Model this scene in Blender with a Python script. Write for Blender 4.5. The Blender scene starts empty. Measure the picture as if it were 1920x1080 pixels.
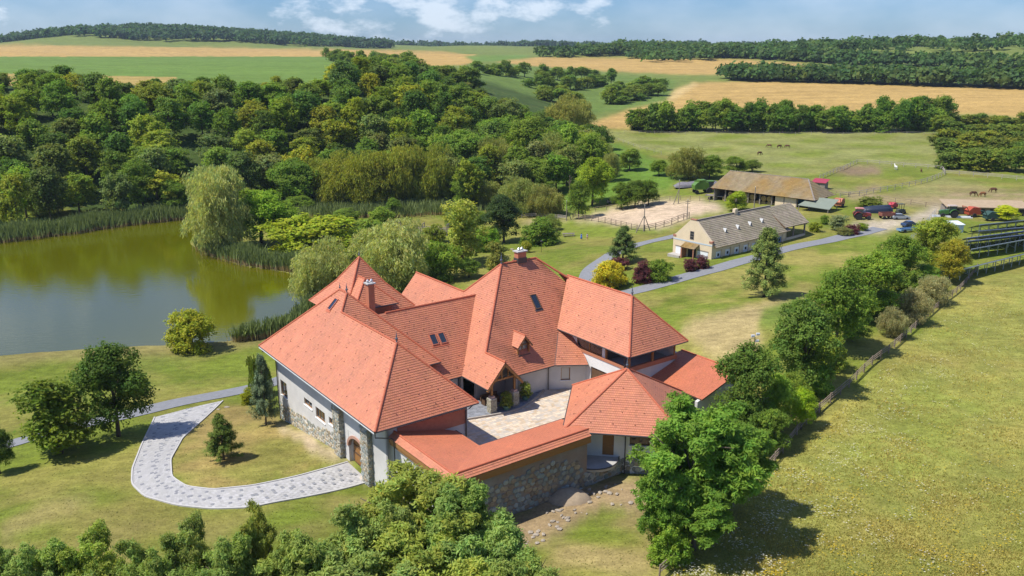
import bpy, bmesh, math, random
import numpy as np
from mathutils import Vector, Matrix
from mathutils.geometry import delaunay_2d_cdt
random.seed(7); RNG = np.random.default_rng(7)
scene = bpy.context.scene
COL = scene.collection
# ---------------------------------------------------------------- camera
FPX, HOR, CAMH = 1600.0, 90.0, 42.0            # focal length and horizon row in a 1920x1080 frame
PITCH = math.atan((540 - HOR) / FPX)
cd = bpy.data.cameras.new('camera'); cam = bpy.data.objects.new('camera', cd); COL.objects.link(cam)
cam.location = (0, 0, CAMH); cam.rotation_euler = (math.pi/2 - PITCH, 0, 0)
cd.sensor_width = 36; cd.lens = 36*FPX/1920; cd.clip_start = 0.5; cd.clip_end = 20000
scene.camera = cam
# ---------------------------------------------------------------- sky, sun, exposure
SUN_EL, SHADOW_AZ = math.radians(58), math.radians(14)
sx, sy = -math.cos(SHADOW_AZ), -math.sin(SHADOW_AZ)          # horizontal direction towards the sun
world = bpy.data.worlds.new('World'); scene.world = world; world.use_nodes = True
wn, wl = world.node_tree.nodes, world.node_tree.links
for n in list(wn): wn.remove(n)
wo = wn.new('ShaderNodeOutputWorld'); bg = wn.new('ShaderNodeBackground'); sky = wn.new('ShaderNodeTexSky')
sky.sky_type = 'NISHITA'; sky.sun_disc = False; sky.sun_elevation = SUN_EL
sky.sun_rotation = math.atan2(sx, sy) % (2*math.pi); sky.altitude = 200; sky.air_density = 1.25; sky.dust_density = 0.15; sky.ozone_density = 2.5
bg.inputs['Strength'].default_value = 0.105
tc = wn.new('ShaderNodeTexCoord'); sep = wn.new('ShaderNodeSeparateXYZ'); wl.new(tc.outputs['Generated'], sep.inputs[0])
def wmath(op, a, b=None, clamp=False):
    m = wn.new('ShaderNodeMath'); m.operation = op; m.use_clamp = clamp
    for i, v in enumerate((a, b)):
        if v is None: continue
        if isinstance(v, (int, float)): m.inputs[i].default_value = v
        else: wl.new(v, m.inputs[i])
    return m.outputs[0]
cmb = wn.new('ShaderNodeMapping'); cmb.inputs['Scale'].default_value = (1, 1, 2.1); wl.new(tc.outputs['Generated'], cmb.inputs[0])
def wnoise(scale, detail, rough, off):
    mp = wn.new('ShaderNodeMapping'); mp.inputs['Location'].default_value = off; wl.new(cmb.outputs[0], mp.inputs[0])
    n = wn.new('ShaderNodeTexNoise'); n.inputs['Scale'].default_value = scale; n.inputs['Detail'].default_value = detail
    n.inputs['Roughness'].default_value = rough; wl.new(mp.outputs[0], n.inputs['Vector']); return n.outputs['Fac']
big = wnoise(3.0, 2, 0.5, (0.62, 0.0, 0.0)); sml = wnoise(19.0, 7, 0.58, (0.3, 0.1, 0)); veil = wnoise(5.0, 4, 0.6, (1.0, 0.7, 0))
rawc = wmath('ADD', wmath('MULTIPLY', big, 0.9), wmath('MULTIPLY', sml, 0.75))
cl = wn.new('ShaderNodeMapRange'); cl.interpolation_type = 'SMOOTHSTEP'; wl.new(rawc, cl.inputs[0])
cl.inputs[1].default_value = 0.90; cl.inputs[2].default_value = 1.06; cl.inputs[4].default_value = 0.6
vl = wn.new('ShaderNodeMapRange'); vl.interpolation_type = 'SMOOTHSTEP'; wl.new(veil, vl.inputs[0])
vl.inputs[1].default_value = 0.35; vl.inputs[2].default_value = 0.75; vl.inputs[4].default_value = 0.30
cov = wmath('MAXIMUM', cl.outputs[0], vl.outputs[0])
tint = wn.new('ShaderNodeMix'); tint.data_type = 'RGBA'; tint.blend_type = 'MULTIPLY'; tint.inputs['Factor'].default_value = 1.0
wl.new(sky.outputs[0], tint.inputs[6]); tint.inputs[7].default_value = (0.30, 0.48, 0.87, 1)
mx = wn.new('ShaderNodeMix'); mx.data_type = 'RGBA'; wl.new(cov, mx.inputs['Factor']); wl.new(tint.outputs[2], mx.inputs[6])
mx.inputs[7].default_value = (7.0, 7.5, 8.2, 1)
wl.new(mx.outputs[2], bg.inputs['Color']); wl.new(bg.outputs[0], wo.inputs['Surface'])
sd = bpy.data.lights.new('sun', 'SUN'); sd.energy = 4.35; sd.angle = math.radians(0.53); sd.color = (1.0, 0.955, 0.88)
sun = bpy.data.objects.new('sun', sd); COL.objects.link(sun); sun.location = (-60, 0, 90)
sun.rotation_euler = Vector((-sx*math.cos(SUN_EL), -sy*math.cos(SUN_EL), -math.sin(SUN_EL))).to_track_quat('-Z', 'Y').to_euler()
vs = scene.view_settings; vs.view_transform = 'Standard'; vs.look = 'None'; vs.gamma = 1; vs.exposure = 0.50; vs.use_curve_mapping = False
scene.render.engine = 'CYCLES'
scene.cycles.max_bounces = 6; scene.cycles.diffuse_bounces = 4; scene.cycles.transparent_max_bounces = 6; scene.cycles.volume_bounces = 0
# ---------------------------------------------------------------- helpers
def tag(o, label=None, cat=None, group=None, kind=None):
    if label: o['label'] = label
    if cat: o['category'] = cat
    if group: o['group'] = group
    if kind: o['kind'] = kind
    return o
def empty(name, loc=(0, 0, 0), rz=0.0, label=None, cat=None, group=None):
    o = bpy.data.objects.new(name, None); COL.objects.link(o); o.location = loc; o.rotation_euler = (0, 0, rz)
    o.empty_display_size = 0.3
    return tag(o, label, cat, group)
def link(name, me, parent=None, mat=None):
    o = bpy.data.objects.new(name, me); COL.objects.link(o)
    if parent is not None: o.parent = parent
    if mat is not None and not me.materials: me.materials.append(mat)
    return o
class MB:
    """collects polygons for ONE mesh; optional colour per polygon"""
    def __init__(s): s.v = []; s.f = []; s.c = []
    def poly(s, pts, col=None):
        b = len(s.v); s.v.extend([tuple(p) for p in pts]); s.f.append(tuple(range(b, b+len(pts)))); s.c.append(col or (1, 1, 1))
    def mesh8(s, P, col=None):                  # 8 corners: bottom 0-3, top 4-7
        b = len(s.v); s.v.extend([tuple(p) for p in P])
        for f in ((3, 2, 1, 0), (4, 5, 6, 7), (0, 1, 5, 4), (1, 2, 6, 5), (2, 3, 7, 6), (3, 0, 4, 7)):
            s.f.append(tuple(b+i for i in f)); s.c.append(col or (1, 1, 1))
    def box(s, x0, x1, y0, y1, z0, z1, col=None):
        s.mesh8([(x0, y0, z0), (x1, y0, z0), (x1, y1, z0), (x0, y1, z0), (x0, y0, z1), (x1, y0, z1), (x1, y1, z1), (x0, y1, z1)], col)
    def bar(s, a, b, w, h=None, col=None):      # square bar between two points
        a, b = Vector(a), Vector(b); h = h or w; d = (b-a).normalized()
        up = Vector((0, 0, 1)) if abs(d.z) < 0.95 else Vector((0, 1, 0))
        sd_ = d.cross(up).normalized()*(w/2); u = sd_.cross(d).normalized()*(h/2)
        P = [a-sd_-u, a+sd_-u, b+sd_-u, b-sd_-u, a-sd_+u, a+sd_+u, b+sd_+u, b-sd_+u]
        s.mesh8(P, col)
    def tube(s, pts, rad, n=8, col=None, cap=True):
        pts = [Vector(p) for p in pts]; rad = rad if isinstance(rad, (list, tuple)) else [rad]*len(pts)
        rings = []; b0 = len(s.v)
        for i, p in enumerate(pts):
            d = (pts[min(i+1, len(pts)-1)]-pts[max(i-1, 0)]).normalized()
            up = Vector((0, 0, 1)) if abs(d.z) < 0.9 else Vector((1, 0, 0))
            x = d.cross(up).normalized(); y = x.cross(d).normalized(); b = len(s.v)
            for k in range(n):
                a = 2*math.pi*k/n; s.v.append(tuple(p + (x*math.cos(a)+y*math.sin(a))*rad[i]))
            rings.append(b)
        for r0, r1 in zip(rings, rings[1:]):
            for k in range(n):
                s.f.append((r0+k, r0+(k+1) % n, r1+(k+1) % n, r1+k)); s.c.append(col or (1, 1, 1))
        if cap:
            s.f.append(tuple(rings[0]+k for k in range(n))); s.c.append(col or (1, 1, 1))
            s.f.append(tuple(rings[-1]+k for k in reversed(range(n)))); s.c.append(col or (1, 1, 1))
    def lathe(s, prof, n=12, o=(0, 0, 0), axis='z', col=None):
        rings = []
        for r, h in prof:
            b = len(s.v)
            for k in range(n):
                a = 2*math.pi*k/n; c_, s_ = r*math.cos(a), r*math.sin(a)
                P = (c_, s_, h) if axis == 'z' else ((h, c_, s_) if axis == 'x' else (c_, h, s_))
                s.v.append((P[0]+o[0], P[1]+o[1], P[2]+o[2]))
            rings.append(b)
        for r0, r1 in zip(rings, rings[1:]):
            for k in range(n):
                s.f.append((r0+k, r0+(k+1) % n, r1+(k+1) % n, r1+k)); s.c.append(col or (1, 1, 1))
        for r in (rings[0], rings[-1]):
            s.f.append(tuple(r+k for k in range(n))); s.c.append(col or (1, 1, 1))
    def prism(s, outline, a, b, col=None, axis='y'):   # outline in (x,z) extruded along y from a to b
        f = (lambda x, z, t: (x, t, z)) if axis == 'y' else ((lambda x, z, t: (t, x, z)) if axis == 'x' else (lambda x, z, t: (x, z, t)))
        n = len(outline); b0 = len(s.v)
        s.v.extend([f(x, z, a) for x, z in outline]); s.v.extend([f(x, z, b) for x, z in outline])
        s.f.append(tuple(range(b0, b0+n))); s.f.append(tuple(range(b0+2*n-1, b0+n-1, -1))); s.c += [col or (1, 1, 1)]*2
        for i in range(n):
            j = (i+1) % n; s.f.append((b0+i, b0+j, b0+n+j, b0+n+i)); s.c.append(col or (1, 1, 1))
    def data(s, name, mat=None, smooth=False):
        me = bpy.data.meshes.new(name); me.from_pydata(s.v, [], s.f)
        bm = bmesh.new(); bm.from_mesh(me)
        lay = bm.loops.layers.float_color.new('col'); bm.faces.ensure_lookup_table()
        for f, c in zip(bm.faces, s.c):
            for lp in f.loops: lp[lay] = (c[0], c[1], c[2], 1)
        bmesh.ops.recalc_face_normals(bm, faces=bm.faces[:]); bm.to_mesh(me); bm.free()
        if smooth: me.polygons.foreach_set('use_smooth', [True]*len(me.polygons))
        if mat: me.materials.append(mat)
        me.update(); return me
    def build(s, name, mat, parent=None, smooth=False): return link(name, s.data(name, mat, smooth), parent)
def quads_mesh(name, V, cols, mat, nv=4):
    """V: (N*nv,3) array of N separate polygons, cols: (N,3)"""
    N = len(V)//nv; me = bpy.data.meshes.new(name)
    me.vertices.add(len(V)); me.vertices.foreach_set('co', np.ascontiguousarray(V, dtype=np.float32).ravel())
    me.loops.add(len(V)); me.loops.foreach_set('vertex_index', np.arange(len(V), dtype=np.int32))
    me.polygons.add(N); me.polygons.foreach_set('loop_start', np.arange(0, len(V), nv, dtype=np.int32))
    at = me.attributes.new('col', 'FLOAT_COLOR', 'POINT')
    c4 = np.ones((len(V), 4), np.float32); c4[:, :3] = np.repeat(cols, nv, axis=0) if len(cols) == N else cols
    at.data.foreach_set('color', c4.ravel()); me.materials.append(mat); me.update(calc_edges=True); return me
# ---------------------------------------------------------------- materials
MATS = {}
def mat(name, base=(0.5, 0.5, 0.5), rough=0.8, var=0.15, scale=3.0, bump=0.0, bscale=None, attr=False, metal=0.0, objcol=False, coat=0.0, spec=0.4, stretch=(1, 1, 1), tint2=None, detail=5, emit=None):
    if name in MATS: return MATS[name]
    m = bpy.data.materials.new(name); m.use_nodes = True; nt = m.node_tree; n, l = nt.nodes, nt.links
    b = n['Principled BSDF']; b.inputs['Roughness'].default_value = rough; b.inputs['Metallic'].default_value = metal
    b.inputs['Specular IOR Level'].default_value = spec; b.inputs['Coat Weight'].default_value = coat
    t = n.new('ShaderNodeTexCoord'); mp = n.new('ShaderNodeMapping'); mp.inputs['Scale'].default_value = stretch
    l.new(t.outputs['Object'], mp.inputs[0])
    nz = n.new('ShaderNodeTexNoise'); nz.inputs['Scale'].default_value = scale; nz.inputs['Detail'].default_value = detail; nz.inputs['Roughness'].default_value = 0.6
    l.new(mp.outputs[0], nz.inputs['Vector'])
    mr = n.new('ShaderNodeMapRange'); mr.inputs[1].default_value = 0.25; mr.inputs[2].default_value = 0.75
    mr.inputs[3].default_value = 1-var; mr.inputs[4].default_value = 1+var; l.new(nz.outputs['Fac'], mr.inputs[0])
    mul = n.new('ShaderNodeMix'); mul.data_type = 'RGBA'; mul.blend_type = 'MULTIPLY'; mul.inputs['Factor'].default_value = 1
    mul.inputs[6].default_value = (*base, 1); l.new(mr.outputs[0], mul.inputs[7]); out = mul.outputs[2]
    if tint2:
        n2 = n.new('ShaderNodeTexNoise'); n2.inputs['Scale'].default_value = scale*0.31; n2.inputs['Detail'].default_value = 3; l.new(mp.outputs[0], n2.inputs['Vector'])
        r2 = n.new('ShaderNodeMapRange'); r2.inputs[1].default_value = 0.42; r2.inputs[2].default_value = 0.68; l.new(n2.outputs['Fac'], r2.inputs[0])
        m2 = n.new('ShaderNodeMix'); m2.data_type = 'RGBA'; l.new(r2.outputs[0], m2.inputs['Factor']); l.new(out, m2.inputs[6]); m2.inputs[7].default_value = (*tint2, 1); out = m2.outputs[2]
    if attr:
        a = n.new('ShaderNodeAttribute'); a.attribute_name = 'col'
        m3 = n.new('ShaderNodeMix'); m3.data_type = 'RGBA'; m3.blend_type = 'MULTIPLY'; m3.inputs['Factor'].default_value = 1
        l.new(out, m3.inputs[6]); l.new(a.outputs['Color'], m3.inputs[7]); out = m3.outputs[2]
    if objcol:
        oi = n.new('ShaderNodeObjectInfo')
        m4 = n.new('ShaderNodeMix'); m4.data_type = 'RGBA'; m4.blend_type = 'MULTIPLY'; m4.inputs['Factor'].default_value = 1
        l.new(out, m4.inputs[6]); l.new(oi.outputs['Color'], m4.inputs[7]); out = m4.outputs[2]
    l.new(out, b.inputs['Base Color'])
    if bump:
        bn = n.new('ShaderNodeTexNoise'); bn.inputs['Scale'].default_value = bscale or scale*4; bn.inputs['Detail'].default_value = 4; l.new(mp.outputs[0], bn.inputs['Vector'])
        bp = n.new('ShaderNodeBump'); bp.inputs['Strength'].default_value = bump; bp.inputs['Distance'].default_value = 0.05
        l.new(bn.outputs['Fac'], bp.inputs['Height']); l.new(bp.outputs[0], b.inputs['Normal'])
    MATS[name] = m; return m
def leafmat(name, trans=0.35):
    if name in MATS: return MATS[name]
    m = bpy.data.materials.new(name); m.use_nodes = True; nt = m.node_tree; n, l = nt.nodes, nt.links
    b = n['Principled BSDF']; b.inputs['Roughness'].default_value = 0.6; b.inputs['Specular IOR Level'].default_value = 0.12
    a = n.new('ShaderNodeAttribute'); a.attribute_name = 'col'; oi = n.new('ShaderNodeObjectInfo')
    mu = n.new('ShaderNodeMix'); mu.data_type = 'RGBA'; mu.blend_type = 'MULTIPLY'; mu.inputs['Factor'].default_value = 1
    l.new(a.outputs['Color'], mu.inputs[6]); l.new(oi.outputs['Color'], mu.inputs[7])
    l.new(mu.outputs[2], b.inputs['Base Color'])
    tr = n.new('ShaderNodeBsdfTranslucent'); ms = n.new('ShaderNodeMixShader'); ms.inputs[0].default_value = trans
    br = n.new('ShaderNodeMix'); br.data_type = 'RGBA'; br.blend_type = 'MULTIPLY'; br.inputs['Factor'].default_value = 1
    l.new(mu.outputs[2], br.inputs[6]); br.inputs[7].default_value = (1.25, 1.3, 0.7, 1); l.new(br.outputs[2], tr.inputs['Color'])
    l.new(b.outputs[0], ms.inputs[1]); l.new(tr.outputs[0], ms.inputs[2]); l.new(ms.outputs[0], n['Material Output'].inputs['Surface'])
    MATS[name] = m; return m
def glassmat(name, col=(0.03, 0.04, 0.05), rough=0.04):
    if name in MATS: return MATS[name]
    m = bpy.data.materials.new(name); m.use_nodes = True; b = m.node_tree.nodes['Principled BSDF']
    b.inputs['Base Color'].default_value = (*col, 1); b.inputs['Roughness'].default_value = rough; b.inputs['Specular IOR Level'].default_value = 0.9
    MATS[name] = m; return m
# ---------------------------------------------------------------- pixels of the photograph <-> places
CP, SP = math.cos(PITCH), math.sin(PITCH)
def ray(u, v):
    x, y = (u-960)/FPX, -(v-540)/FPX
    return np.array([x, CP+y*SP, -SP+y*CP])
def at(u, v, z):
    r = ray(u, v); t = (z-CAMH)/r[2]; return np.array([0, 0, CAMH])+r*t
def proj(X, Y, Z):
    dz = Z-CAMH; dep = Y*CP-dz*SP; up = Y*SP+dz*CP; dep = np.where(dep > 1, dep, 1.0)
    return 960+FPX*X/dep, 540-FPX*up/dep
# house frame: p runs along the gate wing's front eave, q along its long side
OX, OY = -13.478, 76.929; TH = math.radians(36.3)
PX, PY, QX, QY = math.cos(TH), math.sin(TH), -math.sin(TH), math.cos(TH)
def HW(p, q): return OX+p*PX+q*QX, OY+p*PY+q*QY
def HL(X, Y): return (X-OX)*PX+(Y-OY)*PY, (X-OX)*QX+(Y-OY)*QY
# ---------------------------------------------------------------- terrain
WATER = -8.0
pond_px = [(-420, 800), (-80, 695), (0, 672), (130, 662), (250, 655), (330, 652), (430, 645), (500, 634), (560, 608), (600, 570), (640, 530), (545, 508), (470, 497), (400, 477), (368, 455), (392, 404), (300, 413), (200, 425), (100, 440), (0, 450), (-80, 460), (-420, 520)]
POND = np.array([at(u, v, WATER)[:2] for u, v in pond_px])
marsh_px = [(640, 520), (740, 445), (880, 440), (930, 412), (820, 392), (560, 385), (420, 400), (400, 477), (470, 497)]
MARSH = np.array([at(u, v, -7.0)[:2] for u, v in marsh_px])
PLAT = np.array([(-900, 300), (-420, 330), (-219, 360), (-120, 378), (-78, 400), (-66, 520), (-60, 700), (-50, 1000), (-40, 1500), (-1500, 1500)], float)
def inpoly(X, Y, P):
    r = np.zeros(X.shape, bool); n = len(P)
    for i in range(n):
        x0, y0 = P[i]; x1, y1 = P[(i+1) % n]
        if y0 == y1: continue
        c_ = ((y0 > Y) != (y1 > Y)) & (X < (x1-x0)*(Y-y0)/(y1-y0)+x0); r ^= c_
    return r
def dpoly(X, Y, P, signed=False):
    d = np.full(X.shape, 1e18); n = len(P)
    for i in range(n):
        x0, y0 = P[i]; x1, y1 = P[(i+1) % n]; dx, dy = x1-x0, y1-y0
        t = np.clip(((X-x0)*dx+(Y-y0)*dy)/(dx*dx+dy*dy), 0, 1)
        d = np.minimum(d, (X-x0-t*dx)**2+(Y-y0-t*dy)**2)
    d = np.sqrt(d); ins = inpoly(X, Y, P)
    return np.where(ins, -d if signed else 0.0, d)
def ss(a, b, x):
    t = np.clip((x-a)/(b-a), 0, 1); return t*t*(3-2*t)
def wob(X, Y, L, seed=0.0):
    k = 2*math.pi/L
    return (np.sin(k*(X*0.9+Y*0.35)+seed*1.7+1.3*np.sin(k*0.6*Y+seed))+np.sin(k*(Y*1.1-X*0.5)+seed*2.9+1.1*np.sin(k*0.7*X+seed*0.6)))*0.5
BX = [0, 330, 440, 560, 720, 830, 1200, 1500, 2500, 4000, 9000]; BZ = [0, 0, 3, 6.5, 15, 19, 30, 35, 40, 42, 38]
def terrain(X, Y):
    X = np.asarray(X, float); Y = np.asarray(Y, float)
    D = np.hypot(X, Y)
    base = np.interp(D, BX, BZ)
    dp = dpoly(X, Y, POND, True); dm = dpoly(X, Y, MARSH)
    dl = np.minimum(np.maximum(dp, 0), dm+6)
    low = -7.9*(1-ss(4, 92, dl))
    dpl = dpoly(X, Y, PLAT)
    k = 1-ss(0, 125, dpl)
    z = base+low*(1-k)
    plat = 27+4*ss(380, 1200, D)+6*ss(1200, 2500, D)
    z = z*(1-k)+plat*k
    # house mound and its front
    p, q = HL(X, Y)
    inside = (1-ss(0, 14, np.maximum(np.maximum(1.5-p, p-42), np.maximum(-12-q, q-32))))
    z = z-1.5*inside*ss(-9, 0, 4-q+0*p)*ss(-4.5, -1.5, z)
    # right meadow rises gently away from the fence, knoll behind the right wing
    z = z+2.0*ss(25, 80, X-(Y-62)*0.72)*(1-ss(250, 420, D))
    z = z+1.6*np.exp(-((X-38)**2+(Y-122)**2)/(2*13**2))
    # far hills
    z = z+42*np.exp(-(((X+880)/340)**2+((Y-2250)/420)**2))+5*np.exp(-(((X+300)/500)**2+((Y-2400)/400)**2))
    z = z+5*wob(X, Y, 420, 2.2)*ss(900, 1300, D)+13*np.exp(-(((X-640)/300)**2+((Y-1150)/260)**2))+2*np.exp(-(((X-330)/260)**2+((Y-1250)/240)**2))
    z = z+(0.10*wob(X, Y, 17, 1)+0.22*wob(X, Y, 47, 2))*ss(6, 30, dl)*(1-inside)+0.8*wob(X, Y, 260, 3)*ss(350, 700, D)
    z = np.where(dp < 0, WATER+0.2-1.6*ss(0, 8, -dp), np.maximum(z, WATER+0.22))
    return z
def tz(x, y): return float(terrain(np.array([x]), np.array([y]))[0])
def gp(u, v, dz=0.0):
    """where the ray through a pixel meets the ground"""
    r = ray(u, v); t0, t1 = 30.0, 6000.0
    ts = np.geomspace(t0, t1, 1500); X, Y, Z = r[0]*ts, r[1]*ts, CAMH+r[2]*ts
    below = Z < terrain(X, Y)+dz
    i = int(np.argmax(below)) if below.any() else len(ts)-1
    a, b = ts[max(i-1, 0)], ts[i]
    for _ in range(24):
        m = (a+b)/2; z = tz(r[0]*m, r[1]*m)+dz
        if CAMH+r[2]*m < z: b = m
        else: a = m
    return np.array([r[0]*b, r[1]*b, tz(r[0]*b, r[1]*b)])
def hgt(u, v_top, g):
    """height above ground point g whose top shows at row v_top"""
    d = math.hypot(g[0], g[1]); lo, hi = 0.0, 60.0
    for _ in range(40):
        m = (lo+hi)/2; vv = proj(np.array([g[0]]), np.array([g[1]]), np.array([g[2]+m]))[1][0]
        if vv > v_top: lo = m
        else: hi = m
    return (lo+hi)/2
def ppm(g):                                     # photo pixels per metre at a place
    return FPX/(g[1]*CP-(g[2]-CAMH)*SP)
# polar sheet, fine inside the view
ang = np.concatenate([np.linspace(-75, -36, 40, endpoint=False), np.linspace(-36, 36, 580), np.linspace(36, 75, 41)[1:]])*math.pi/180
rad = np.concatenate([np.geomspace(14, 7000, 410)])
A_, R_ = np.meshgrid(ang, rad); GX, GY = R_*np.sin(A_), R_*np.cos(A_); GZ = terrain(GX.ravel(), GY.ravel()).reshape(GX.shape)
GU, GV = proj(GX, GY, GZ)
kp_ = np.minimum(1.0, FPX/np.maximum(R_, 20)/14)      # ragged edges, in metres on the ground
WU = kp_*(7*wob(GX, GY, 5.3, 9)+9*wob(GX, GY, 13, 8)+3*RNG.normal(size=GX.shape)); WV = kp_*(3*wob(GX, GY, 4.1, 7)+3*wob(GX, GY, 11, 6)+1.5*RNG.normal(size=GX.shape))
def pxmask(P, blur=0):
    m = inpoly(GU+WU, GV+WV, np.array(P, float)).astype(float)
    for _ in range(2):
        m[1:-1] = 0.25*m[:-2]+0.5*m[1:-1]+0.25*m[2:]; m[:, 1:-1] = 0.25*m[:, :-2]+0.5*m[:, 1:-1]+0.25*m[:, 2:]
    return m
C_ = np.zeros(GX.shape+(3,)); n1, n2, n3 = wob(GX, GY, 9, 4), wob(GX, GY, 31, 5), wob(GX, GY, 80, 6)
def setc(mask, col):
    mask = np.clip(mask, 0, 1)[..., None]; C_[:] = C_*(1-mask)+np.array(col)*mask
GREEN, DRY, STRAW, SOIL, STUB = (0.135, 0.170, 0.022), (0.225, 0.195, 0.052), (0.33, 0.26, 0.115), (0.26, 0.185, 0.105), (0.385, 0.255, 0.085)
setc(np.ones(GX.shape), GREEN); setc(0.75*ss(-0.6, 0.8, n2+0.5*n1+0.4*n3), DRY)
DD = np.hypot(GX, GY); dpl_ = dpoly(GX.ravel(), GY.ravel(), PLAT).reshape(GX.shape); dpo_ = dpoly(GX.ravel(), GY.ravel(), POND).reshape(GX.shape)
far = ss(430, 480, DD)
setc(far, (0.14, 0.175, 0.04))
# far fields
setc(pxmask([(-200, 90), (-200, 109), (150, 107), (420, 113), (600, 119), (640, 128), (600, 100), (760, 98), (900, 108), (830, 96), (560, 92), (300, 88), (0, 84)]), STUB)
setc((dpl_ < 1)*ss(5, 0, np.abs(0*DD))*(GV > 106)*(GU < 680), (0.115, 0.185, 0.035))
setc((GV > 138+0.02*GU)*(GV < 175)*(dpl_ < 40)*(GU < 330)*(DD > 330)*0.8, STUB)
setc((dpl_ < 1)*(GV <= 106)*(GV > 84), STUB)
setc(pxmask([(600, 92), (760, 97), (930, 107), (870, 122), (800, 124), (700, 110)]), STUB)
setc(pxmask([(870, 104), (990, 103), (985, 112), (890, 116)]), (0.12, 0.19, 0.04))
setc(pxmask([(930, 116), (1010, 107), (1200, 108), (1400, 112), (1510, 120), (1500, 138), (1280, 140), (1150, 134), (1000, 124)]), STUB)
setc(pxmask([(1090, 238), (1180, 205), (1225, 193), (1262, 172), (1300, 155), (1420, 152), (1600, 156), (1920, 163), (2300, 168), (2300, 240), (1920, 222), (1840, 214), (1500, 214), (1300, 225), (1180, 241), (1100, 243)]), STUB)
setc(pxmask([(1225, 193), (1262, 172), (1300, 155), (1310, 158), (1280, 176), (1240, 200)])*0.6, (0.55, 0.42, 0.2))
setc(pxmask([(1560, 130), (1720, 128), (1720, 137), (1560, 138)]), STUB)
setc(pxmask([(1120, 92), (1180, 87), (1280, 88), (1240, 96)]), (0.36, 0.33, 0.09))
# pasture, paddocks
setc(pxmask([(1120, 245), (1700, 245), (1760, 260), (1770, 320), (1560, 312), (1530, 340), (1300, 300), (1200, 280)])*ss(-1.2, 0.6, n2), (0.205, 0.215, 0.065))
setc(pxmask([(1560, 322), (1590, 310), (1640, 312), (1655, 325), (1600, 330)]), (0.2, 0.145, 0.085))
setc(pxmask([(1600, 350), (1650, 348), (1660, 356), (1605, 360)]), SOIL)
setc(pxmask([(1540, 348), (1600, 372), (1700, 385), (1780, 400), (1920, 395), (1920, 378), (1800, 370), (1700, 372), (1620, 362)])*0.75, (0.29, 0.215, 0.13))
setc(pxmask([(1740, 370), (1800, 356), (1920, 360), (1920, 384), (1800, 382)])*ss(-0.5, 0.5, n1), SOIL)
setc(pxmask([(1900, 360), (1770, 330), (1700, 352), (1640, 372), (1780, 378), (2000, 380), (2000, 340)])*0.45, (0.27, 0.22, 0.11))
# riding arena
setc(pxmask([(1095, 410), (1130, 396), (1210, 378), (1285, 375), (1345, 382), (1360, 395), (1300, 408), (1240, 428), (1195, 426), (1110, 415)]), (0.47, 0.36, 0.245))
setc(pxmask([(975, 415), (1040, 404), (1095, 407), (1110, 417), (1050, 412), (985, 422)])*0.7, (0.42, 0.32, 0.2))
# farmyard gravel and track
setc(pxmask([(1600, 420), (1640, 412), (1700, 408), (1730, 400), (1755, 385), (1768, 392), (1745, 408), (1715, 417), (1690, 425), (1645, 436), (1600, 432)]), (0.40, 0.34, 0.25))
# dry slope right of the house, mown streaks
slope = pxmask([(1180, 575), (1300, 520), (1500, 470), (1690, 440), (1690, 480), (1500, 545), (1430, 620), (1400, 700), (1300, 690), (1290, 620)])
setc(slope*0.75*ss(-0.9, 0.7, n1+n2), (0.25, 0.22, 0.06)); setc(pxmask([(1270, 612), (1330, 592), (1410, 570), (1510, 548), (1525, 552), (1440, 580), (1420, 610), (1430, 640), (1400, 690), (1330, 670), (1300, 640)]), STRAW)
setc(pxmask([(1425, 585), (1470, 562), (1520, 556), (1500, 590), (1450, 620), (1425, 610)]), (0.13, 0.18, 0.03))
# lawn round the drive
isl = pxmask([(418, 752), (375, 790), (340, 820), (320, 862), (322, 895), (350, 915), (470, 912), (650, 868), (640, 850), (520, 800), (500, 760)])
setc(isl*(0.45+0.5*ss(-0.6, 0.7, n1+0.6*n2)), (0.275, 0.205, 0.07))
setc(pxmask([(520, 795), (545, 800), (650, 852), (690, 905), (655, 866), (600, 852), (540, 815)]), (0.42, 0.33, 0.21))
setc(pxmask([(0, 985), (120, 940), (180, 930), (180, 940), (110, 955), (0, 1005)])*0.7, STRAW)
setc(pxmask([(0, 925), (120, 925), (240, 965), (420, 985), (690, 915), (700, 960), (400, 1060), (0, 1080)])*0.6*ss(-0.6, 0.6, n1), (0.22, 0.19, 0.06))
setc(pxmask([(0, 680), (480, 655), (490, 700), (0, 760)])*0.55*ss(-0.4, 0.8, n2), (0.10, 0.17, 0.02))
setc(ss(7, 1, dpo_)*0.7*(DD < 160), (0.24, 0.2, 0.075))
# soil and rubble below the stone wall
rub = pxmask([(890, 1000), (960, 970), (1020, 930), (1060, 900), (1180, 895), (1230, 920), (1220, 960), (1120, 950), (1060, 1000), (1000, 1030), (930, 1030)])
setc(rub*0.9, (0.30, 0.21, 0.12)); setc(pxmask([(1000, 1030), (1220, 950), (1260, 1080), (1000, 1080)])*ss(-0.7, 0.6, n1)*0.8, (0.28, 0.215, 0.09))
# flower meadow right of the fence
MEAD = [(1250, 1090), (1440, 900), (1600, 740), (1700, 650), (1810, 545), (1850, 515), (2600, 500), (3000, 1090)]
mead = pxmask(MEAD); setc(mead, (0.225, 0.225, 0.052)); setc(mead*0.7*ss(0.0, 1.0, n2+0.6*n1), (0.28, 0.24, 0.062)); setc(mead*0.45*ss(0.2, 0.8, wob(GX*0.82+GY*0.57, (GY*0.82-GX*0.57)*0.25, 6, 3)), (0.17, 0.19, 0.04)); setc(mead*0.5*ss(0.1, 1.0, -n2+0.6*n1), (0.18, 0.215, 0.035))
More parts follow.
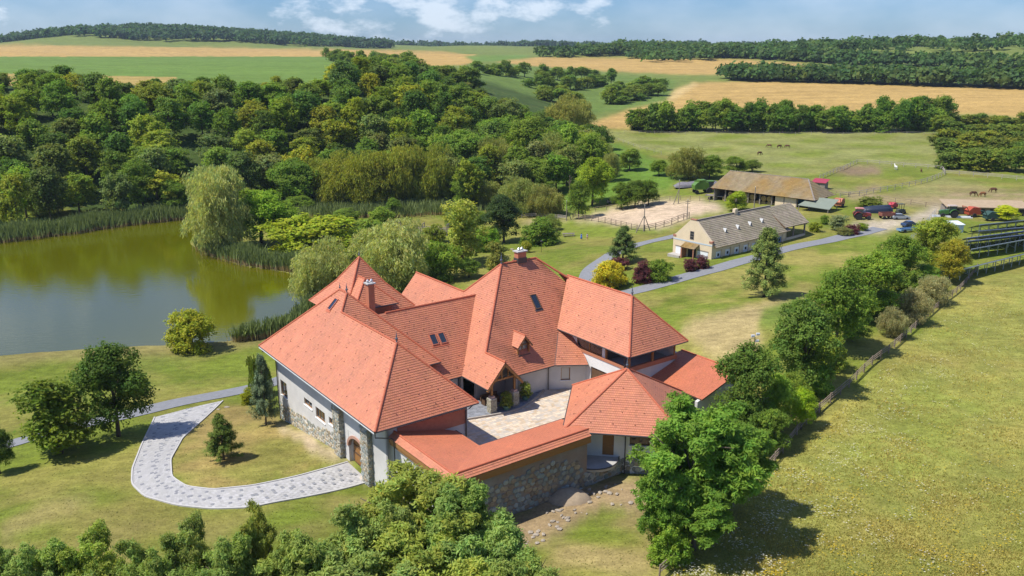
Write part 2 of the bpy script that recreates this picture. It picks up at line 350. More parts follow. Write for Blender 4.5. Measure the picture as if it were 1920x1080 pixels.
# forest floor
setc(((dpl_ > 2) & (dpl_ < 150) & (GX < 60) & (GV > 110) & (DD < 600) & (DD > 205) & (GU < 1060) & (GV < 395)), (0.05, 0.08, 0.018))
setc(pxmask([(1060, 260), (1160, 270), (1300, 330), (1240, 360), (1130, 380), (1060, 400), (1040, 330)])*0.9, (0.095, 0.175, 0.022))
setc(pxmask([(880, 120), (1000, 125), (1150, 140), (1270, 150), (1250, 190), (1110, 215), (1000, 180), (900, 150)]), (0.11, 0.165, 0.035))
nA, nR = len(ang), len(rad)
me = bpy.data.meshes.new('ground')
me.vertices.add(nA*nR); me.vertices.foreach_set('co', np.stack([GX, GY, GZ], -1).astype(np.float32).ravel())
i0 = (np.arange(nR-1)[:, None]*nA+np.arange(nA-1)[None, :]).ravel(); quad = np.stack([i0, i0+1, i0+nA+1, i0+nA], -1)[:, ::-1].astype(np.int32)
me.loops.add(quad.size); me.loops.foreach_set('vertex_index', quad.ravel()); me.polygons.add(len(quad))
me.polygons.foreach_set('loop_start', np.arange(0, quad.size, 4, dtype=np.int32)); me.polygons.foreach_set('use_smooth', np.ones(len(quad), bool))
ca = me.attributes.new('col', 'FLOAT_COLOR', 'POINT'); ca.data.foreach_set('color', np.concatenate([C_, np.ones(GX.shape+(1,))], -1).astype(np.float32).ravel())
me.update(calc_edges=True); me.validate()
gm = bpy.data.materials.new('ground_cover'); gm.use_nodes = True; n, l = gm.node_tree.nodes, gm.node_tree.links
gb = n['Principled BSDF']; gb.inputs['Roughness'].default_value = 0.95; gb.inputs['Specular IOR Level'].default_value = 0.1
ga = n.new('ShaderNodeAttribute'); ga.attribute_name = 'col'; gt = n.new('ShaderNodeTexCoord'); cur = ga.outputs['Color']
for sc_, lo_, hi_, st in ((0.09, 0.82, 1.2, (1, 1, 1)), (0.55, 0.72, 1.28, (1, 1.6, 1)), (3.5, 0.76, 1.24, (1, 1, 1)), (0.02, 0.85, 1.15, (0.4, 4, 1))):
    mp = n.new('ShaderNodeMapping'); mp.inputs['Scale'].default_value = st; l.new(gt.outputs['Object'], mp.inputs[0])
    t = n.new('ShaderNodeTexNoise'); t.inputs['Scale'].default_value = sc_; t.inputs['Detail'].default_value = 6; t.inputs['Roughness'].default_value = 0.65; l.new(mp.outputs[0], t.inputs['Vector'])
    r = n.new('ShaderNodeMapRange'); r.inputs[1].default_value = 0.3; r.inputs[2].default_value = 0.7; r.inputs[3].default_value = lo_; r.inputs[4].default_value = hi_; l.new(t.outputs['Fac'], r.inputs[0])
    m_ = n.new('ShaderNodeMix'); m_.data_type = 'RGBA'; m_.blend_type = 'MULTIPLY'; m_.inputs['Factor'].default_value = 1; l.new(cur, m_.inputs[6]); l.new(r.outputs[0], m_.inputs[7]); cur = m_.outputs[2]
# dry patches of straw colour
t = n.new('ShaderNodeTexNoise'); t.inputs['Scale'].default_value = 0.23; t.inputs['Detail'].default_value = 7; t.inputs['Roughness'].default_value = 0.7; l.new(gt.outputs['Object'], t.inputs['Vector'])
r = n.new('ShaderNodeMapRange'); r.inputs[1].default_value = 0.55; r.inputs[2].default_value = 0.78; r.inputs[4].default_value = 0.55; l.new(t.outputs['Fac'], r.inputs[0])
m_ = n.new('ShaderNodeMix'); m_.data_type = 'RGBA'; l.new(r.outputs[0], m_.inputs['Factor']); l.new(cur, m_.inputs[6]); m_.inputs[7].default_value = (0.25, 0.20, 0.07, 1); cur = m_.outputs[2]
l.new(cur, gb.inputs['Base Color'])
t = n.new('ShaderNodeTexNoise'); t.inputs['Scale'].default_value = 5; t.inputs['Detail'].default_value = 5; l.new(gt.outputs['Object'], t.inputs['Vector'])
bp = n.new('ShaderNodeBump'); bp.inputs['Strength'].default_value = 0.5; bp.inputs['Distance'].default_value = 0.15; l.new(t.outputs['Fac'], bp.inputs['Height']); l.new(bp.outputs[0], gb.inputs['Normal'])
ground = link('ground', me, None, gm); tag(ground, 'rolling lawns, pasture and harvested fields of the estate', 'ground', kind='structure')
# ---------------------------------------------------------------- pond
wm = bpy.data.materials.new('pond_water'); wm.use_nodes = True; n, l = wm.node_tree.nodes, wm.node_tree.links
wb = n['Principled BSDF']; wb.inputs['Roughness'].default_value = 0.06; wb.inputs['IOR'].default_value = 1.6; wb.inputs['Specular IOR Level'].default_value = 1.0
t = n.new('ShaderNodeTexCoord'); nz = n.new('ShaderNodeTexNoise'); nz.inputs['Scale'].default_value = 0.03; l.new(t.outputs['Object'], nz.inputs['Vector'])
cr = n.new('ShaderNodeMix'); cr.data_type = 'RGBA'; l.new(nz.outputs['Fac'], cr.inputs['Factor']); cr.inputs[6].default_value = (0.092, 0.094, 0.0, 1); cr.inputs[7].default_value = (0.078, 0.086, 0.0, 1)
l.new(cr.outputs[2], wb.inputs['Base Color'])
mp = n.new('ShaderNodeMapping'); mp.inputs['Scale'].default_value = (0.5, 1.4, 1); l.new(t.outputs['Object'], mp.inputs[0])
n2_ = n.new('ShaderNodeTexNoise'); n2_.inputs['Scale'].default_value = 1.1; n2_.inputs['Detail'].default_value = 4; l.new(mp.outputs[0], n2_.inputs['Vector'])
bp = n.new('ShaderNodeBump'); bp.inputs['Strength'].default_value = 0.17; bp.inputs['Distance'].default_value = 0.1; l.new(n2_.outputs['Fac'], bp.inputs['Height']); l.new(bp.outputs[0], wb.inputs['Normal'])
m = MB(); ctr = POND.mean(0)
P2 = [((x-ctr[0])*1.03+ctr[0], (y-ctr[1])*1.03+ctr[1], WATER) for x, y in POND]; m.poly(P2)
w = m.build('pond_water', wm); tag(w, 'olive green pond with reflections below the wooded bank', 'pond', kind='structure')
# ---------------------------------------------------------------- draped strips (roads)
def drape_strip(name, L, R, dz, material, sub=1.2, across=4):
    """sheet between a left and a right edge line (world xy), laid on the ground"""
    def res(P, k):
        P = np.array(P, float); d = np.r_[0, np.cumsum(np.hypot(*(P[1:]-P[:-1]).T))]; s = np.linspace(0, d[-1], k)
        Q = np.stack([np.interp(s, d, P[:, 0]), np.interp(s, d, P[:, 1])], -1)
        for _ in range(3): Q[1:-1] = 0.25*Q[:-2]+0.5*Q[1:-1]+0.25*Q[2:]
        return Q
    ln = max(np.hypot(*(np.array(L)[1:]-np.array(L)[:-1]).T).sum(), np.hypot(*(np.array(R)[1:]-np.array(R)[:-1]).T).sum())
    k = max(4, int(ln/sub)); A, B = res(L, k), res(R, k)
    rows = [A*(1-t)+B*t for t in np.linspace(0, 1, across+1)]; G = np.stack(rows, 1); Z = terrain(G[..., 0].ravel(), G[..., 1].ravel()).reshape(G.shape[:2])+dz
    V = [(G[i, j, 0], G[i, j, 1], Z[i, j]) for i in range(k) for j in range(across+1)]; a = across+1
    F = [(i*a+j, i*a+j+1, (i+1)*a+j+1, (i+1)*a+j) for i in range(k-1) for j in range(across)]
    me = bpy.data.meshes.new(name); me.from_pydata(V, [], F); bm = bmesh.new(); bm.from_mesh(me)
    bmesh.ops.recalc_face_normals(bm, faces=bm.faces[:])
    if sum(f.normal.z for f in bm.faces) < 0: bmesh.ops.reverse_faces(bm, faces=bm.faces[:])
    bm.to_mesh(me); bm.free(); me.materials.append(material)
    return link(name, me), A, B
def offset(P, w):
    P = np.array(P, float); T = np.gradient(P, axis=0); T /= np.hypot(T[:, 0], T[:, 1])[:, None]; N = np.stack([-T[:, 1], T[:, 0]], -1)
    return P+N*w/2, P-N*w/2
def dense(pts, k=60):
    P = np.array(pts, float); d = np.r_[0, np.cumsum(np.hypot(*(P[1:]-P[:-1]).T))]; s = np.linspace(0, d[-1], k)
    Q = np.stack([np.interp(s, d, P[:, 0]), np.interp(s, d, P[:, 1])], -1)
    for _ in range(6): Q[1:-1] = 0.25*Q[:-2]+0.5*Q[1:-1]+0.25*Q[2:]
    return Q
asph = mat('asphalt', (0.20, 0.205, 0.215), 0.9, 0.14, 1.6, 0.3, 30)
for nm, lab, px_, w in (('road', 'grey asphalt lane passing between the pond lawn and the paved drive', [(-120, 872), (0, 838), (60, 822), (150, 797), (290, 765), (380, 746), (450, 732), (500, 722), (560, 700)], 3.6),
                        ('road', 'asphalt lane running past the stable to the farmyard', [(1070, 575), (1185, 548), (1250, 530), (1330, 508), (1400, 488), (1480, 465), (1560, 450), (1620, 437), (1650, 428)], 3.8),
                        ('road', 'narrow asphalt path curving across the lawn behind the house', [(1130, 560), (1098, 530), (1105, 506), (1140, 482), (1190, 460), (1250, 446), (1290, 436)], 3.6)):
    L, R = offset(dense([gp(u, v)[:2] for u, v in px_]), w)
    o, _, _ = drape_strip(nm, L, R, 0.07, asph); tag(o, lab, 'road', kind='structure')
# ================================================================ driveway of pavers
pav = mat('paver_light', (0.43, 0.42, 0.405), 0.85, 0.10, 2.0, 0.15, 20, attr=True)
pavd = mat('paver_dark', (0.22, 0.225, 0.235), 0.85, 0.12, 2.0, 0.15, 20)
kerbm = mat('kerb_stone', (0.47, 0.455, 0.43), 0.85, 0.10, 3.0)
Lp = [(290, 783), (264, 838), (248, 880), (247, 908), (272, 932), (330, 948), (400, 955), (470, 953), (560, 935), (693, 903)]
Rp = [(418, 752), (378, 790), (342, 822), (320, 862), (322, 895), (350, 913), (400, 919), (470, 912), (560, 893), (652, 867)]
drv, DA, DB = drape_strip('driveway', [gp(u, v)[:2] for u, v in Lp], [gp(u, v)[:2] for u, v in Rp], 0.06, mat('paver_bed', (0.40, 0.39, 0.37), 0.95, 0.1, 4), sub=0.42, across=8)
tag(drv, 'curved drive of pale grey pavers with rows of dark blocks to the arched gate', 'driveway', kind='structure')
k = len(DA); mids = (DA+DB)/2; seg = np.r_[0, np.cumsum(np.hypot(*(mids[1:]-mids[:-1]).T))]
V, Cc = [], []; blk = MB(); blk.box(-0.5, 0.5, -0.5, 0.5, -0.04, 0.012); blk_me = blk.data('dark_paver', pavd)
rows = int(seg[-1]/0.36); ncol = 9
def strip_pt(s, t):
    a = np.array([np.interp(s, seg, DA[:, 0]), np.interp(s, seg, DA[:, 1])]); b = np.array([np.interp(s, seg, DB[:, 0]), np.interp(s, seg, DB[:, 1])])
    return a*(1-t)+b*t
dark = []
for i in range(rows):
    s0, s1 = (i+0.04)*0.36, (i+0.96)*0.36
    wd = np.hypot(*(strip_pt(s0, 1)-strip_pt(s0, 0))); nc = max(6, int(wd/0.6))
    for j in range(nc):
        t0, t1 = 0.035+0.93*(j+0.03)/nc, 0.035+0.93*(j+0.97)/nc
        if (i % 2) and j < nc-1: t0 += 0.465/nc; t1 += 0.465/nc
        isd = (i % 3 == 0 and j == nc//2) or (i % 5 == 0 and j == nc//2-1) or (i % 5 == 2 and j in (1, nc-2))
        if isd: dark.append((s0, s1, t0, t1)); continue
        P = [strip_pt(s0, t0), strip_pt(s1, t0), strip_pt(s1, t1), strip_pt(s0, t1)]
        V.extend(P); g = random.uniform(0.86, 1.08); Cc.append((g, g, g*random.uniform(0.97, 1.02)))
V = np.array(V); V = np.c_[V, terrain(V[:, 0], V[:, 1])+0.085]
o = link('light_paver', quads_mesh('light_paver', V[:, :3].reshape(-1, 4, 3)[:, ::-1].reshape(-1, 3), np.array(Cc), pav), drv); tag(o, kind='stuff')
for s0, s1, t0, t1 in dark[:300]:
    a, b, c_ = strip_pt((s0+s1)/2, (t0+t1)/2), strip_pt(s1, (t0+t1)/2)-strip_pt(s0, (t0+t1)/2), strip_pt((s0+s1)/2, t1)-strip_pt((s0+s1)/2, t0)
    d = link('dark_paver', blk_me, drv); d.location = (a[0], a[1], tz(a[0], a[1])+0.085)
    d.rotation_euler = (0, 0, math.atan2(b[1], b[0])); d.scale = (np.hypot(*b)*0.95, np.hypot(*c_)*0.72, 1)
for side, E_ in (('left', DA), ('right', DB)):
    m = MB(); E2 = E_[::2]; Z = terrain(E2[:, 0], E2[:, 1])
    for a, b, za, zb in zip(E2, E2[1:], Z, Z[1:]): m.bar((a[0], a[1], za+0.06), (b[0], b[1], zb+0.06), 0.16, 0.16)
    m.build('kerb', kerbm, drv)
# ================================================================ the country house
house = empty('country_house', (OX, OY, 0), TH, 'large country house with steep terracotta tiled hip roofs round a paved courtyard', 'house')
tile = mat('terracotta_tile', (0.505, 0.178, 0.090), 0.6, 0.10, 0.7, 0.0, attr=True, tint2=(0.46, 0.17, 0.09), spec=0.55)
deck = mat('roof_board', (0.20, 0.12, 0.07), 0.9, 0.15, 3)
capm = mat('ridge_tile', (0.44, 0.12, 0.058), 0.7, 0.14, 3.0)
gut = mat('gutter_metal', (0.055, 0.05, 0.05), 0.45, 0.1, 2, spec=0.5)
lead = mat('finial_lead', (0.16, 0.18, 0.2), 0.4, 0.1, 5, metal=0.6)
plaster = mat('plaster_grey', (0.60, 0.585, 0.555), 0.95, 0.09, 0.8, 0.15, 8, tint2=(0.50, 0.485, 0.46))
plaster2 = mat('plaster_white', (0.66, 0.66, 0.64), 0.95, 0.07, 0.9, 0.1, 8)
render_o = mat('plaster_terracotta', (0.42, 0.17, 0.09), 0.95, 0.12, 1.2, 0.1, 8)
wood = mat('oak_timber', (0.30, 0.145, 0.045), 0.65, 0.22, 2.5, 0.15, 12, stretch=(1, 1, 6))
woodd = mat('dark_timber', (0.11, 0.06, 0.03), 0.7, 0.2, 2.5)
glass = glassmat('window_glass', (0.025, 0.03, 0.035)); skyg = glassmat('skylight_glass', (0.02, 0.03, 0.045), 0.02)
stonem = mat('field_stone', (0.36, 0.35, 0.31), 0.9, 0.22, 3.0, 0.5, 14, attr=True)
mortar = mat('mortar', (0.40, 0.375, 0.33), 0.95, 0.12, 4, 0.3, 20)
concrete = mat('concrete', (0.42, 0.41, 0.39), 0.9, 0.12, 1.2, 0.2, 15)
def clip_rect(P, x0, x1, y0, y1):
    for ax, lim, sg in ((0, x0, 1), (0, x1, -1), (1, y0, 1), (1, y1, -1)):
        Q = []
        for i in range(len(P)):
            a, b = P[i], P[(i+1) % len(P)]; ia, ib = sg*(a[ax]-lim) >= 0, sg*(b[ax]-lim) >= 0
            if ia: Q.append(a)
            if ia != ib:
                t = (lim-a[ax])/(b[ax]-a[ax]); Q.append((a[0]+t*(b[0]-a[0]), a[1]+t*(b[1]-a[1])))
        P = Q
        if len(P) < 3: return []
    return P
FACES = {}
def roof_face(key, pts, parent=house, tile_w=0.24, row=0.275, thick=0.16, guards=True, lift=0.038, material=None, name='roof_slope', base=(1, 1, 1), stain=None, deckmat=None):
    P = [Vector(p) for p in pts]; n = Vector((0, 0, 0))
    for a, b in zip(P, P[1:]+P[:1]): n += a.cross(b)
    n.normalize()
    if n.z < 0: n = -n
    U = Vector((0, 0, 1)).cross(n).normalized(); Vv = n.cross(U); O = P[0]
    S = [((p-O).dot(U), (p-O).dot(Vv)) for p in P]; FACES[key] = (O, U, Vv, n)
    m = MB(); A = [p-n*0.012 for p in P]; B = [p-n*thick for p in P]
    m.poly(A); m.poly(B[::-1])
    for i in range(len(P)):
        j = (i+1) % len(P); m.poly([A[i], B[i], B[j], A[j]])
    root = m.build(name, deckmat or deck, parent)
    us, vs_ = [s[0] for s in S], [s[1] for s in S]; u0, v0 = min(us), min(vs_)
    nc, nr = int((max(us)-u0)/tile_w)+2, int((max(vs_)-v0)/row)+2
    ii, jj = np.meshgrid(np.arange(nc), np.arange(nr)); off = np.where(jj % 2, 0.5, 0.0)
    X0 = u0+(ii-off)*tile_w; Y0 = v0+jj*row; SA = np.array(S)
    inn = np.stack([inpoly(X0+a*tile_w, Y0+b*row, SA) for a, b in ((0, 0), (1, 0), (1, 1), (0, 1), (0.5, 0.5))], 0).sum(0)
    Q, QC, m2 = [], [], MB(); rg = random.Random(hash(key) % 1000 if not isinstance(key, str) else sum(map(ord, key)))
    def w3(x, y, y0): return O+U*x+Vv*y+n*(0.006+lift*(1-(y-y0)/row))
    for j in range(nr):
        for i in range(nc):
            k = inn[j, i]; x0, y0 = X0[j, i], Y0[j, i]
            if k == 0 and not (i in (0, 1) or j == 0):
                cx_, cy_ = x0+tile_w/2, y0+row/2
                continue
            g = rg.gauss(1, 0.042); g = min(1.16, max(0.8, g))
            if rg.random() < 0.02: g *= 0.78
            g *= 1+0.03*float(wob(x0, y0*0.5, 3.1, len(key)))+0.035*float(wob(x0*2.2, y0*0.35, 4.7, ord(key[0])))
            if stain: g *= stain(x0, y0)
            c = (base[0]*g, base[1]*g*rg.uniform(0.97, 1.04), base[2]*g*rg.uniform(0.95, 1.06))
            dz = rg.uniform(-0.006, 0.006)
            if k == 5:
                a, b, c2, d = w3(x0+0.006, y0, y0), w3(x0+tile_w-0.006, y0, y0), w3(x0+tile_w-0.006, y0+row, y0), w3(x0+0.006, y0+row, y0)
                a = a+n*dz; b = b+n*dz
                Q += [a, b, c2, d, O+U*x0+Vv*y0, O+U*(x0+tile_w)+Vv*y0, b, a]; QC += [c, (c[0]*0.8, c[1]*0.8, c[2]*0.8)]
            else:
                pl = clip_rect(S, x0, x0+tile_w, y0, y0+row)
                if len(pl) >= 3: m2.poly([w3(x, y, y0) for x, y in pl], c)
    V = np.array([tuple(v) for v in Q]) if Q else np.zeros((0, 3))
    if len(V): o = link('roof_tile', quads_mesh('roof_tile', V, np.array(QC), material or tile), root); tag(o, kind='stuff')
    if m2.f: o = m2.build('cut_tile', material or tile, root); tag(o, kind='stuff')
    if guards:
        g = MB(); r_ = 0
        for yy in np.arange(v0+1.2, max(vs_)-0.5, 1.45):
            r_ += 1
            for xx in np.arange(u0+(0.6 if r_ % 2 else 1.5), max(us), 2.3):
                if inpoly(np.array([xx]), np.array([yy]), SA)[0] and inpoly(np.array([xx+0.3]), np.array([yy-0.3]), SA)[0]:
                    a = O+U*xx+Vv*yy+n*0.03; w = U*0.07; h = n*0.07; dd = Vv*0.12
                    g.mesh8([a-w, a+w, a+w+dd, a-w+dd, a-w*0.7+h, a+w*0.7+h, a+w*0.7+dd, a-w*0.7+dd])
        if g.f: o = g.build('snow_guard', mat('guard_tile', (0.22, 0.085, 0.05), 0.8, 0.1, 3), root); tag(o, kind='stuff')
    return root
def cap(a, b, r=0.13, parent=house):
    """row of half-round ridge tiles from a to b"""
    a, b = Vector(a), Vector(b); L = (b-a).length; k = max(2, int(L/0.42)); m = MB()
    for i in range(k):
        p0, p1 = a.lerp(b, i/k), a.lerp(b, (i+1.06)/k); m.tube([p0+Vector((0, 0, 0.03)), p1+Vector((0, 0, 0.03))], [r*1.06, r*0.94], 8)
    return m.build('ridge_cap', capm, parent)
def gutter(a, b, parent=house, r=0.085):
    m = MB(); m.tube([a, b], r, 8); return m.build('gutter', gut, parent)
def pipe(pts, parent=house, r=0.065):
    m = MB(); m.tube(pts, r, 8); return m.build('downpipe', gut, parent)
def finial(p, s=1.0, parent=house):
    m = MB(); m.lathe([(0.16*s, 0), (0.10*s, 0.12*s), (0.055*s, 0.25*s), (0.15*s, 0.38*s), (0.17*s, 0.48*s), (0.10*s, 0.58*s), (0.05*s, 0.66*s), (0.11*s, 0.76*s), (0.05*s, 0.85*s), (0.025*s, 1.15*s), (0.005*s, 1.35*s)], 10, p)
    return m.build('finial', lead, parent, True)
EZ, CZ, K = 5.6, 3.5, 1.02
zl = lambda p: EZ+K*p
Ap, Aq = (6.15, 6.3, zl(6.15)), None
A0, A1, Apk, Are = (0, 0, EZ), (12.3, 0, EZ), (6.15, 6.3, zl(6.15)), (6.15, 19.68, zl(6.15))
Bpk, Bbk, B0, B1, BR = (7.8, 21.5, zl(7.8)), (7.8, 23.4, zl(7.8)), (0, 31.5, EZ), (15.6, 31.5, EZ), (15.6, 12.9, EZ)
roof_face('AL', [A0, Apk, Are, Bpk, Bbk, B0]); roof_face('AF', [A0, A1, Apk])
zbf = lambda q: EZ+(zl(7.8)-EZ)*(q-12.9)/8.6
roof_face('AR', [A1, (12.3, 12.9, EZ), Are, Apk]); roof_face('BF', [(12.3, 12.9, EZ), BR, Bpk, Are])
roof_face('BR', [BR, B1, Bbk, Bpk]); roof_face('BB', [B0, B1, Bbk])
for a, b in ((A0, Apk), (A1, Apk), (Apk, Are), (Are, Bpk), (Bpk, BR), (Bpk, Bbk), (Bbk, B0), (Bbk, B1)): cap(a, b)
finial(Apk); finial(Bpk); finial(Bbk, 0.7)
# middle range C, tall roof D with porch, rear wing E
Ce0, Ce1, Crl, Crr = (14.4, 12.0, CZ), (18.0, 12.0, CZ), (9.9, 18.9, 11.0), (24.7, 18.9, 11.0)
roof_face('C', [(15.2, 12.0, CZ), Ce1, Crr, (10.3, 18.9, 11.0), (14.2, 14.6, CZ+1.087*2.6)]); roof_face('CB', [(9.9, 18.9, 11.0), Crr, (24.7, 25.6, 3.72), (9.9, 25.6, 3.72)], guards=False)
cap((11.5, 18.9, 11.0), Crr)
zd = lambda p: CZ+1.12*(p-18.0)
Dpk, Dpr, Por, Dh = (28.15, 17.9, zd(28.15)), (33.8, 17.9, zd(28.15)), (20.55, 6.5, zd(20.55)), (20.55, 10.6, zd(20.55))
Ed, Eb = (24.6, 21.45, zd(24.6)), (24.6, 34.0, zd(24.6))
roof_face('DL', [(18.0, 6.5, CZ), Por, Dh, Dpk, Ed, Eb, (18.0, 34.0, CZ)])
zf = lambda q: zd(20.55)+(zd(28.15)-zd(20.55))/7.3*(q-10.6)
qe = 10.6-(zd(20.55)-CZ)/((zd(28.15)-zd(20.55))/7.3)
roof_face('PR', [Por, (23.1, 6.5, CZ), (23.1, qe, CZ), Dh])
zF = lambda p: 7.0+1.1*(p-32.2)
def stain_d(x, y): return 1-0.28*max(0, math.sin(x*0.55+0.4*math.sin(y*0.9)))**3*(0.5+0.5*math.sin(y*1.3+x))
roof_face('DF', [Dh, (23.1, qe, CZ), (29.4, qe, CZ), (32.0, 10.75, zf(10.75)), (33.3, 10.75, zf(10.75)), (37.2, 14.75, zf(14.75)), Dpr, Dpk], stain=stain_d)
roof_face('DR', [Dpr, (43.0, 27.4, zf(8.4)), (43.0, 8.4, zf(8.4))], guards=False)
roof_face('DB', [Dpk, Dpr, (43.0, 27.4, zf(8.4)), (24.6, 27.4, zf(8.4)), (24.6, 21.5, zf(14.3))], guards=False)
roof_face('ER', [Ed, Eb, (31.2, 34.0, CZ), (31.2, 24.0, CZ)], guards=False)
for a, b in ((Dh, Dpk), (Dpk, Dpr), (Por, Dh), (Dpk, Ed), (Ed, Eb), (Dpr, (37.0, 14.7, 12.2))): cap(a, b)
finial(Dpk, 1.15)
# small hip behind the right end of the tall roof
roof_face('K1', [(34.6, 24.2, 13.2), (40.6, 18.0, 7.6), (33.5, 17.0, 8.6)], guards=False); cap((34.6, 24.2, 13.2), (40.6, 18.0, 7.6)); roof_face('K2', [(34.6, 24.2, 13.2), (40.6, 18.0, 7.6), (41, 28, 6.5)], guards=False)
# corner bay G
zG = [(29.4, qe, CZ), (32.9, 5.8, CZ), (33.35, 8.4, 5.6), (33.3, 10.4, 6.6), (32.0, 10.75, zf(10.75))]
nG = (Vector(zG[1])-Vector(zG[0])).cross(Vector(zG[4])-Vector(zG[0])); gz = lambda p, q: zG[0][2]-((p-zG[0][0])*nG.x+(q-zG[0][1])*nG.y)/nG.z
roof_face('G', [zG[0], zG[1], (33.35, 7.2, gz(33.35, 7.2)), (33.35, 10.9, gz(33.35, 10.9)), zG[4]]); m = MB(); m.tube([zG[0], zG[4]], 0.06, 6); m.build('valley_flashing', gut, house)
# right wing F
F0, F1, Fpk = (32.2, -2.2, 7.0), (42.2, -2.2, 7.0), (37.2, 2.8, 12.5)
roof_face('FL', [F0, Fpk, (37.2, 15.2, 12.5), (32.2, 11.15, 7.0)]); roof_face('FF', [F0, F1, Fpk]); roof_face('FR', [F1, Fpk, (37.2, 17, 12.5), (42.2, 17, 7.0)], guards=False)
for a, b in ((F0, Fpk), (F1, Fpk), (Fpk, (37.2, 15.2, 12.5))): cap(a, b)
finial(Fpk)
# pavilion H, a square pyramid turned 45 degrees
Hc, hs = Vector((26.9, -7.3, 0)), 9.05
Hlf, Hlb, Hfr, Hrb, Hpk = (Hc.x-hs, Hc.y, 3.5), (Hc.x, Hc.y+hs, 3.5), (Hc.x, Hc.y-hs, 3.5), (Hc.x+hs, Hc.y, 3.5), (Hc.x, Hc.y, 8.4)
for kx, a, b in (('H1', Hlb, Hlf), ('H2', Hlf, Hfr), ('H3', Hfr, Hrb), ('H4', Hrb, Hlb)): roof_face(kx, [a, b, Hpk]); gutter(a, b)
for a in (Hlf, Hlb, Hfr, Hrb): cap(a, Hpk)
finial(Hpk)
# tower T: small hip in front of a steep pyramid, on rendered walls
Tc, Tz, Te = (12.0, 26.3), 16.5, 10.4
for kx, (a, b) in enumerate((((-1, -1), (1, -1)), ((1, -1), (1, 1)), ((1, 1), (-1, 1)), ((-1, 1), (-1, -1)))):
    mid = 2.3; A_o = (Tc[0]+a[0]*5.0, Tc[1]+a[1]*5.0, Te); B_o = (Tc[0]+b[0]*5.0, Tc[1]+b[1]*5.0, Te)
    A_i = (Tc[0]+a[0]*mid, Tc[1]+a[1]*mid, 13.25); B_i = (Tc[0]+b[0]*mid, Tc[1]+b[1]*mid, 13.25)
    roof_face('T%d' % kx, [A_o, B_o, B_i, A_i], guards=False); roof_face('U%d' % kx, [A_i, B_i, (Tc[0], Tc[1], Tz)], guards=False); cap(A_o, A_i, 0.11); cap(A_i, (Tc[0], Tc[1], Tz), 0.11)
finial((Tc[0], Tc[1], Tz-0.05), 0.8)
s0, s1, s2, s3 = (8.0, 20.2, 11.5), (14.15, 20.2, 11.5), (11.1, 23.2, 14.45), (11.1, 26.0, 14.45)
roof_face('S1', [s0, s1, s2], guards=True); roof_face('S2', [s1, s2, s3, (14.15, 26, 11.5)], guards=False); roof_face('S3', [s0, s2, s3, (8.0, 26, 11.5)], guards=False)
for a, b in ((s0, s2), (s1, s2), (s2, s3)): cap(a, b, 0.11)
gutter(s0, s1)
m = MB(); m.box(8.8, 13.4, 21.0, 30, 6.0, 11.5); m.build('tower_wall', render_o, house)
# low wall roofs J1, J2 and I
Je, Jr, Ji = 4.15, 4.6, 2.9
flat = mat('flat_tile', (0.52, 0.165, 0.08), 0.55, 0.08, 0.6, 0.0, attr=True, spec=0.55, tint2=(0.47, 0.155, 0.078))
jo, jr, ji = (1.95, -10.9), (2.62, -10.2), (9.7, -3.9)
roof_face('J1i', [(jr[0], 2.2, Jr), (jr[0], jr[1], Jr), (ji[0], ji[1], Ji), (ji[0], 0.4, Ji), (6.0, 2.2, Jr-(6.0-jr[0])*0.24)], row=0.18, tile_w=0.18, guards=False, lift=0.02, material=flat)
roof_face('J1o', [(jo[0], 2.2, Je), (jo[0], jo[1], Je), (jr[0], jr[1], Jr), (jr[0], 2.2, Jr)], guards=False, row=0.27)
roof_face('J2i', [(jr[0], jr[1], Jr), (18.9, jr[1], Jr), (20.6, ji[1], Ji), (ji[0], ji[1], Ji)], row=0.18, tile_w=0.18, guards=False, lift=0.02, material=flat)
roof_face('J2o', [(jo[0], jo[1], Je), (18.7, jo[1], Je), (18.7, jr[1], Jr), (jr[0], jr[1], Jr)], guards=False, row=0.27)
for a, b in (((jr[0], 2.2, Jr), (*jr, Jr)), ((*jr, Jr), (18.9, jr[1], Jr)), ((*jo, Je), (*jr, Jr))): cap(a, b, 0.11)
for a, b in (((jo[0]+0.10, 2.2), (jo[0]+0.10, jo[1]+0.1)), ((jo[0]+0.1, jo[1]+0.10), (18.7, jo[1]+0.10))):
    m = MB(); m.bar((*a, Je-0.33), (*b, Je-0.33), 0.09, 0.42); m.build('fascia_board', wood, house)
    m = MB(); m.bar((a[0]+0.14, a[1]+0.14, Je-0.70), (b[0]+0.14, b[1]+0.14, Je-0.70), 0.16, 0.30); m.build('eave_beam', wood, house)
gutter((ji[0]+0.06, 0.6, Ji-0.05), (ji[0]+0.06, ji[1], Ji-0.05)); gutter((ji[0], ji[1]+0.06, Ji-0.05), (21.0, ji[1]+0.06, Ji-0.05))
roof_face('I', [(36.9, 1.3, 3.0), (43.4, -0.2, 5.0), (43.4, -9.5, 5.0), (36.9, -9.5, 3.0)], row=0.2, tile_w=0.2, guards=False, lift=0.025, material=flat); cap((43.4, -0.2, 5.0), (43.4, -9.5, 5.0), 0.11)
roof_face('I2', [(43.4, -0.2, 5.0), (43.4, -9.5, 5.0), (44.4, -9.5, 4.3), (44.4, -0.2, 4.3)], guards=False)
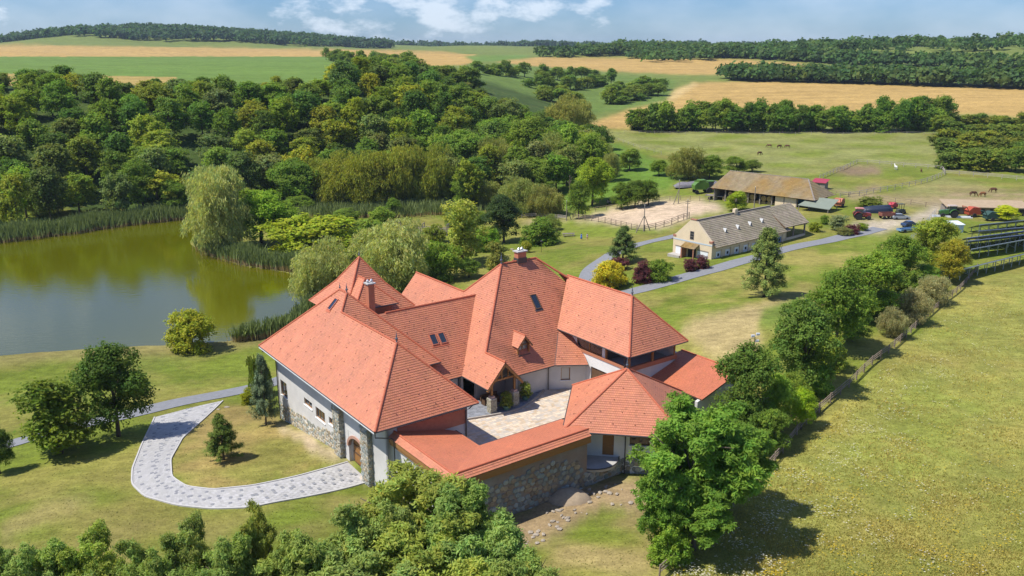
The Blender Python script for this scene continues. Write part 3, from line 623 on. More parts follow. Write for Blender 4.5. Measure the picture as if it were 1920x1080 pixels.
# gutters
for a, b in ((A0, B0), (A0, A1), (A1, (12.3, 12.9, EZ)), ((12.3, 12.9, EZ), BR), ((15.2, 12.0, CZ), Ce1), ((18.0, 6.5, CZ), Ce1), ((23.1, qe, CZ), zG[0]), (zG[0], zG[1]), (F0, (32.2, 11.1, 7.0)), (F0, F1), ((18, 34, CZ), (18, 12, CZ))):
    gutter(Vector(a)+Vector((0, 0, -0.05)), Vector(b)+Vector((0, 0, -0.05)))
m = MB(); m.bar((-0.06, 0.1, EZ-0.16), (-0.06, 31.4, EZ-0.16), 0.03, 0.14); m.build('white_eave_trim', mat('white_trim', (0.75, 0.76, 0.77), 0.5, 0.05, 2), house)
# ---------------------------------------------------------------- walls
def wall(name, a, b, z0, z1, mt, openings=(), th=0.35, parent=house):
    """upright wall between plan points a and b; z0 may be a pair; openings (s0,s1,za,zb) stay open"""
    a, b = Vector(a), Vector(b); L = (b-a).length; d = (b-a)/L; nn = Vector((-d.y, d.x))*th
    za0, za1 = z0 if isinstance(z0, tuple) else (z0, z0); zb0, zb1 = z1 if isinstance(z1, tuple) else (z1, z1)
    ss_ = sorted({0.0, L, *[o for w in openings for o in w[:2]]}); m = MB()
    lo = lambda s: za0+(za1-za0)*s/L
    hi = lambda s: zb0+(zb1-zb0)*s/L
    for s0, s1 in zip(ss_, ss_[1:]):
        cuts = sorted([(w[2], w[3]) for w in openings if w[0] < (s0+s1)/2 < w[1]]); edges = [(lo(s0), lo(s1))]
        for x, y in cuts: edges += [(x, x), (y, y)]
        edges.append((hi(s0), hi(s1)))
        for e0, e1 in zip(edges[::2], edges[1::2]):
            p, q = a+d*s0, a+d*s1
            if e1[0]-e0[0] < 0.01 and e1[1]-e0[1] < 0.01: continue
            m.mesh8([(p.x, p.y, e0[0]), (q.x, q.y, e0[1]), (q.x+nn.x, q.y+nn.y, e0[1]), (p.x+nn.x, p.y+nn.y, e0[0]), (p.x, p.y, e1[0]), (q.x, q.y, e1[1]), (q.x+nn.x, q.y+nn.y, e1[1]), (p.x+nn.x, p.y+nn.y, e1[0])])
    return m.build(name, mt, parent)
def window(a, d, s0, s1, za, zb, parent=house, depth=0.14, mull=1, fm=None, sill=True, trans=0, gm_=None):
    """timber window set into the opening: frame, mullions, pane"""
    a, d = Vector(a), Vector(d).normalized(); nn = Vector((-d.y, d.x)); fm = fm or wood
    def P(s, z, t): q = a+d*s+nn*t; return (q.x, q.y, z)
    r = MB(); t = 0.09
    for x0, x1, y0, y1 in ((s0, s0+t, za, zb), (s1-t, s1, za, zb), (s0+t, s1-t, za, za+t), (s0+t, s1-t, zb-t, zb)):
        r.mesh8([P(x0, y0, depth), P(x1, y0, depth), P(x1, y0, depth+0.1), P(x0, y0, depth+0.1), P(x0, y1, depth), P(x1, y1, depth), P(x1, y1, depth+0.1), P(x0, y1, depth+0.1)])
    w = r.build('window', fm, parent)
    for i in range(mull):
        s = s0+(s1-s0)*(i+1)/(mull+1); r = MB(); r.mesh8([P(s-0.05, za+t, depth+0.01), P(s+0.05, za+t, depth+0.01), P(s+0.05, za+t, depth+0.09), P(s-0.05, za+t, depth+0.09), P(s-0.05, zb-t, depth+0.01), P(s+0.05, zb-t, depth+0.01), P(s+0.05, zb-t, depth+0.09), P(s-0.05, zb-t, depth+0.09)]); r.build('mullion', fm, w)
    for i in range(mull+1):
        x0, x1 = s0+(s1-s0)*i/(mull+1)+0.05, s0+(s1-s0)*(i+1)/(mull+1)-0.05
        r = MB(); r.poly([P(x0, za+t*0.5, depth+0.05), P(x1, za+t*0.5, depth+0.05), P(x1, zb-t*0.5, depth+0.05), P(x0, zb-t*0.5, depth+0.05)]); r.build('pane', gm_ or glass, w)
    if sill:
        r = MB(); r.mesh8([P(s0-0.08, za-0.10, -0.10), P(s1+0.08, za-0.10, -0.10), P(s1+0.08, za-0.10, depth), P(s0-0.08, za-0.10, depth), P(s0-0.08, za-0.02, -0.10), P(s1+0.08, za-0.02, -0.10), P(s1+0.08, za, depth), P(s0-0.08, za, depth)]); r.build('sill', mat('white_trim'), w)
    return w
def stones(a, d, poly, parent, size=0.42, proud=0.07, seed=1, tones=None, out=-1):
    """rubble facing: irregular many-sided stones inside a (s,z) outline on the wall a + d*s"""
    rg = random.Random(seed); a, d = Vector(a), Vector(d).normalized(); nn = Vector((-d.y, d.x))*out
    xs, ys = [p[0] for p in poly], [p[1] for p in poly]; PA = np.array(poly); m = MB(); pts = []
    nx, ny = int((max(xs)-min(xs))/size)+2, int((max(ys)-min(ys))/size)+2
    G = {(i, j): (min(xs)+(i+(0.5 if j % 2 else 0)+rg.uniform(-.33, .33))*size, min(ys)+(j+rg.uniform(-.3, .3))*size) for i in range(-1, nx+1) for j in range(-1, ny+1)}
    tones = tones or [(0.95, 0.98, 0.95), (0.78, 0.9, 0.92), (1.1, 0.95, 0.72), (0.7, 0.72, 0.7), (1.15, 1.1, 0.98), (0.8, 0.68, 0.5)]
    for (i, j), c in G.items():
        if not inpoly(np.array([c[0]]), np.array([c[1]]), PA)[0]: continue
        k = rg.choice((5, 6, 6, 7)); ph = rg.random()*6; sx_, sz_ = rg.uniform(0.56, 0.68), rg.uniform(0.5, 0.6)
        ring = [(c[0]+math.cos(ph+2*math.pi*t/k)*size*sx_*rg.uniform(0.85, 1.1), c[1]+math.sin(ph+2*math.pi*t/k)*size*sz_*rg.uniform(0.85, 1.1)) for t in range(k)]
        pr = proud*rg.uniform(0.6, 1.2); col = rg.choice(tones); g = rg.uniform(0.75, 1.15); col = (col[0]*g, col[1]*g, col[2]*g)
        P = lambda s, z, t: (a.x+d.x*s+nn.x*t, a.y+d.y*s+nn.y*t, z)
        top = [P(c[0]+(x-c[0])*0.82, c[1]+(z-c[1])*0.82, pr) for x, z in ring]; bot = [P(x, z, 0.004) for x, z in ring]
        m.poly(top, col)
        for t in range(k): m.poly([bot[t], bot[(t+1) % k], top[(t+1) % k], top[t]], col)
    o = m.build('stone_facing', stonem, parent); tag(o, kind='stuff'); return o
WP = 1.8   # plane of the long gate-wing wall; it runs from q=30.4 (s=0) towards the gate, outside on its right hand side
a_, b_ = (WP, 30.7), (WP, 1.0); S = lambda q: 30.7-q
ops = [(S(29.8), S(27.75), -0.85, 1.2), (S(22.25), S(19.9), 0.45, 1.3), (S(18.9), S(16.3), -0.05, 1.3), (S(15.2), S(12.8), 0.5, 1.33), (S(29.75), S(28.8), -4.6, -3.0), (S(10.2), S(6.1), -3.6, 1.5)]
wall('facade_wall', a_, b_, -7.5, EZ-0.25, plaster, ops)
dq = (0, -1)
for (s0_, s1_, z0_, z1_), mu in zip(ops[:5], (1, 1, 2, 1, 0)): window(a_, dq, s0_, s1_, z0_, z1_, mull=mu)
far_st = MB()
stones(a_, dq, [(0.0, -7.2), (0.0, -2.15), (S(20), -1.3), (S(13.0), -0.25), (S(13.0), -5)], house, 0.40, 0.06, 3, [(0.98, 1.0, 0.95), (0.82, 0.98, 0.98), (1.3, 1.1, 0.8), (0.8, 0.85, 0.82), (1.4, 1.3, 1.1), (0.95, 0.8, 0.6)])
wall('rear_wall', (15.0, 30.7), (1.8, 30.7), -8, EZ-0.25, plaster); wall('front_wall', (1.8, 1.0), (11.5, 1.0), -3, EZ-0.25, plaster); wall('courtyard_wall', (11.5, 1.0), (11.5, 13.6), -0.5, EZ-0.25, plaster)
wall('courtyard_wall', (11.5, 13.6), (14.8, 13.6), -0.5, EZ-0.2, plaster); wall('courtyard_wall', (14.8, 13.6), (14.8, 30.4), -7, EZ-0.2, plaster)
m = MB(); m.box(3.0, 11.2, 1.02-0.09, 1.0-0.02, 3.2, 4.9); m.build('red_wall_panel', mat('brick_panel', (0.42, 0.17, 0.10), 0.9, 0.15, 2), house)
# gate: stone pillars, brick arch, plank leaves
for q0, q1 in ((11.2, 13.0), (4.4, 6.1)):
    m = MB(); m.box(WP-0.55, WP+0.4, q0+0.05, q1-0.05, -4.5, EZ-0.75); pl = m.build('gate_pillar', mortar, house)
    stones((WP-0.55, q1), (0, -1), [(0, -4), (0, EZ-0.8), (q1-q0, EZ-0.8), (q1-q0, -4)], pl, 0.36, 0.05, int(q0*7))
    stones((WP-0.55, q0), (1, 0), [(0, -4), (0, EZ-0.8), (0.95, EZ-0.8), (0.95, -4)], pl, 0.34, 0.05, int(q0*9))
m = MB(); c0, r0 = 8.15, 2.05
arc = [(c0+2.35*math.cos(t), -0.35+1.75*math.sin(t)) for t in np.linspace(0, math.pi, 17)]; inn_ = [(c0+2.02*math.cos(t), -0.35+1.45*math.sin(t)) for t in np.linspace(0, math.pi, 17)]
for i in range(16): m.prism([arc[i], arc[i+1], inn_[i+1], inn_[i]], WP-0.10, WP+0.30, axis='x')
m.build('gate_arch', mat('arch_brick', (0.42, 0.24, 0.17), 0.9, 0.2, 5), house)
m = MB()
for i in range(16):
    x0, z0_ = inn_[i]; x1, z1_ = inn_[i+1]
    m.mesh8([(WP+0.02, x0, z0_), (WP+0.3, x0, z0_), (WP+0.3, x1, z1_), (WP+0.02, x1, z1_), (WP+0.02, x0, 1.51), (WP+0.3, x0, 1.51), (WP+0.3, x1, 1.51), (WP+0.02, x1, 1.51)])
m.build('arch_spandrel', plaster, house)
for q0, q1 in ((10.15, 8.2), (8.15, 6.15)):
    gate = empty('gate_leaf', (0, 0, 0)); gate.parent = house
    for i in range(8):
        y0 = q0+(q1-q0)*i/8; y1 = q0+(q1-q0)*(i+0.94)/8; ym = (y0+y1)/2; zt = -0.35+1.45*math.sqrt(max(0, 1-((ym-c0)/2.03)**2))
        m = MB(); m.box(WP+0.55, WP+0.63, min(y0, y1), max(y0, y1), -3.2, zt-0.03); m.build('plank', wood, gate)
    for z_ in (-2.4, -1.2, -0.3):
        m = MB(); m.box(WP+0.49, WP+0.55, min(q0, q1)+0.1, max(q0, q1)-0.1, z_, z_+0.16); m.build('strap', woodd, gate)
m = MB(); m.box(WP-0.6, WP+3.5, 6.1, 10.2, -4.4, -2.62); m.build('gate_floor', mat('paving_sand', (0.50, 0.44, 0.36), 0.9, 0.15, 3), house)
for q0 in (6.1, 10.2):
    m = MB(); m.box(WP+0.36, WP+1.6, q0-0.12, q0+0.12, -3.8, 1.5); m.build('gate_reveal', plaster, house)
m = MB(); m.box(WP+1.6, WP+1.75, 6.0, 10.3, -4, 1.7); m.build('gate_back_wall', woodd, house)
# low perimeter walls below J1 and J2
wall('perimeter_wall', (2.35, 1.0), (2.35, -10.45), -4, 3.4, plaster); wall('perimeter_wall', (18.55, -10.42), (18.55, -4.3), -1, (3.35, 2.6), plaster2, th=0.3); wall('perimeter_wall', (18.6, -10.45), (24.2, -10.45), -4, -0.3, mortar); wall('perimeter_wall', (2.35, -10.45), (18.58, -10.45), -4, 3.35, mat('plaster_rough', (0.22, 0.21, 0.195), 0.95, 0.25, 0.9, 0.4, 10, tint2=(0.27, 0.18, 0.125)))
stones((2.35, 1.0), (0, -1), [(0, -3.2), (0, 0.3), (4, -0.4), (9, -0.2), (11.4, 1.2), (11.4, -3)], house, 0.42, 0.06, 11)
stones((2.35, -10.45), (1, 0), [(0, -3), (0, 1.5), (3, 1.9), (7, 2.5), (12, 2.5), (15, 1.6), (16.2, -0.4), (21.5, -0.4), (21.5, -3)], house, 0.55, 0.10, 12, [(0.85, 0.95, 1.0), (0.65, 0.78, 0.82), (0.95, 0.8, 0.6), (0.6, 0.65, 0.66), (0.8, 0.85, 0.85), (0.72, 0.6, 0.48)])
wall('perimeter_wall', (9.3, 0.9), (9.3, -3.6), -0.3, 2.75, render_o, th=0.3); wall('perimeter_wall', (9.3, -4.2), (20.4, -4.2), -0.3, 2.75, plaster, th=0.3)
wall('perimeter_wall', (43.0, -9.2), (43.0, 0.5), -3, 4.7, plaster, th=0.4); wall('perimeter_wall', (36.5, -9.2), (43.0, -9.2), -3, (2.7, 4.6), plaster, th=0.4)
# courtyard paving, bed edge, porch
crt = mat('court_paving', (0.55, 0.475, 0.385), 0.9, 0.12, 1.2, 0.2, 12, attr=True)
m = MB(); CP_ = [(9.6, -3.9), (21.5, -3.9), (26.6, 1.6), (34.0, -2), (36, 8), (30, 13), (11.6, 13.5), (11.5, 0.9), (9.6, 0.9)]
m.poly([(x, y, 0.0) for x, y in CP_]); m.poly([(x, y, -1.2) for x, y in CP_][::-1])
for i in range(len(CP_)):
    (x0, y0), (x1, y1) = CP_[i], CP_[(i+1) % len(CP_)]; m.poly([(x0, y0, 0), (x0, y0, -1.2), (x1, y1, -1.2), (x1, y1, 0)])
court = m.build('courtyard', mortar, house)
rg = random.Random(5); V, Cc = [], []; CA = np.array(CP_)
for j in range(46):
    y0 = -4+j*0.42; x = 9.3+rg.uniform(0, .4)
    while x < 36:
        w_ = rg.uniform(0.4, 0.75)
        if inpoly(np.array([x+w_/2]), np.array([y0+0.2]), CA)[0]:
            V += [(x+0.02, y0+0.02, 0.014), (x+w_-0.02, y0+0.02, 0.014), (x+w_-0.02, y0+0.40, 0.014), (x+0.02, y0+0.40, 0.014)]
            t = rg.choice(((1, 1, 1), (1.1, 1.02, 0.92), (0.88, 0.9, 0.95), (1.12, 1.08, 1.02), (0.95, 0.85, 0.72))); g = rg.uniform(0.88, 1.1); Cc.append((t[0]*g, t[1]*g, t[2]*g))
        x += w_
o = link('paving_stone', quads_mesh('paving_stone', np.array(V), np.array(Cc), crt), court); tag(o, kind='stuff')
bed = [(13.5, 7.3), (15.5, 7.4), (18.6, 6.6), (20.5, 6.2), (22.5, 6.2), (24.5, 6.9), (26.5, 7.9), (28.8, 9.3), (28.8, 12), (12, 13), (12, 8.2)]
m = MB(); m.prism(bed, -0.1, 0.16, axis='z'); tr = m.build('terrace', mat('slate_bed', (0.20, 0.21, 0.235), 0.85, 0.5, 2.2, 0.5, 9, detail=8), house)
m = MB()
for a, b in zip(bed[:8], bed[1:8]): m.bar((*a, 0.1), (*b, 0.1), 0.22, 0.26)
m.build('terrace_edge', mat('terrace_edge', (0.36, 0.32, 0.28), 0.9, 0.25, 3), tr)
for px_, qx_ in ((19.1, 7.3), (22.5, 7.4)):
    m = MB(); m.box(px_-0.42, px_+0.42, qx_-0.42, qx_+0.42, 0, 1.95); pl = m.build('porch_pillar', mortar, house); sl = [(0.9, 0.85, 0.7), (1.05, 0.98, 0.8), (0.8, 0.76, 0.62), (1.15, 1.1, 0.95)]
    for aa, dd in (((px_-0.42, qx_-0.42), (1, 0)), ((px_-0.42, qx_+0.42), (0, -1)), ((px_+0.42, qx_-0.42), (0, 1))): stones(aa, dd, [(0, 0.05), (0, 1.9), (0.84, 1.9), (0.84, 0.05)], pl, 0.17, 0.04, int(px_*3), sl)
    m = MB(); m.box(px_-0.28, px_+0.28, qx_-0.28, qx_+0.28, 1.95, 2.2); m.build('cap_stone', mat('cap_stone', (0.5, 0.36, 0.3), 0.9, 0.15, 4), pl)
    m = MB(); m.box(px_-0.11, px_+0.11, qx_-0.11, qx_+0.11, 2.2, 4.3); m.build('porch_post', wood, house)
m = MB(); m.bar((18.4, 7.3, 4.02), (22.8, 7.3, 4.02), 0.2, 0.24); m.build('porch_beam', wood, house)
m = MB(); m.bar((20.55, 7.3, 4.1), (20.55, 7.3, 5.9), 0.16); m.bar((19.6, 7.3, 4.1), (19.6, 7.3, 4.95), 0.12); m.bar((21.5, 7.3, 4.1), (21.5, 7.3, 4.95), 0.12); m.build('porch_strut', wood, house)
for s_ in (-1, 1):
    m = MB(); m.bar((20.55, 6.55, 6.05), (20.55+s_*2.6, 6.55, CZ-0.30), 0.14, 0.26); m.build('verge_board', wood, house)
m = MB(); m.poly([(18.5, 7.9, 4.1), (22.6, 7.9, 4.1), (20.55, 7.9, 6.2)]); m.build('gable_pane', glassmat('gable_glass', (0.12, 0.12, 0.11), 0.1), house)
wall('porch_back_wall', (19.7, 11.6), (24.2, 11.6), 0, 4.9, mat('porch_wall', (0.4, 0.37, 0.34), 0.9, 0.1, 2)); wall('range_wall', (14.8, 13.2), (18.1, 13.2), 0, 3.6, plaster); wall('side_wall', (18.9, 13.2), (18.9, 33.2), -7, CZ+0.15, plaster)
m = MB(); m.box(19.4, 21.6, 9.2, 10.0, 0.16, 0.95); m.box(19.3, 21.7, 9.9, 10.1, 0.5, 1.3); m.build('porch_bench', woodd, house)
# walls of the tall roof and of the corner bay
wall('courtyard_wall', (24.0, 9.0), (29.2, 9.0), 0, CZ+0.6, plaster)
ga, gb_ = Vector((29.2, 9.0)), Vector((33.2, 6.6)); gd = (gb_-ga).normalized()
wall('bay_wall', ga, gb_, 0, CZ+0.4, plaster, [(1.5, 2.7, 1.2, 2.9)]); window(ga, gd, 1.5, 2.7, 1.2, 2.9, mull=0, gm_=glassmat('net_curtain_glass', (0.42, 0.42, 0.4), 0.2))
wall('courtyard_wall', (24.2, 11.6), (24.2, 9.0), 0, CZ+0.8, plaster)
# right wing: lower wall, parapet band, strip of windows, open loggia
wall('wing_wall', (33.2, 12.0), (33.2, -1.2), 3.3, 4.75, plaster2); wall('wing_wall', (33.2, 12.0), (33.2, 5.6), 0, 3.3, plaster, [(0.5, 1.5, 0, 2.2)]); wall('wing_wall', (33.2, 0.6), (33.2, -1.2), 0, 3.3, plaster)
m = MB(); m.box(33.35, 33.5, 0.6, 5.6, 0, 3.3); m.build('garage_door', woodd, house)
m = MB(); m.box(33.1, 33.45, -1.25, 8.6, 4.75, 5.1); m.build('parapet_band', render_o, house)
wall('wing_wall', (33.3, 12.0), (33.3, 8.5), 4.75, 6.9, plaster2); wall('wing_wall', (33.3, 3.7), (33.3, 3.05), 5.1, 6.9, plaster2)
window((33.3, 8.5), (0, -1), 0, 2.4, 5.15, 6.75, depth=0.05, mull=0, sill=False); window((33.3, 6.1), (0, -1), 0, 2.4, 5.15, 6.75, depth=0.05, mull=0, sill=False)
for qq in (3.0, -1.0):
    m = MB(); m.box(33.25, 33.5, qq-0.12, qq+0.12, 5.1, 6.9); m.build('loggia_post', wood, house)
for pp in (37.2, 41.0):
    m = MB(); m.box(pp-0.12, pp+0.12, -1.2, -0.95, 5.1, 6.9); m.build('loggia_post', wood, house)
m = MB(); m.box(33.45, 41.4, -1.25, -0.9, 4.6, 5.15); m.build('parapet_band', render_o, house)
m = MB(); m.box(33.5, 41.0, -0.9, 3.2, 4.6, 4.72); m.build('loggia_floor', concrete, house)
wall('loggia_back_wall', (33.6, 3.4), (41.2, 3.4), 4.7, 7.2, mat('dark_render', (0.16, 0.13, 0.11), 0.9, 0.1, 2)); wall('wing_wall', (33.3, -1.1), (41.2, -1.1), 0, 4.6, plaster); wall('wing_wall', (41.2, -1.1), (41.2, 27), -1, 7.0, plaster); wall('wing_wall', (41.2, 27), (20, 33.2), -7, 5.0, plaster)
wall('gable_wall', (31.0, 33.2), (18.9, 33.2), -7, 3.9, plaster)
m = MB(); m.poly([(18.9, 33.25, 3.9), (30.3, 33.25, 3.9), (24.6, 33.25, 10.3)]); m.build('rear_gable', plaster2, house)
pipe([(32.2, -0.6, 6.9), (32.6, -0.6, 6.5), (33.0, -0.6, 6.3), (33.0, -0.6, 4.4)])
# pavilion walls, balcony
hw = 6.5; hA, hB, hC, hD = (Hc.x-hw, Hc.y), (Hc.x, Hc.y-hw), (Hc.x+hw, Hc.y), (Hc.x, Hc.y+hw)
dAB = (Vector(hB)-Vector(hA)).normalized()
wall('pavilion_wall', hA, hB, -3, 3.7, plaster2, [(2.35, 3.55, 0.25, 2.55), (5.2, 8.2, 1.6, 2.7)]); wall('pavilion_wall', hB, hC, -3, 3.7, plaster2); wall('pavilion_wall', hC, hD, -1, 3.7, plaster2); wall('pavilion_wall', hD, hA, -1, 3.7, plaster2)
window(hA, dAB, 5.2, 8.2, 1.6, 2.7, mull=2, fm=woodd)
dn = Vector((-dAB.y, dAB.x)); A2 = Vector(hA)
def hp(s, t, z): q = A2+dAB*s+dn*t; return (q.x, q.y, z)
dr = MB(); dr.mesh8([hp(2.35, .12, .25), hp(3.55, .12, .25), hp(3.55, .2, .25), hp(2.35, .2, .25), hp(2.35, .12, 2.55), hp(3.55, .12, 2.55), hp(3.55, .2, 2.55), hp(2.35, .2, 2.55)]); dr = dr.build('balcony_door', wood, house)
h_ = MB(); h_.lathe([(0.03, 0), (0.05, 0.05), (0.03, 0.1)], 8, hp(3.4, 0.05, 1.3)); h_.build('handle', lead, dr)
ell = [(1.3+2.85*math.cos(t), -3.3*abs(math.sin(t))**0.8) for t in np.linspace(0, math.pi, 21)]
m = MB(); top = [hp(s, t, 0.12) for s, t in ell]; bot = [hp(1.3+(s-1.3)*0.97, t*0.97, -0.22) for s, t in ell]; m.poly(top); m.poly(bot[::-1])
for i in range(len(ell)-1): m.poly([top[i], bot[i], bot[i+1], top[i+1]])
bal = m.build('balcony_slab', concrete, house)
m = MB(); m.tube([hp(s, t*1.01, 0.18) for s, t in ell], 0.07, 6); m.build('balcony_rim', gut, bal)
stones(hA, dAB, [(0, -2.8), (0, -0.3), (2, 0.0), (6, 0.1), (7.5, -0.2), (9.1, -0.8), (9.1, -2.8)], house, 0.55, 0.10, 21, [(0.85, 0.9, 0.9), (0.65, 0.72, 0.74), (0.95, 0.85, 0.68), (0.6, 0.62, 0.6), (0.9, 0.9, 0.85)])
pipe([hp(4.75, -1.75, 3.45), hp(4.75, -1.0, 3.2), hp(4.75, -0.25, 2.9), hp(4.75, -0.25, -1.8)]); pipe([hp(4.75, -1.25, 3.4), hp(4.75, -0.2, 3.3)])
pipe([(0.15, 30.9, 5.5), (0.15, 30.9, 5.0), (1.65, 30.5, 4.4), (1.65, 30.5, -5.6)]); pipe([(0.2, 0.4, 5.5), (0.2, 0.4, 4.8), (1.9, 0.2, 4.35), (2.0, -0.1, 4.2), (2.05, -0.1, -2.2)]); pipe([(12.2, 0.5, 5.5), (11.6, 0.7, 4.9), (11.2, 0.8, 4.7), (11.2, 0.8, 0.2)]); pipe([(29.0, qe+0.1, 3.4), (28.9, 8.8, 3.0), (28.9, 8.8, 0.1)])
# chimneys
def chimney(p, q, z0, z1, w, d, mt):
    m = MB(); m.box(p-w/2, p+w/2, q-d/2, q+d/2, z0, z1); c = m.build('chimney', mt, house)
    m = MB(); m.box(p-w/2-0.16, p+w/2+0.16, q-d/2-0.16, q+d/2+0.16, z1, z1+0.14); m.build('chimney_cap', concrete, c)
    for i in (-0.25, 0.25):
        m = MB(); m.lathe([(0.14, 0), (0.14, 0.22), (0.2, 0.24), (0.05, 0.42)], 8, (p+i, q, z1+0.14)); m.build('flue_cowl', mat('zinc', (0.5, 0.52, 0.55), 0.35, 0.05, 3, metal=0.8), c)
    m = MB(); m.box(p-w/2-0.06, p+w/2+0.06, q-d/2-0.1, q+d/2+0.06, z0+0.6, z0+1.3); m.build('flashing', gut, c)
chm = mat('chimney_brick', (0.45, 0.165, 0.09), 0.9, 0.12, 4, 0.2, 12)
def on_face(u, v, key):
    O, U, Vv, n = FACES[key]; r = ray(u, v); c0 = Vector(((0-OX)*PX+(0-OY)*PY, (0-OX)*QX+(0-OY)*QY, CAMH)); rl = Vector((r[0]*PX+r[1]*PY, r[0]*QX+r[1]*QY, r[2]))
    t = (O-c0).dot(n)/rl.dot(n); return c0+rl*t
chimney(10.3, 20.3, 9.5, 14.6, 0.8, 0.8, chm); chimney(31.3, 18.0, 14.0, 16.1, 1.35, 0.85, chm)
def skylight(key, u, v, w, h, fm):
    O, U, Vv, n = FACES[key]; c = on_face(u, v, key); root = None
    def q8(x0, x1, y0, y1, z0, z1): return [c+U*x+Vv*y+n*z for z in (z0, z1) for x, y in ((x0, y0), (x1, y0), (x1, y1), (x0, y1))]
    m = MB(); t = 0.10
    for x0, x1, y0, y1 in ((-w/2, -w/2+t, -h/2, h/2), (w/2-t, w/2, -h/2, h/2), (-w/2+t, w/2-t, -h/2, -h/2+t), (-w/2+t, w/2-t, h/2-t, h/2)): m.mesh8(q8(x0, x1, y0, y1, -0.02, 0.16))
    s = m.build('skylight', fm, house); m = MB(); m.poly([c+U*x+Vv*y+n*0.11 for x, y in ((-w/2+t/2, -h/2+t/2), (w/2-t/2, -h/2+t/2), (w/2-t/2, h/2-t/2), (-w/2+t/2, h/2-t/2))]); m.build('pane', skyg, s)
    m = MB(); m.mesh8(q8(-w/2-0.12, w/2+0.12, -h/2-0.3, -h/2, 0.02, 0.07)); m.build('flashing', gut if fm is woodd else capm, s)
rim = mat('skylight_rim', (0.42, 0.14, 0.08), 0.6, 0.1, 3)
skylight('AL', 625, 571, 0.85, 1.7, rim); skylight('C', 813, 637, 0.95, 1.5, rim); skylight('C', 829, 634, 0.95, 1.5, rim); skylight('DF', 1004, 566, 1.0, 2.1, woodd)
# dormer on the tall roof
c = on_face(984, 668, 'DF'); dp, dqq, dz = c.x, c.y, c.z; q0, qb = dqq-0.15, dqq+3.4; hw_ = 0.95
dor = empty('dormer', (0, 0, 0)); dor.parent = house
m = MB(); m.box(dp-hw_, dp-hw_+0.12, q0+0.5, qb-1.2, dz-0.1, dz+1.5); m.build('cheek', render_o, dor); m = MB(); m.box(dp+hw_-0.12, dp+hw_, q0+0.5, qb-1.2, dz-0.1, dz+1.5); m.build('cheek', render_o, dor)
for s_, kx in ((-1, 'd1'), (1, 'd2')):
    e0, e1, r0_, r1_ = (dp+s_*(hw_+0.22), q0, dz+1.32), (dp+s_*(hw_+0.22), qb-1.5, dz+1.32), (dp, q0, dz+2.7), (dp, qb-0.2, dz+2.7)
    roof_face(kx, [e0, r0_, r1_, e1], parent=house, guards=False, thick=0.1, name='dormer_roof')
    m = MB(); m.bar((dp, q0+0.05, dz+2.55), (dp+s_*(hw_+0.2), q0+0.05, dz+1.2), 0.08, 0.2); m.build('verge_board', wood, dor)
    m = MB(); m.bar((dp+s_*(hw_-0.1), q0+0.45, dz), (dp+s_*(hw_-0.1), q0+0.45, dz+1.55), 0.16); m.build('post', wood, dor)
cap((dp, q0, dz+2.72), (dp, qb-0.2, dz+2.72), 0.09)
wn_ = MB(); wn_.prism([(dp-hw_+0.15, dz+0.2), (dp+hw_-0.15, dz+0.2), (dp+hw_-0.15, dz+1.4), (dp, dz+2.3), (dp-hw_+0.15, dz+1.4)], q0+0.75, q0+0.80); wn_ = wn_.build('dormer_window', glassmat('dormer_glass', (0.2, 0.2, 0.19), 0.08), dor)
m = MB(); m.bar((dp, q0+0.7, dz+0.2), (dp, q0+0.7, dz+2.3), 0.1); m.bar((dp-hw_+0.1, q0+0.7, dz+1.35), (dp+hw_-0.1, q0+0.7, dz+1.35), 0.1); m.build('mullion', wood, wn_)
m = MB(); m.box(dp-hw_, dp+hw_, q0+0.2, q0+0.75, dz+0.02, dz+0.2); m.build('sill', gut, dor)
# ================================================================ the farm
def frame(gx, gy, z, ang, name, label, cat, group=None): return empty(name, (gx, gy, z), ang, label, cat, group)
def ang_of(a, b): return math.atan2(b[1]-a[1], b[0]-a[0])
shing = mat('old_shingle', (0.30, 0.25, 0.18), 0.95, 0.2, 0.9, 0.3, 9, attr=True, tint2=(0.25, 0.215, 0.14)); shing2 = mat('mossy_shingle', (0.24, 0.185, 0.105), 0.95, 0.22, 0.5, 0.3, 9, attr=True, tint2=(0.255, 0.16, 0.05))
cream = mat('cream_plaster', (0.68, 0.55, 0.37), 0.95, 0.08, 0.9, 0.1, 10); whitep = mat('white_paint', (0.74, 0.76, 0.78), 0.6, 0.06, 2); oldwood = mat('weathered_wood', (0.24, 0.205, 0.17), 0.9, 0.25, 2.2, 0.2, 12)
darkin = mat('dark_interior', (0.03, 0.026, 0.022), 0.95, 0.1, 1); brickm = mat('red_brick', (0.36, 0.16, 0.10), 0.9, 0.2, 5)
# ---- stable
g1, g0 = gp(1336, 486), gp(1251, 473); far_ = gp(1470, 452); AX = ang_of(g1, far_); W_ = 10.2; LEN = 27.0; ZS = min(g1[2], g0[2], far_[2])
st = frame(g1[0], g1[1], ZS, AX, 'stable_building', 'long cream stable with grey shingle roof and white half doors', 'stable')   # x along the long wall, y towards the gable's far side
EH, RH = 4.1, 8.3
wall('long_wall', (0, 0), (LEN, 0), -1.5, EH, cream, parent=st); wall('back_wall', (LEN, W_), (0, W_), -1.5, EH, cream, parent=st); wall('end_wall', (LEN, 0), (LEN, W_), -1.5, EH, cream, parent=st)
m = MB(); m.prism([(0, -1.5), (W_, -1.5), (W_, EH+0.3), (W_/2+0.6, RH+0.25), (W_/2-0.6, RH+0.25), (0, EH+0.3)], -0.45, 0.05, axis='x'); m.build('gable_wall', cream, st)
for y0, y1, z0, z1 in ((-0.1, 0.75, EH+0.2, EH+0.6), (W_-0.75, W_+0.1, EH+0.2, EH+0.6), (W_/2-0.75, W_/2+0.75, RH+0.2, RH+0.4)):
    m = MB(); m.box(-0.52, 0.1, y0, y1, z0, z1); m.build('gable_coping', brickm, st)
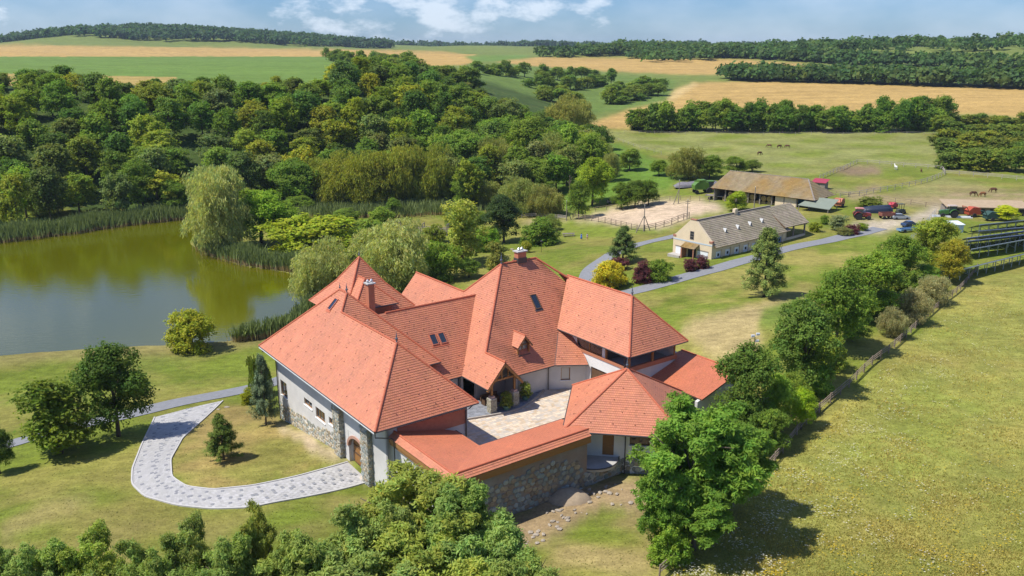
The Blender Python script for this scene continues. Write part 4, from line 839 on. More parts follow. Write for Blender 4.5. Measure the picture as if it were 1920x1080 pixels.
m = MB(); m.box(-0.49, -0.45, -0.02, W_+0.02, EH-0.42, EH-0.15); m.build('gable_band', mat('blue_band', (0.45, 0.52, 0.56), 0.9, 0.1, 2), st)
kw = dict(parent=st, tile_w=0.42, row=0.45, thick=0.14, guards=False, lift=0.06, material=shing)
roof_face('st1', [(-0.05, -0.8, EH-0.65), (LEN+0.3, -0.8, EH-0.65), (LEN+0.3, W_/2, RH), (-0.05, W_/2, RH)], **kw); roof_face('st2', [(-0.05, W_+0.8, EH-0.65), (LEN+0.3, W_+0.8, EH-0.65), (LEN+0.3, W_/2, RH), (-0.05, W_/2, RH)], **kw)
m = MB(); m.bar((0, W_/2, RH+0.08), (LEN+0.3, W_/2, RH+0.08), 0.4, 0.14); m.build('ridge_board', oldwood, st)
for i in range(8):
    x = 1.0+i*3.2; d = MB(); d.box(x, x+1.5, -0.07, -0.005, -0.1, 2.35); d = d.build('stable_door', whitep, st)
    m = MB(); m.box(x+0.45, x+1.05, -0.10, -0.071, 1.35, 1.95); m.build('door_window', darkin, d)
    m = MB(); m.box(x, x+1.5, -0.09, -0.071, 1.12, 1.18); m.build('door_rail', oldwood, d)
    m = MB(); m.box(x+1.6, x+1.95, -0.28, 0.0, -1.0, 2.6); m.build('buttress', cream, st)
for i in range(4):
    x = 6.4+i*4.6; y = 1.9+0.12*i; z = EH-0.65+(y+0.8)*(RH-EH+0.65)/(W_/2+0.8)
    m = MB(); m.prism([(x-0.34, z-0.1), (x+0.34, z-0.1), (x, z+0.7)], y-0.3, y+0.55); v = m.build('roof_vent', mat('vent_grey', (0.5, 0.51, 0.5), 0.7, 0.1, 2), st); m = MB(); m.prism([(x-0.24, z+0.0), (x+0.24, z+0.0), (x, z+0.52)], y-0.32, y-0.303); m.build('louvre', darkin, v)
m = MB(); m.box(13.5, 14.5, W_/2-0.35, W_/2+0.35, RH-0.5, RH+0.9); m.build('chimney', cream, st)
for y0, y1 in ((0.9, 3.6), (6.7, 9.4)):
    m = MB(); m.box(-0.50, -0.452, y0, y1, -0.6, 2.25); d = m.build('gable_door', whitep, st); m = MB(); m.box(-0.54, -0.501, y0-0.12, y1+0.12, 2.25, 2.45); m.build('lintel', oldwood, d)
m = MB(); m.box(-0.47, -0.452, 4.0, 6.1, -0.6, 2.6); m.build('doorway', darkin, st)
w_ = MB(); w_.box(-0.52, -0.46, 4.75, 5.75, 4.35, 6.1); w_ = w_.build('hay_window', oldwood, st)
for y0 in (4.83, 5.28):
    for z0 in (4.43, 5.0, 5.55):
        m = MB(); m.box(-0.535, -0.52, y0, y0+0.4, z0, z0+0.47); m.build('pane', glass, w_)
roof_face('st3', [(-2.2, 3.2, 2.75), (-0.5, 3.2, 3.55), (-0.5, 6.9, 3.55), (-2.2, 6.9, 2.75)], name='porch_roof', parent=st, tile_w=0.4, row=0.4, guards=False, material=shing2)
for yy in (3.5, 6.6):
    m = MB(); m.bar((-2.0, yy, -1), (-2.0, yy, 2.7), 0.22); m.build('porch_post', brickm, st)
m = MB(); m.box(-2.1, -0.5, 6.5, 6.8, -1, 2.4); m.build('porch_wall', brickm, st); m = MB(); m.box(-2.4, -0.6, 6.9, 10.0, -1.2, 0.75); m.build('stone_parapet', mortar, st)
m = MB(); m.box(-5, 0, 2, 10.4, -1.5, -0.12); m.build('terrace_slab', concrete, st)
# open cross wing at the yard end
cx0, cx1 = LEN-7.0, LEN+0.4
EX = empty('open_wing', (0, 0, 0)); EX.parent = st
roof_face('sw1', [(LEN-1.5, -0.5, 4.3), (LEN-1.5, W_/2, 8.1), (LEN+8.6, W_/2, 8.1), (LEN+8.2, -0.5, 4.3)], **kw); roof_face('sw2', [(LEN-1.5, W_+0.5, 4.3), (LEN-1.5, W_/2, 8.1), (LEN+8.6, W_/2, 8.1), (LEN+8.2, W_+0.5, 4.3)], **kw)
for x in (LEN+3, LEN+7.6):
    for y in (0.2, W_-0.2):
        m = MB(); m.bar((x, y, -1), (x, y, 4.3), 0.3); m.build('timber_post', oldwood, EX)
for y in (0.0, W_):
    m = MB(); m.bar((LEN, y, 4.25), (LEN+8.0, y, 4.0), 0.28, 0.3); m.build('wall_plate', oldwood, EX)
m = MB(); m.bar((LEN+7.6, 0, 4.1), (LEN+7.6, W_, 4.1), 0.26); m.bar((LEN+7.6, W_/2, 4.1), (LEN+7.6, W_/2, 7.3), 0.24); m.bar((LEN+7.6, 1.5, 4.1), (LEN+7.6, W_/2, 6.4), 0.2); m.bar((LEN+7.6, W_-1.5, 4.1), (LEN+7.6, W_/2, 6.4), 0.2); m.build('truss', oldwood, EX)
m = MB(); m.prism([(0.3, 4.2), (W_-0.3, 4.2), (W_/2, 7.9)], LEN+2.0, LEN+2.1, axis='x'); m.build('gable_boards', darkin, EX)
m = MB(); m.box(LEN, LEN+7.8, 0.0, 0.35, -1.6, 1.6); m.build('low_wall', cream, EX); m = MB(); m.box(LEN-3.5, LEN-2.2, -0.09, -0.06, 0, 2.3); m.build('blue_door', mat('blue_paint', (0.12, 0.2, 0.33), 0.6, 0.1, 2), EX)
# ---- hay barn
b0, b1 = gp(1338, 376), gp(1516, 392); BA = ang_of(b0, b1); BL = math.hypot(*(b1-b0)[:2]); BZ_ = min(b0[2], b1[2]); BD = 11.5
bn = frame(b0[0], b0[1], BZ_, BA, 'hay_barn', 'long open fronted hay barn with brown mossy roof and green lean-to', 'barn')
eh = hgt(1336, 350, b0)-0.3; rh = eh+4.6; ov = 0.8
kb = dict(parent=bn, tile_w=0.55, row=0.5, thick=0.15, guards=False, lift=0.05, material=shing2)
roof_face('hb1', [(-ov, -ov, eh), (BL+ov+1, -ov, eh), (BL-3.5, BD/2, rh), (1.5, BD/2, rh)], **kb); roof_face('hb2', [(-ov, BD+ov, eh), (BL+ov+1, BD+ov, eh), (BL-3.5, BD/2, rh), (1.5, BD/2, rh)], **kb)
roof_face('hb3', [(BL+ov+1, -ov, eh), (BL+ov+1, BD+ov, eh), (BL-3.5, BD/2, rh)], **kb); roof_face('hb4', [(-ov, -ov, eh), (-ov, BD+ov, eh), (1.5, BD/2, rh)], **kb)
for a, b in (((1.5, BD/2, rh), (BL-3.5, BD/2, rh)), ((BL-3.5, BD/2, rh), (BL+ov+1, -ov, eh))):
    m = MB(); m.bar(a, b, 0.35, 0.12); m.build('ridge_board', oldwood, bn)
for i in range(9):
    m = MB(); m.bar((i*BL/8, 0.2, -0.8), (i*BL/8, 0.2, eh+0.4), 0.3); m.build('barn_post', oldwood, bn)
wall('back_wall', (BL, BD), (0, BD), -1, eh+0.4, oldwood, parent=bn); wall('end_wall', (0, BD), (0, 0.5), -1, eh+0.4, oldwood, parent=bn); wall('yard_wall', (BL*0.66, 0.1), (BL*0.88, 0.1), -1, eh+0.3, cream, parent=bn); m = MB(); m.bar((0, 0.2, eh+0.1), (BL, 0.2, eh+0.1), 0.25); m.build('eave_beam', oldwood, bn)
m = MB(); m.mesh8([(BL-1.5, -3.6, eh-1.3), (BL+7.2, -3.4, eh-1.5), (BL+6.6, 3.6, eh+0.2), (BL-0.5, 2.5, eh+0.3), (BL-1.5, -3.6, eh-1.2), (BL+7.2, -3.4, eh-1.4), (BL+6.6, 3.6, eh+0.3), (BL-0.5, 2.5, eh+0.4)]); m.build('lean_to_roof', mat('green_sheet', (0.2, 0.23, 0.175), 0.6, 0.1, 1), bn)
for x, y in ((BL+6.8, -3.2), (BL-1.2, -3.4), (BL+6.4, 3.2)):
    m = MB(); m.bar((x, y, -0.8), (x, y, eh-1.3), 0.18); m.build('lean_to_post', oldwood, bn)
hay = mat('hay', (0.42, 0.29, 0.12), 0.95, 0.25, 3, 0.6, 25); k = 0
bm_ = MB(); bm_.lathe([(0.1, -0.65), (0.72, -0.65), (0.8, -0.55), (0.8, 0.55), (0.72, 0.65), (0.1, 0.65)], 14, (0, 0, 0), 'y'); bale_me = bm_.data('hay_bale', hay)
for i in range(11):
    for j in range(2 if i % 3 else 1):
        o = link('hay_bale', bale_me); x = 3.0+i*1.75; c_, s_ = math.cos(BA), math.sin(BA); y = 1.6; o.location = (b0[0]+x*c_-y*s_, b0[1]+x*s_+y*c_, BZ_+0.75+j*1.55); o.rotation_euler = (0, 0.2*i, BA)
        tag(o, 'round golden hay bale stacked under the open side of the barn', 'hay bale', 'round bales stored in the hay barn')
def boxthing(name, label, cat, u, v, dims, rz, mt, group=None):
    g = gp(u, v); return empty(name, g, rz, label, cat, group)
# red roofed hut behind the barn
g = gp(1522, 354); hut = empty('hut', g, BA+0.1, 'small wooden hut with a crimson roof behind the hay barn', 'hut'); hut.scale = (0.85, 0.85, 0.8)
m = MB(); m.box(0, 4.6, 0, 3.6, -0.5, 2.7); m.build('wall', oldwood, hut); m = MB(); m.mesh8([(-.4, -.4, 2.6), (5, -.4, 2.6), (5, 4, 3.6), (-.4, 4, 3.6), (-.4, -.4, 2.72), (5, -.4, 2.72), (5, 4, 3.72), (-.4, 4, 3.72)]); m.build('roof', mat('crimson_sheet', (0.33, 0.04, 0.065), 0.5, 0.08, 1), hut); m = MB(); m.box(1.6, 2.6, -.05, -.01, -0.3, 1.9); m.build('door', darkin, hut)
# ---- vehicles
tyre = mat('tyre_rubber', (0.025, 0.025, 0.025), 0.9, 0.1, 6)
def wheel(parent, x, y, r, w, rimc):
    m = MB(); m.lathe([(r*0.55, -w/2), (r*0.92, -w/2), (r, -w*0.3), (r, w*0.3), (r*0.92, w/2), (r*0.55, w/2)], 16, (x, y, r), 'y'); o = m.build('wheel', tyre, parent)
    m = MB(); m.lathe([(0.05, -w*0.42), (r*0.5, -w*0.46), (r*0.56, -w*0.3), (r*0.56, w*0.3), (r*0.5, w*0.46), (0.05, w*0.42)], 12, (x, y, r), 'y'); m.build('rim', rimc, o)
def tractor(u, v, rz, col, rim, label, roofc, s=1.0):
    t = empty('tractor', gp(u, v), rz, label, 'tractor'); t.scale = (s, s, s); cm = mat('paint_%.2f_%.2f_%.2f' % col, col, 0.4, 0.06, 2, coat=0.3); rm = mat('rim_%.2f_%.2f_%.2f' % rim, rim, 0.5, 0.05, 2)
    for y in (-0.85, 0.85): wheel(t, -0.9, y, 0.85, 0.5, rm); wheel(t, 1.45, y*0.95, 0.5, 0.35, rm)
    m = MB(); m.prism([(0.1, 0.75), (2.05, 0.75), (2.1, 1.35), (1.9, 1.55), (0.1, 1.75)], -0.42, 0.42); m.build('hood', cm, t); m = MB(); m.box(-1.5, 2.0, -0.25, 0.25, 0.5, 0.8); m.build('chassis', tyre, t)
    for y in (-0.9, 0.9):
        m = MB(); pts = [(-0.9+1.02*math.cos(a), 0.85+1.02*math.sin(a)) for a in np.linspace(0.2, 2.9, 9)]
        for p0, p1 in zip(pts, pts[1:]): m.bar((p0[0], y, p0[1]), (p1[0], y, p1[1]), 0.55, 0.06)
        m.build('fender', cm, t)
    for x, y in ((-1.45, -0.6), (-1.45, 0.6), (0.1, -0.6), (0.1, 0.6)):
        m = MB(); m.bar((x, y, 1.2), (x*0.92, y*0.95, 2.55), 0.08); m.build('cab_post', tyre, t)
    m = MB(); m.box(-1.35, 0.02, -0.55, 0.55, 1.5, 2.5); m.build('cab_glass', glassmat('cab_glass', (0.08, 0.1, 0.1), 0.1), t); m = MB(); m.prism([(-1.6, 2.52), (0.35, 2.52), (0.25, 2.7), (-1.45, 2.72)], -0.75, 0.75); m.build('cab_roof', mat('roofp_%.2f_%.2f_%.2f' % roofc, roofc, 0.5, 0.08, 2), t)
    m = MB(); m.tube([(1.0, 0.3, 1.6), (1.0, 0.3, 2.5)], 0.05, 6); m.build('exhaust', tyre, t); m = MB(); m.box(2.05, 2.12, -0.3, 0.3, 0.9, 1.35); m.build('grille', tyre, t)
    return t
tractor(1615, 411, -0.15, (0.24, 0.03, 0.025), (0.62, 0.6, 0.5), 'red tractor with a faded salmon cab roof in the farmyard', (0.50, 0.22, 0.18), 1.08)
tractor(1778, 407, 3.0, (0.06, 0.16, 0.04), (0.45, 0.05, 0.03), 'green tractor with red wheel rims beside the low shed', (0.45, 0.36, 0.3), 1.15)
def car(u, v, rz, col, label, s=1.0):
    t = empty('parked_car', gp(u, v), rz, label, 'car'); t.scale = (s, s, s); cm = mat('car_%.2f_%.2f_%.2f' % col, col, 0.25, 0.03, 2, coat=0.6)
    m = MB()
    prof = [(-2.15, 0.35), (-2.2, 0.75), (-2.05, 0.95), (-1.2, 1.02), (1.1, 0.98), (2.0, 0.8), (2.2, 0.6), (2.15, 0.32)]; m.prism(prof, -0.86, 0.86); m.build('body', cm, t)
    b = [(-1.75, -0.78, 0.98), (0.95, -0.78, 0.96), (0.95, 0.78, 0.96), (-1.75, 0.78, 0.98)]; tp = [(-1.1, -0.6, 1.45), (0.15, -0.6, 1.45), (0.15, 0.6, 1.45), (-1.1, 0.6, 1.45)]
    m = MB(); m.mesh8(b+tp); m.build('window_band', glass, t); m = MB(); m.mesh8([(x*1.02, y*1.03, 1.44) for x, y, z in tp]+[(x*0.9, y*0.92, 1.5) for x, y, z in tp]); m.build('roof_panel', cm, t)
    for x in (-1.35, 1.35):
        for y in (-0.8, 0.8): wheel(t, x, y, 0.32, 0.2, mat('alloy', (0.5, 0.5, 0.52), 0.3, 0.03, 2, metal=0.8))
    for y in (-0.6, 0.6):
        m = MB(); m.box(2.12, 2.2, y-0.18, y+0.18, 0.6, 0.74); m.build('headlight', mat('lamp_glass', (0.7, 0.7, 0.68), 0.15, 0.02, 2), t)
    return t
car(1706, 425, 0.35, (0.02, 0.05, 0.12), 'dark blue car parked beside the gravel track below the farmyard'); car(1688, 411, 0.0, (0.32, 0.36, 0.38), 'silver grey car parked next to the farm trailer')
car(1150, 381, 0.1, (0.10, 0.13, 0.18), 'dark car parked under trees behind the riding arena')
# combine harvester
t = empty('combine_harvester', gp(1318, 362), 0.15, 'light green combine harvester parked at the end of the hay barn', 'combine harvester'); cg = mat('harvester_green', (0.10, 0.2, 0.035), 0.45, 0.15, 2)
m = MB(); m.prism([(-3.2, 1.3), (1.2, 1.3), (1.4, 2.4), (1.2, 3.3), (-2.2, 3.5), (-3.3, 2.6)], -1.4, 1.4); m.build('body', cg, t); m = MB(); m.box(-1.8, 0.4, -1.2, 1.2, 3.4, 4.2); m.build('grain_tank', cg, t)
m = MB(); m.prism([(1.3, 1.9), (2.7, 1.9), (3.0, 3.6), (1.3, 3.6)], -1.0, 1.0); cb = m.build('cab', glassmat('cab_glass'), t); m = MB(); m.box(1.1, 3.2, -1.1, 1.1, 3.6, 3.8); m.build('cab_roof', cg, cb)
m = MB(); m.prism([(2.0, 0.6), (3.9, 0.3), (4.0, 0.8), (2.2, 1.7)], -0.7, 0.7); m.build('feeder', cg, t); m = MB(); m.prism([(3.8, 0.2), (5.0, 0.2), (4.9, 0.5), (3.9, 1.2)], -2.4, 2.4); m.build('header', mat('harvester_red', (0.4, 0.05, 0.03), 0.5, 0.1, 2), t); m = MB(); m.tube([(-1, -1.2, 4.1), (-3.6, -1.5, 4.0)], 0.16, 8); m.build('unloading_auger', cg, t)
for y in (-1.4, 1.4): wheel(t, 1.4, y, 0.95, 0.7, mat('rim_y', (0.6, 0.5, 0.1), 0.5, 0.05, 2)); wheel(t, -2.4, y*0.85, 0.6, 0.45, mat('rim_y'))
# trailers, machines, heaps
def trailer(name, label, cat, u, v, rz, L, Wd, H, mt, wheels=2, z0=0.8, load=None):
    t = empty(name, gp(u, v), rz, label, cat); m = MB(); m.box(-L/2, L/2, -Wd/2, Wd/2, z0, z0+0.15); m.build('bed', mt, t)
    for x0, x1, y0, y1 in ((-L/2, L/2, -Wd/2, -Wd/2+0.08), (-L/2, L/2, Wd/2-0.08, Wd/2), (-L/2, -L/2+0.08, -Wd/2+0.08, Wd/2-0.08), (L/2-0.08, L/2, -Wd/2+0.08, Wd/2-0.08)):
        m = MB(); m.box(x0, x1, y0, y1, z0+0.15, z0+0.15+H); m.build('side_board', mt, t)
    m = MB(); m.bar((L/2, 0, z0), (L/2+1.5, 0, z0-0.3), 0.12); m.build('drawbar', tyre, t)
    for i in range(wheels):
        x = (i-(wheels-1)/2)*L*0.6
        for y in (-Wd/2, Wd/2): wheel(t, x, y, 0.42, 0.22, mat('alloy'))
    return t
trailer('farm_trailer', 'rusty brown farm trailer standing beside the red tractor', 'trailer', 1662, 410, 0.1, 3.6, 1.9, 0.7, mat('rusty_red', (0.23, 0.085, 0.055), 0.8, 0.3, 3))
trailer('hay_wagon', 'flat wooden hay wagon in front of the hay barn', 'wagon', 1345, 374, BA+0.25, 7.0, 2.3, 0.1, oldwood, 2, 1.0)
t = trailer('covered_trailer', 'low light blue covered trailer beside the dark blue car', 'trailer', 1702, 435, 0.35, 5.6, 1.6, 0.35, mat('pale_blue_sheet', (0.17, 0.29, 0.42), 0.5, 0.08, 1), 2, 0.5)
def lump(name, label, cat, u, v, rz, prof, half, mt, noise=0.12, kind=None):
    """tarpaulin heap: a lofted, wrinkled mound (length stations, height, half width)"""
    t = gp(u, v); rg = random.Random(int(u)); m = MB(); rings = []
    for x, h, w_ in prof:
        b = len(m.v)
        for k in range(13):
            a = math.pi*k/12; r = 1+rg.uniform(-noise, noise); m.v.append((x+rg.uniform(-.15, .15), -w_*math.cos(a)*r, max(-0.2, h*math.sin(a)**0.7*r-0.05)))
        rings.append(b)
    for r0, r1 in zip(rings, rings[1:]):
        for k in range(12): m.f.append((r0+k, r0+k+1, r1+k+1, r1+k)); m.c.append((1, 1, 1))
    o = m.build(name, mt, None, True); o.location = t; o.rotation_euler = (0, 0, rz); tag(o, label, cat); return o
lump('silage_heap', 'long grey tarpaulin covered heap beside the combine harvester', 'heap', 1308, 349, 0.15, [(-8, 0.3, 1.0), (-6.5, 1.2, 1.8), (-5, 1.5, 2.0), (-3, 1.3, 2.1), (-1, 1.6, 2.2), (1, 1.4, 2.2), (3, 1.8, 2.1), (6, 1.6, 2.0), (8, 0.4, 1.2)], 2, mat('grey_tarp', (0.17, 0.16, 0.17), 0.6, 0.25, 1.5))
lump('tarp_heap', 'dark navy tarpaulin draped over machinery behind the red tractor', 'tarpaulin', 1640, 398, -0.05, [(-3.6, 0.4, 0.8), (-3, 1.3, 1.1), (-1, 1.7, 1.3), (2, 1.8, 1.3), (3.6, 1.9, 1.2), (4.4, 1.2, 0.7)], 2, mat('navy_tarp', (0.02, 0.03, 0.055), 0.5, 0.2, 1.5))
t = empty('blue_container', gp(1500, 384), BA+0.02, 'bright blue open container standing under the barn eave', 'container'); bl = mat('container_blue', (0.04, 0.27, 0.5), 0.5, 0.08, 2)
m = MB(); m.box(-2.8, 2.8, -1, 1, 0.5, 2.2); m.build('body', bl, t)
for i in range(9):
    m = MB(); m.box(-2.7+i*0.64, -2.55+i*0.64, -1.08, -1.0, 0.5, 2.2); m.build('rib', bl, t)
for x in (-2.4, 2.4):
    m = MB(); m.box(x-0.2, x+0.2, -0.9, 0.9, -0.2, 0.5); m.build('foot', tyre, t)
def machine(label, u, v, rz, col, s=1.0, name='farm_machine'):
    t = empty(name, gp(u, v), rz, label, 'farm machine'); t.scale = (s, s, s); cm = mat('machine_%.2f_%.2f' % col[:2], col, 0.6, 0.15, 2)
    m = MB(); m.prism([(-1.6, 0.6), (1.3, 0.6), (1.7, 1.2), (1.2, 2.3), (-0.6, 2.5), (-1.7, 1.6)], -1.0, 1.0); m.build('housing', cm, t)
    m = MB(); m.bar((1.3, 0, 0.8), (3.0, 0, 0.5), 0.14); m.build('drawbar', tyre, t); m = MB(); m.bar((-1.5, -0.9, 1.2), (-2.4, -0.9, 2.6), 0.14); m.bar((-1.5, 0.9, 1.2), (-2.4, 0.9, 2.6), 0.14); m.bar((-2.4, -0.9, 2.6), (-2.4, 0.9, 2.6), 0.14); m.build('lift_arm', cm, t)
    for y in (-1.1, 1.1): wheel(t, -0.2, y, 0.5, 0.3, mat('alloy'))
    return t
machine('orange red baler standing in front of the low long shed', 1823, 406, 0.1, (0.38, 0.07, 0.03), 1.05, 'baler'); machine('salmon coloured hay rake parked by the green lean-to', 1573, 388, 0.9, (0.46, 0.16, 0.09), 1.0, 'hay_rake'); machine('small crimson sower in the grass near the paddock fence', 1674, 391, 0.5, (0.42, 0.04, 0.06), 0.7, 'seed_drill'); machine('dark green implement under the yellow green tree', 1857, 414, 0.1, (0.03, 0.07, 0.055), 1.0, 'implement')
t = empty('loader', gp(1688, 401), 0.2, 'small dark skeletal loader with canopy in the farmyard grass', 'loader')
m = MB(); m.box(-1, 1.1, -0.5, 0.5, 0.5, 1.2); m.build('body', mat('dark_green_paint', (0.07, 0.085, 0.06), 0.6, 0.1, 2), t)
for x, y in ((-0.9, -0.5), (-0.9, 0.5), (0.5, -0.5), (0.5, 0.5)):
    m = MB(); m.bar((x, y, 1.1), (x, y, 2.6), 0.08); m.build('canopy_post', tyre, t)
m = MB(); m.box(-1.1, 0.7, -0.65, 0.65, 2.6, 2.7); m.build('canopy', mat('dark_green_paint'), t)
for x in (-0.7, 0.8):
    for y in (-0.6, 0.6): wheel(t, x, y, 0.42, 0.25, mat('alloy'))
# low long shed, metal box, white beams
g = gp(1858, 403); t = empty('low_shed', g, -0.12, 'low long shed with a flat earth coloured roof behind the orange baler', 'shed'); m = MB(); m.box(-11, 9, 0, 5, -0.5, 1.9); m.build('wall', oldwood, t); m = MB(); m.mesh8([(-11.5, -.6, 1.9), (9.5, -.6, 1.9), (9.5, 5.5, 2.9), (-11.5, 5.5, 2.9), (-11.5, -.6, 2.05), (9.5, -.6, 2.05), (9.5, 5.5, 3.05), (-11.5, 5.5, 3.05)]); m.build('roof', mat('earth_roof', (0.36, 0.27, 0.17), 0.95, 0.15, 1), t)
for i in range(6):
    m = MB(); m.box(-10+i*3.2, -8+i*3.2, -.04, 0.0, -0.2, 1.5); m.build('opening', darkin, t)
g = gp(1788, 437); t = empty('transformer_box', g, 0.02, 'pale blue white metal cabin beside the solar panels', 'cabin'); m = MB(); m.box(-2.2, 2.2, 0, 3.0, -0.3, 1.9); m.build('body', mat('pale_metal', (0.52, 0.62, 0.68), 0.5, 0.05, 2), t); m = MB(); m.mesh8([(-2.4, -.25, 1.9), (2.4, -.25, 1.9), (2.4, 3.2, 2.2), (-2.4, 3.2, 2.2), (-2.4, -.25, 2.05), (2.4, -.25, 2.05), (2.4, 3.2, 2.35), (-2.4, 3.2, 2.35)]); m.build('roof', mat('pale_roof', (0.68, 0.74, 0.78), 0.4, 0.05, 2), t); m = MB(); m.box(-0.6, 0.6, -.04, -0.005, -0.1, 1.6); m.build('door', mat('pale_metal2', (0.46, 0.56, 0.63), 0.5, 0.05, 2), t)
for i, (u, v, rz) in enumerate(((1800, 409, -0.15), (1770, 407, -0.02))):
    m = MB(); m.bar((-3, 0, 0.15), (3, 0, 0.15), 0.3, 0.25); m.bar((-3, 0.35, 0.42), (2.6, 0.3, 0.42), 0.25, 0.2); o = m.build('white_beam', whitep); o.location = gp(u, v); o.rotation_euler = (0, 0, rz); tag(o, ('stacked white beams lying in front of the orange baler', 'stacked white beams lying beside the green tractor')[i], 'beams')
# ---- solar panel rows
pv = mat('solar_cell', (0.012, 0.02, 0.045), 0.15, 0.1, 1, spec=0.8); alu = mat('galvanised', (0.42, 0.47, 0.52), 0.45, 0.08, 2, metal=0.5)
rowpx = [((1800, 528), (1920, 497)), ((1818, 488), (1926, 470)), ((1812, 472), (1926, 461)), ((1810, 466), (1926, 452)), ((1832, 452), (1926, 444)), ((1834, 440), (1926, 428))]
nth = ['first', 'second', 'third', 'fourth', 'fifth', 'last']
for ri, (pa, pb) in enumerate(rowpx):
    A, B = gp(*pa), gp(*pb); an = ang_of(A, B); L = max(30.0, math.hypot(*(B-A)[:2])+12); L = min(L, 60)
    t = empty('solar_row', A, an, '%s solar panel table counted from the meadow fence, on galvanised legs' % nth[ri], 'solar panels', 'solar panel tables on the slope'); sl = (tz(A[0]+L*math.cos(an), A[1]+L*math.sin(an))-A[2])/L
    npn = int(L/1.65)
    pm = MB(); pm.mesh8([(0, 0, 2.3), (1.6, 0, 2.3), (1.6, 3.3, 0.9), (0, 3.3, 0.9), (0, 0, 2.36), (1.6, 0, 2.36), (1.6, 3.3, 0.96), (0, 3.3, 0.96)]) if ri == 0 else None
    if ri == 0: pm_me = pm.data('panel', pv); fm_ = MB(); fm_.bar((0, -0.03, 2.33), (1.62, -0.03, 2.33), 0.12, 0.17); fm_me = fm_.data('panel_edge', alu)
    if ri == 0: bs_ = MB(); bs_.poly([(0, 0.02, 2.285), (1.6, 0.02, 2.285), (1.6, 3.28, 0.885), (0, 3.28, 0.885)]); bs_me = bs_.data('back_sheet', mat('back_sheet', (0.42, 0.45, 0.46), 0.6, 0.05, 2))
    for i in range(npn):
        o = link('panel', pm_me, t); o.location = (i*1.63, 0, sl*i*1.63); e = link('panel_edge', fm_me, o); link('back_sheet', bs_me, o)
    lm = MB(); lm.bar((0, 0.6, -0.6), (0, 0.6, 2.0), 0.12); lm.bar((0, 2.6, -0.6), (0, 2.6, 1.15), 0.12); lm.bar((0, 0.6, 0.6), (0, 2.6, 1.1), 0.07) 
    if ri == 0: leg_me = lm.data('leg', alu)
    for i in range(int(L/3.0)):
        o = link('leg', leg_me, t); o.location = (0.8+i*3.0, 0, sl*(0.8+i*3.0))
# ---- fences
def fence(name, label, px_, spacing, h, nr, mt, post=0.16, rail=0.09, sag=0.05, world=None, group=None, lean=0.04, cat='fence'):
    P = np.array([gp(u, v)[:2] for u, v in px_]) if world is None else np.array(world); d = np.r_[0, np.cumsum(np.hypot(*(P[1:]-P[:-1]).T))]
    k = max(2, int(d[-1]/spacing)+1); s = np.linspace(0, d[-1], k); X, Y = np.interp(s, d, P[:, 0]), np.interp(s, d, P[:, 1]); Z = terrain(X, Y)
    t = empty(name, (X[0], Y[0], Z[0]), 0, label, cat, group); rg = random.Random(int(X[0]*10)); pm = MB(); pm.tube([(0, 0, -0.4), (0, 0, h)], [post*0.55, post*0.48], 6); pme = pm.data('post', mt); rm = MB(); rm.tube([(0, 0, 0), (1, 0, 0)], [rail*0.55, rail*0.5], 5); rme = rm.data('rail', mt)
    for i in range(k):
        o = link('post', pme, t); o.location = (X[i]-X[0], Y[i]-Y[0], Z[i]-Z[0]); o.rotation_euler = (rg.uniform(-lean, lean), rg.uniform(-lean, lean), rg.random()*3)
        if i < k-1:
            for r in range(nr):
                hh = h*(0.92-r*0.86/max(nr, 1)*0.85); a = Vector((X[i]-X[0], Y[i]-Y[0], Z[i]-Z[0]+hh+rg.uniform(-sag, sag))); b = Vector((X[i+1]-X[0], Y[i+1]-Y[0], Z[i+1]-Z[0]+hh+rg.uniform(-sag, sag)))
                o = link('rail', rme, t); o.location = a; dv = b-a; o.rotation_euler = dv.to_track_quat('X', 'Z').to_euler(); o.scale = (dv.length*1.03, 1, 1)
    return t
rustic = mat('fence_wood', (0.25, 0.19, 0.14), 0.9, 0.25, 4); pale = mat('pale_fence_wood', (0.36, 0.32, 0.27), 0.9, 0.2, 4)
fence('rail_fence', 'rustic brown rail fence running along the flower meadow', [(1236, 1085), (1290, 1036), (1375, 950), (1412, 915), (1458, 862), (1500, 806), (1545, 766), (1582, 735), (1625, 692), (1662, 665), (1702, 630), (1742, 592), (1800, 545), (1832, 506)], 3.0, 1.3, 3, rustic, 0.17, 0.095)
fence('arena_fence', 'brown rail fence on the house side of the sand riding arena', [(1074, 411), (1142, 420), (1193, 433), (1207, 434), (1233, 429), (1264, 419), (1292, 409)], 3.0, 1.7, 3, rustic, 0.2, 0.13); fence('arena_fence', 'rail fence under the trees along the far side of the riding arena', [(1079, 404), (1115, 397), (1154, 391), (1203, 384), (1238, 378), (1274, 375), (1330, 378)], 3.2, 1.4, 2, rustic)
fence('paddock_fence', 'weathered rail fence along the upper edge of the small paddock', [(1537, 336), (1562, 325), (1607, 306), (1678, 311), (1766, 318), (1771, 327)], 4.0, 1.5, 2, pale, 0.2, 0.14); fence('paddock_fence', 'weathered rail fence between the small paddock and the horse yard', [(1575, 371), (1612, 367), (1655, 359), (1707, 349), (1745, 339), (1771, 328)], 4.0, 1.5, 2, pale, 0.2, 0.14); fence('paddock_fence', 'pale rail fence in front of the bushy thicket', [(1772, 327), (1832, 331), (1920, 339), (1990, 345)], 4.0, 1.6, 3, pale, 0.2, 0.14)
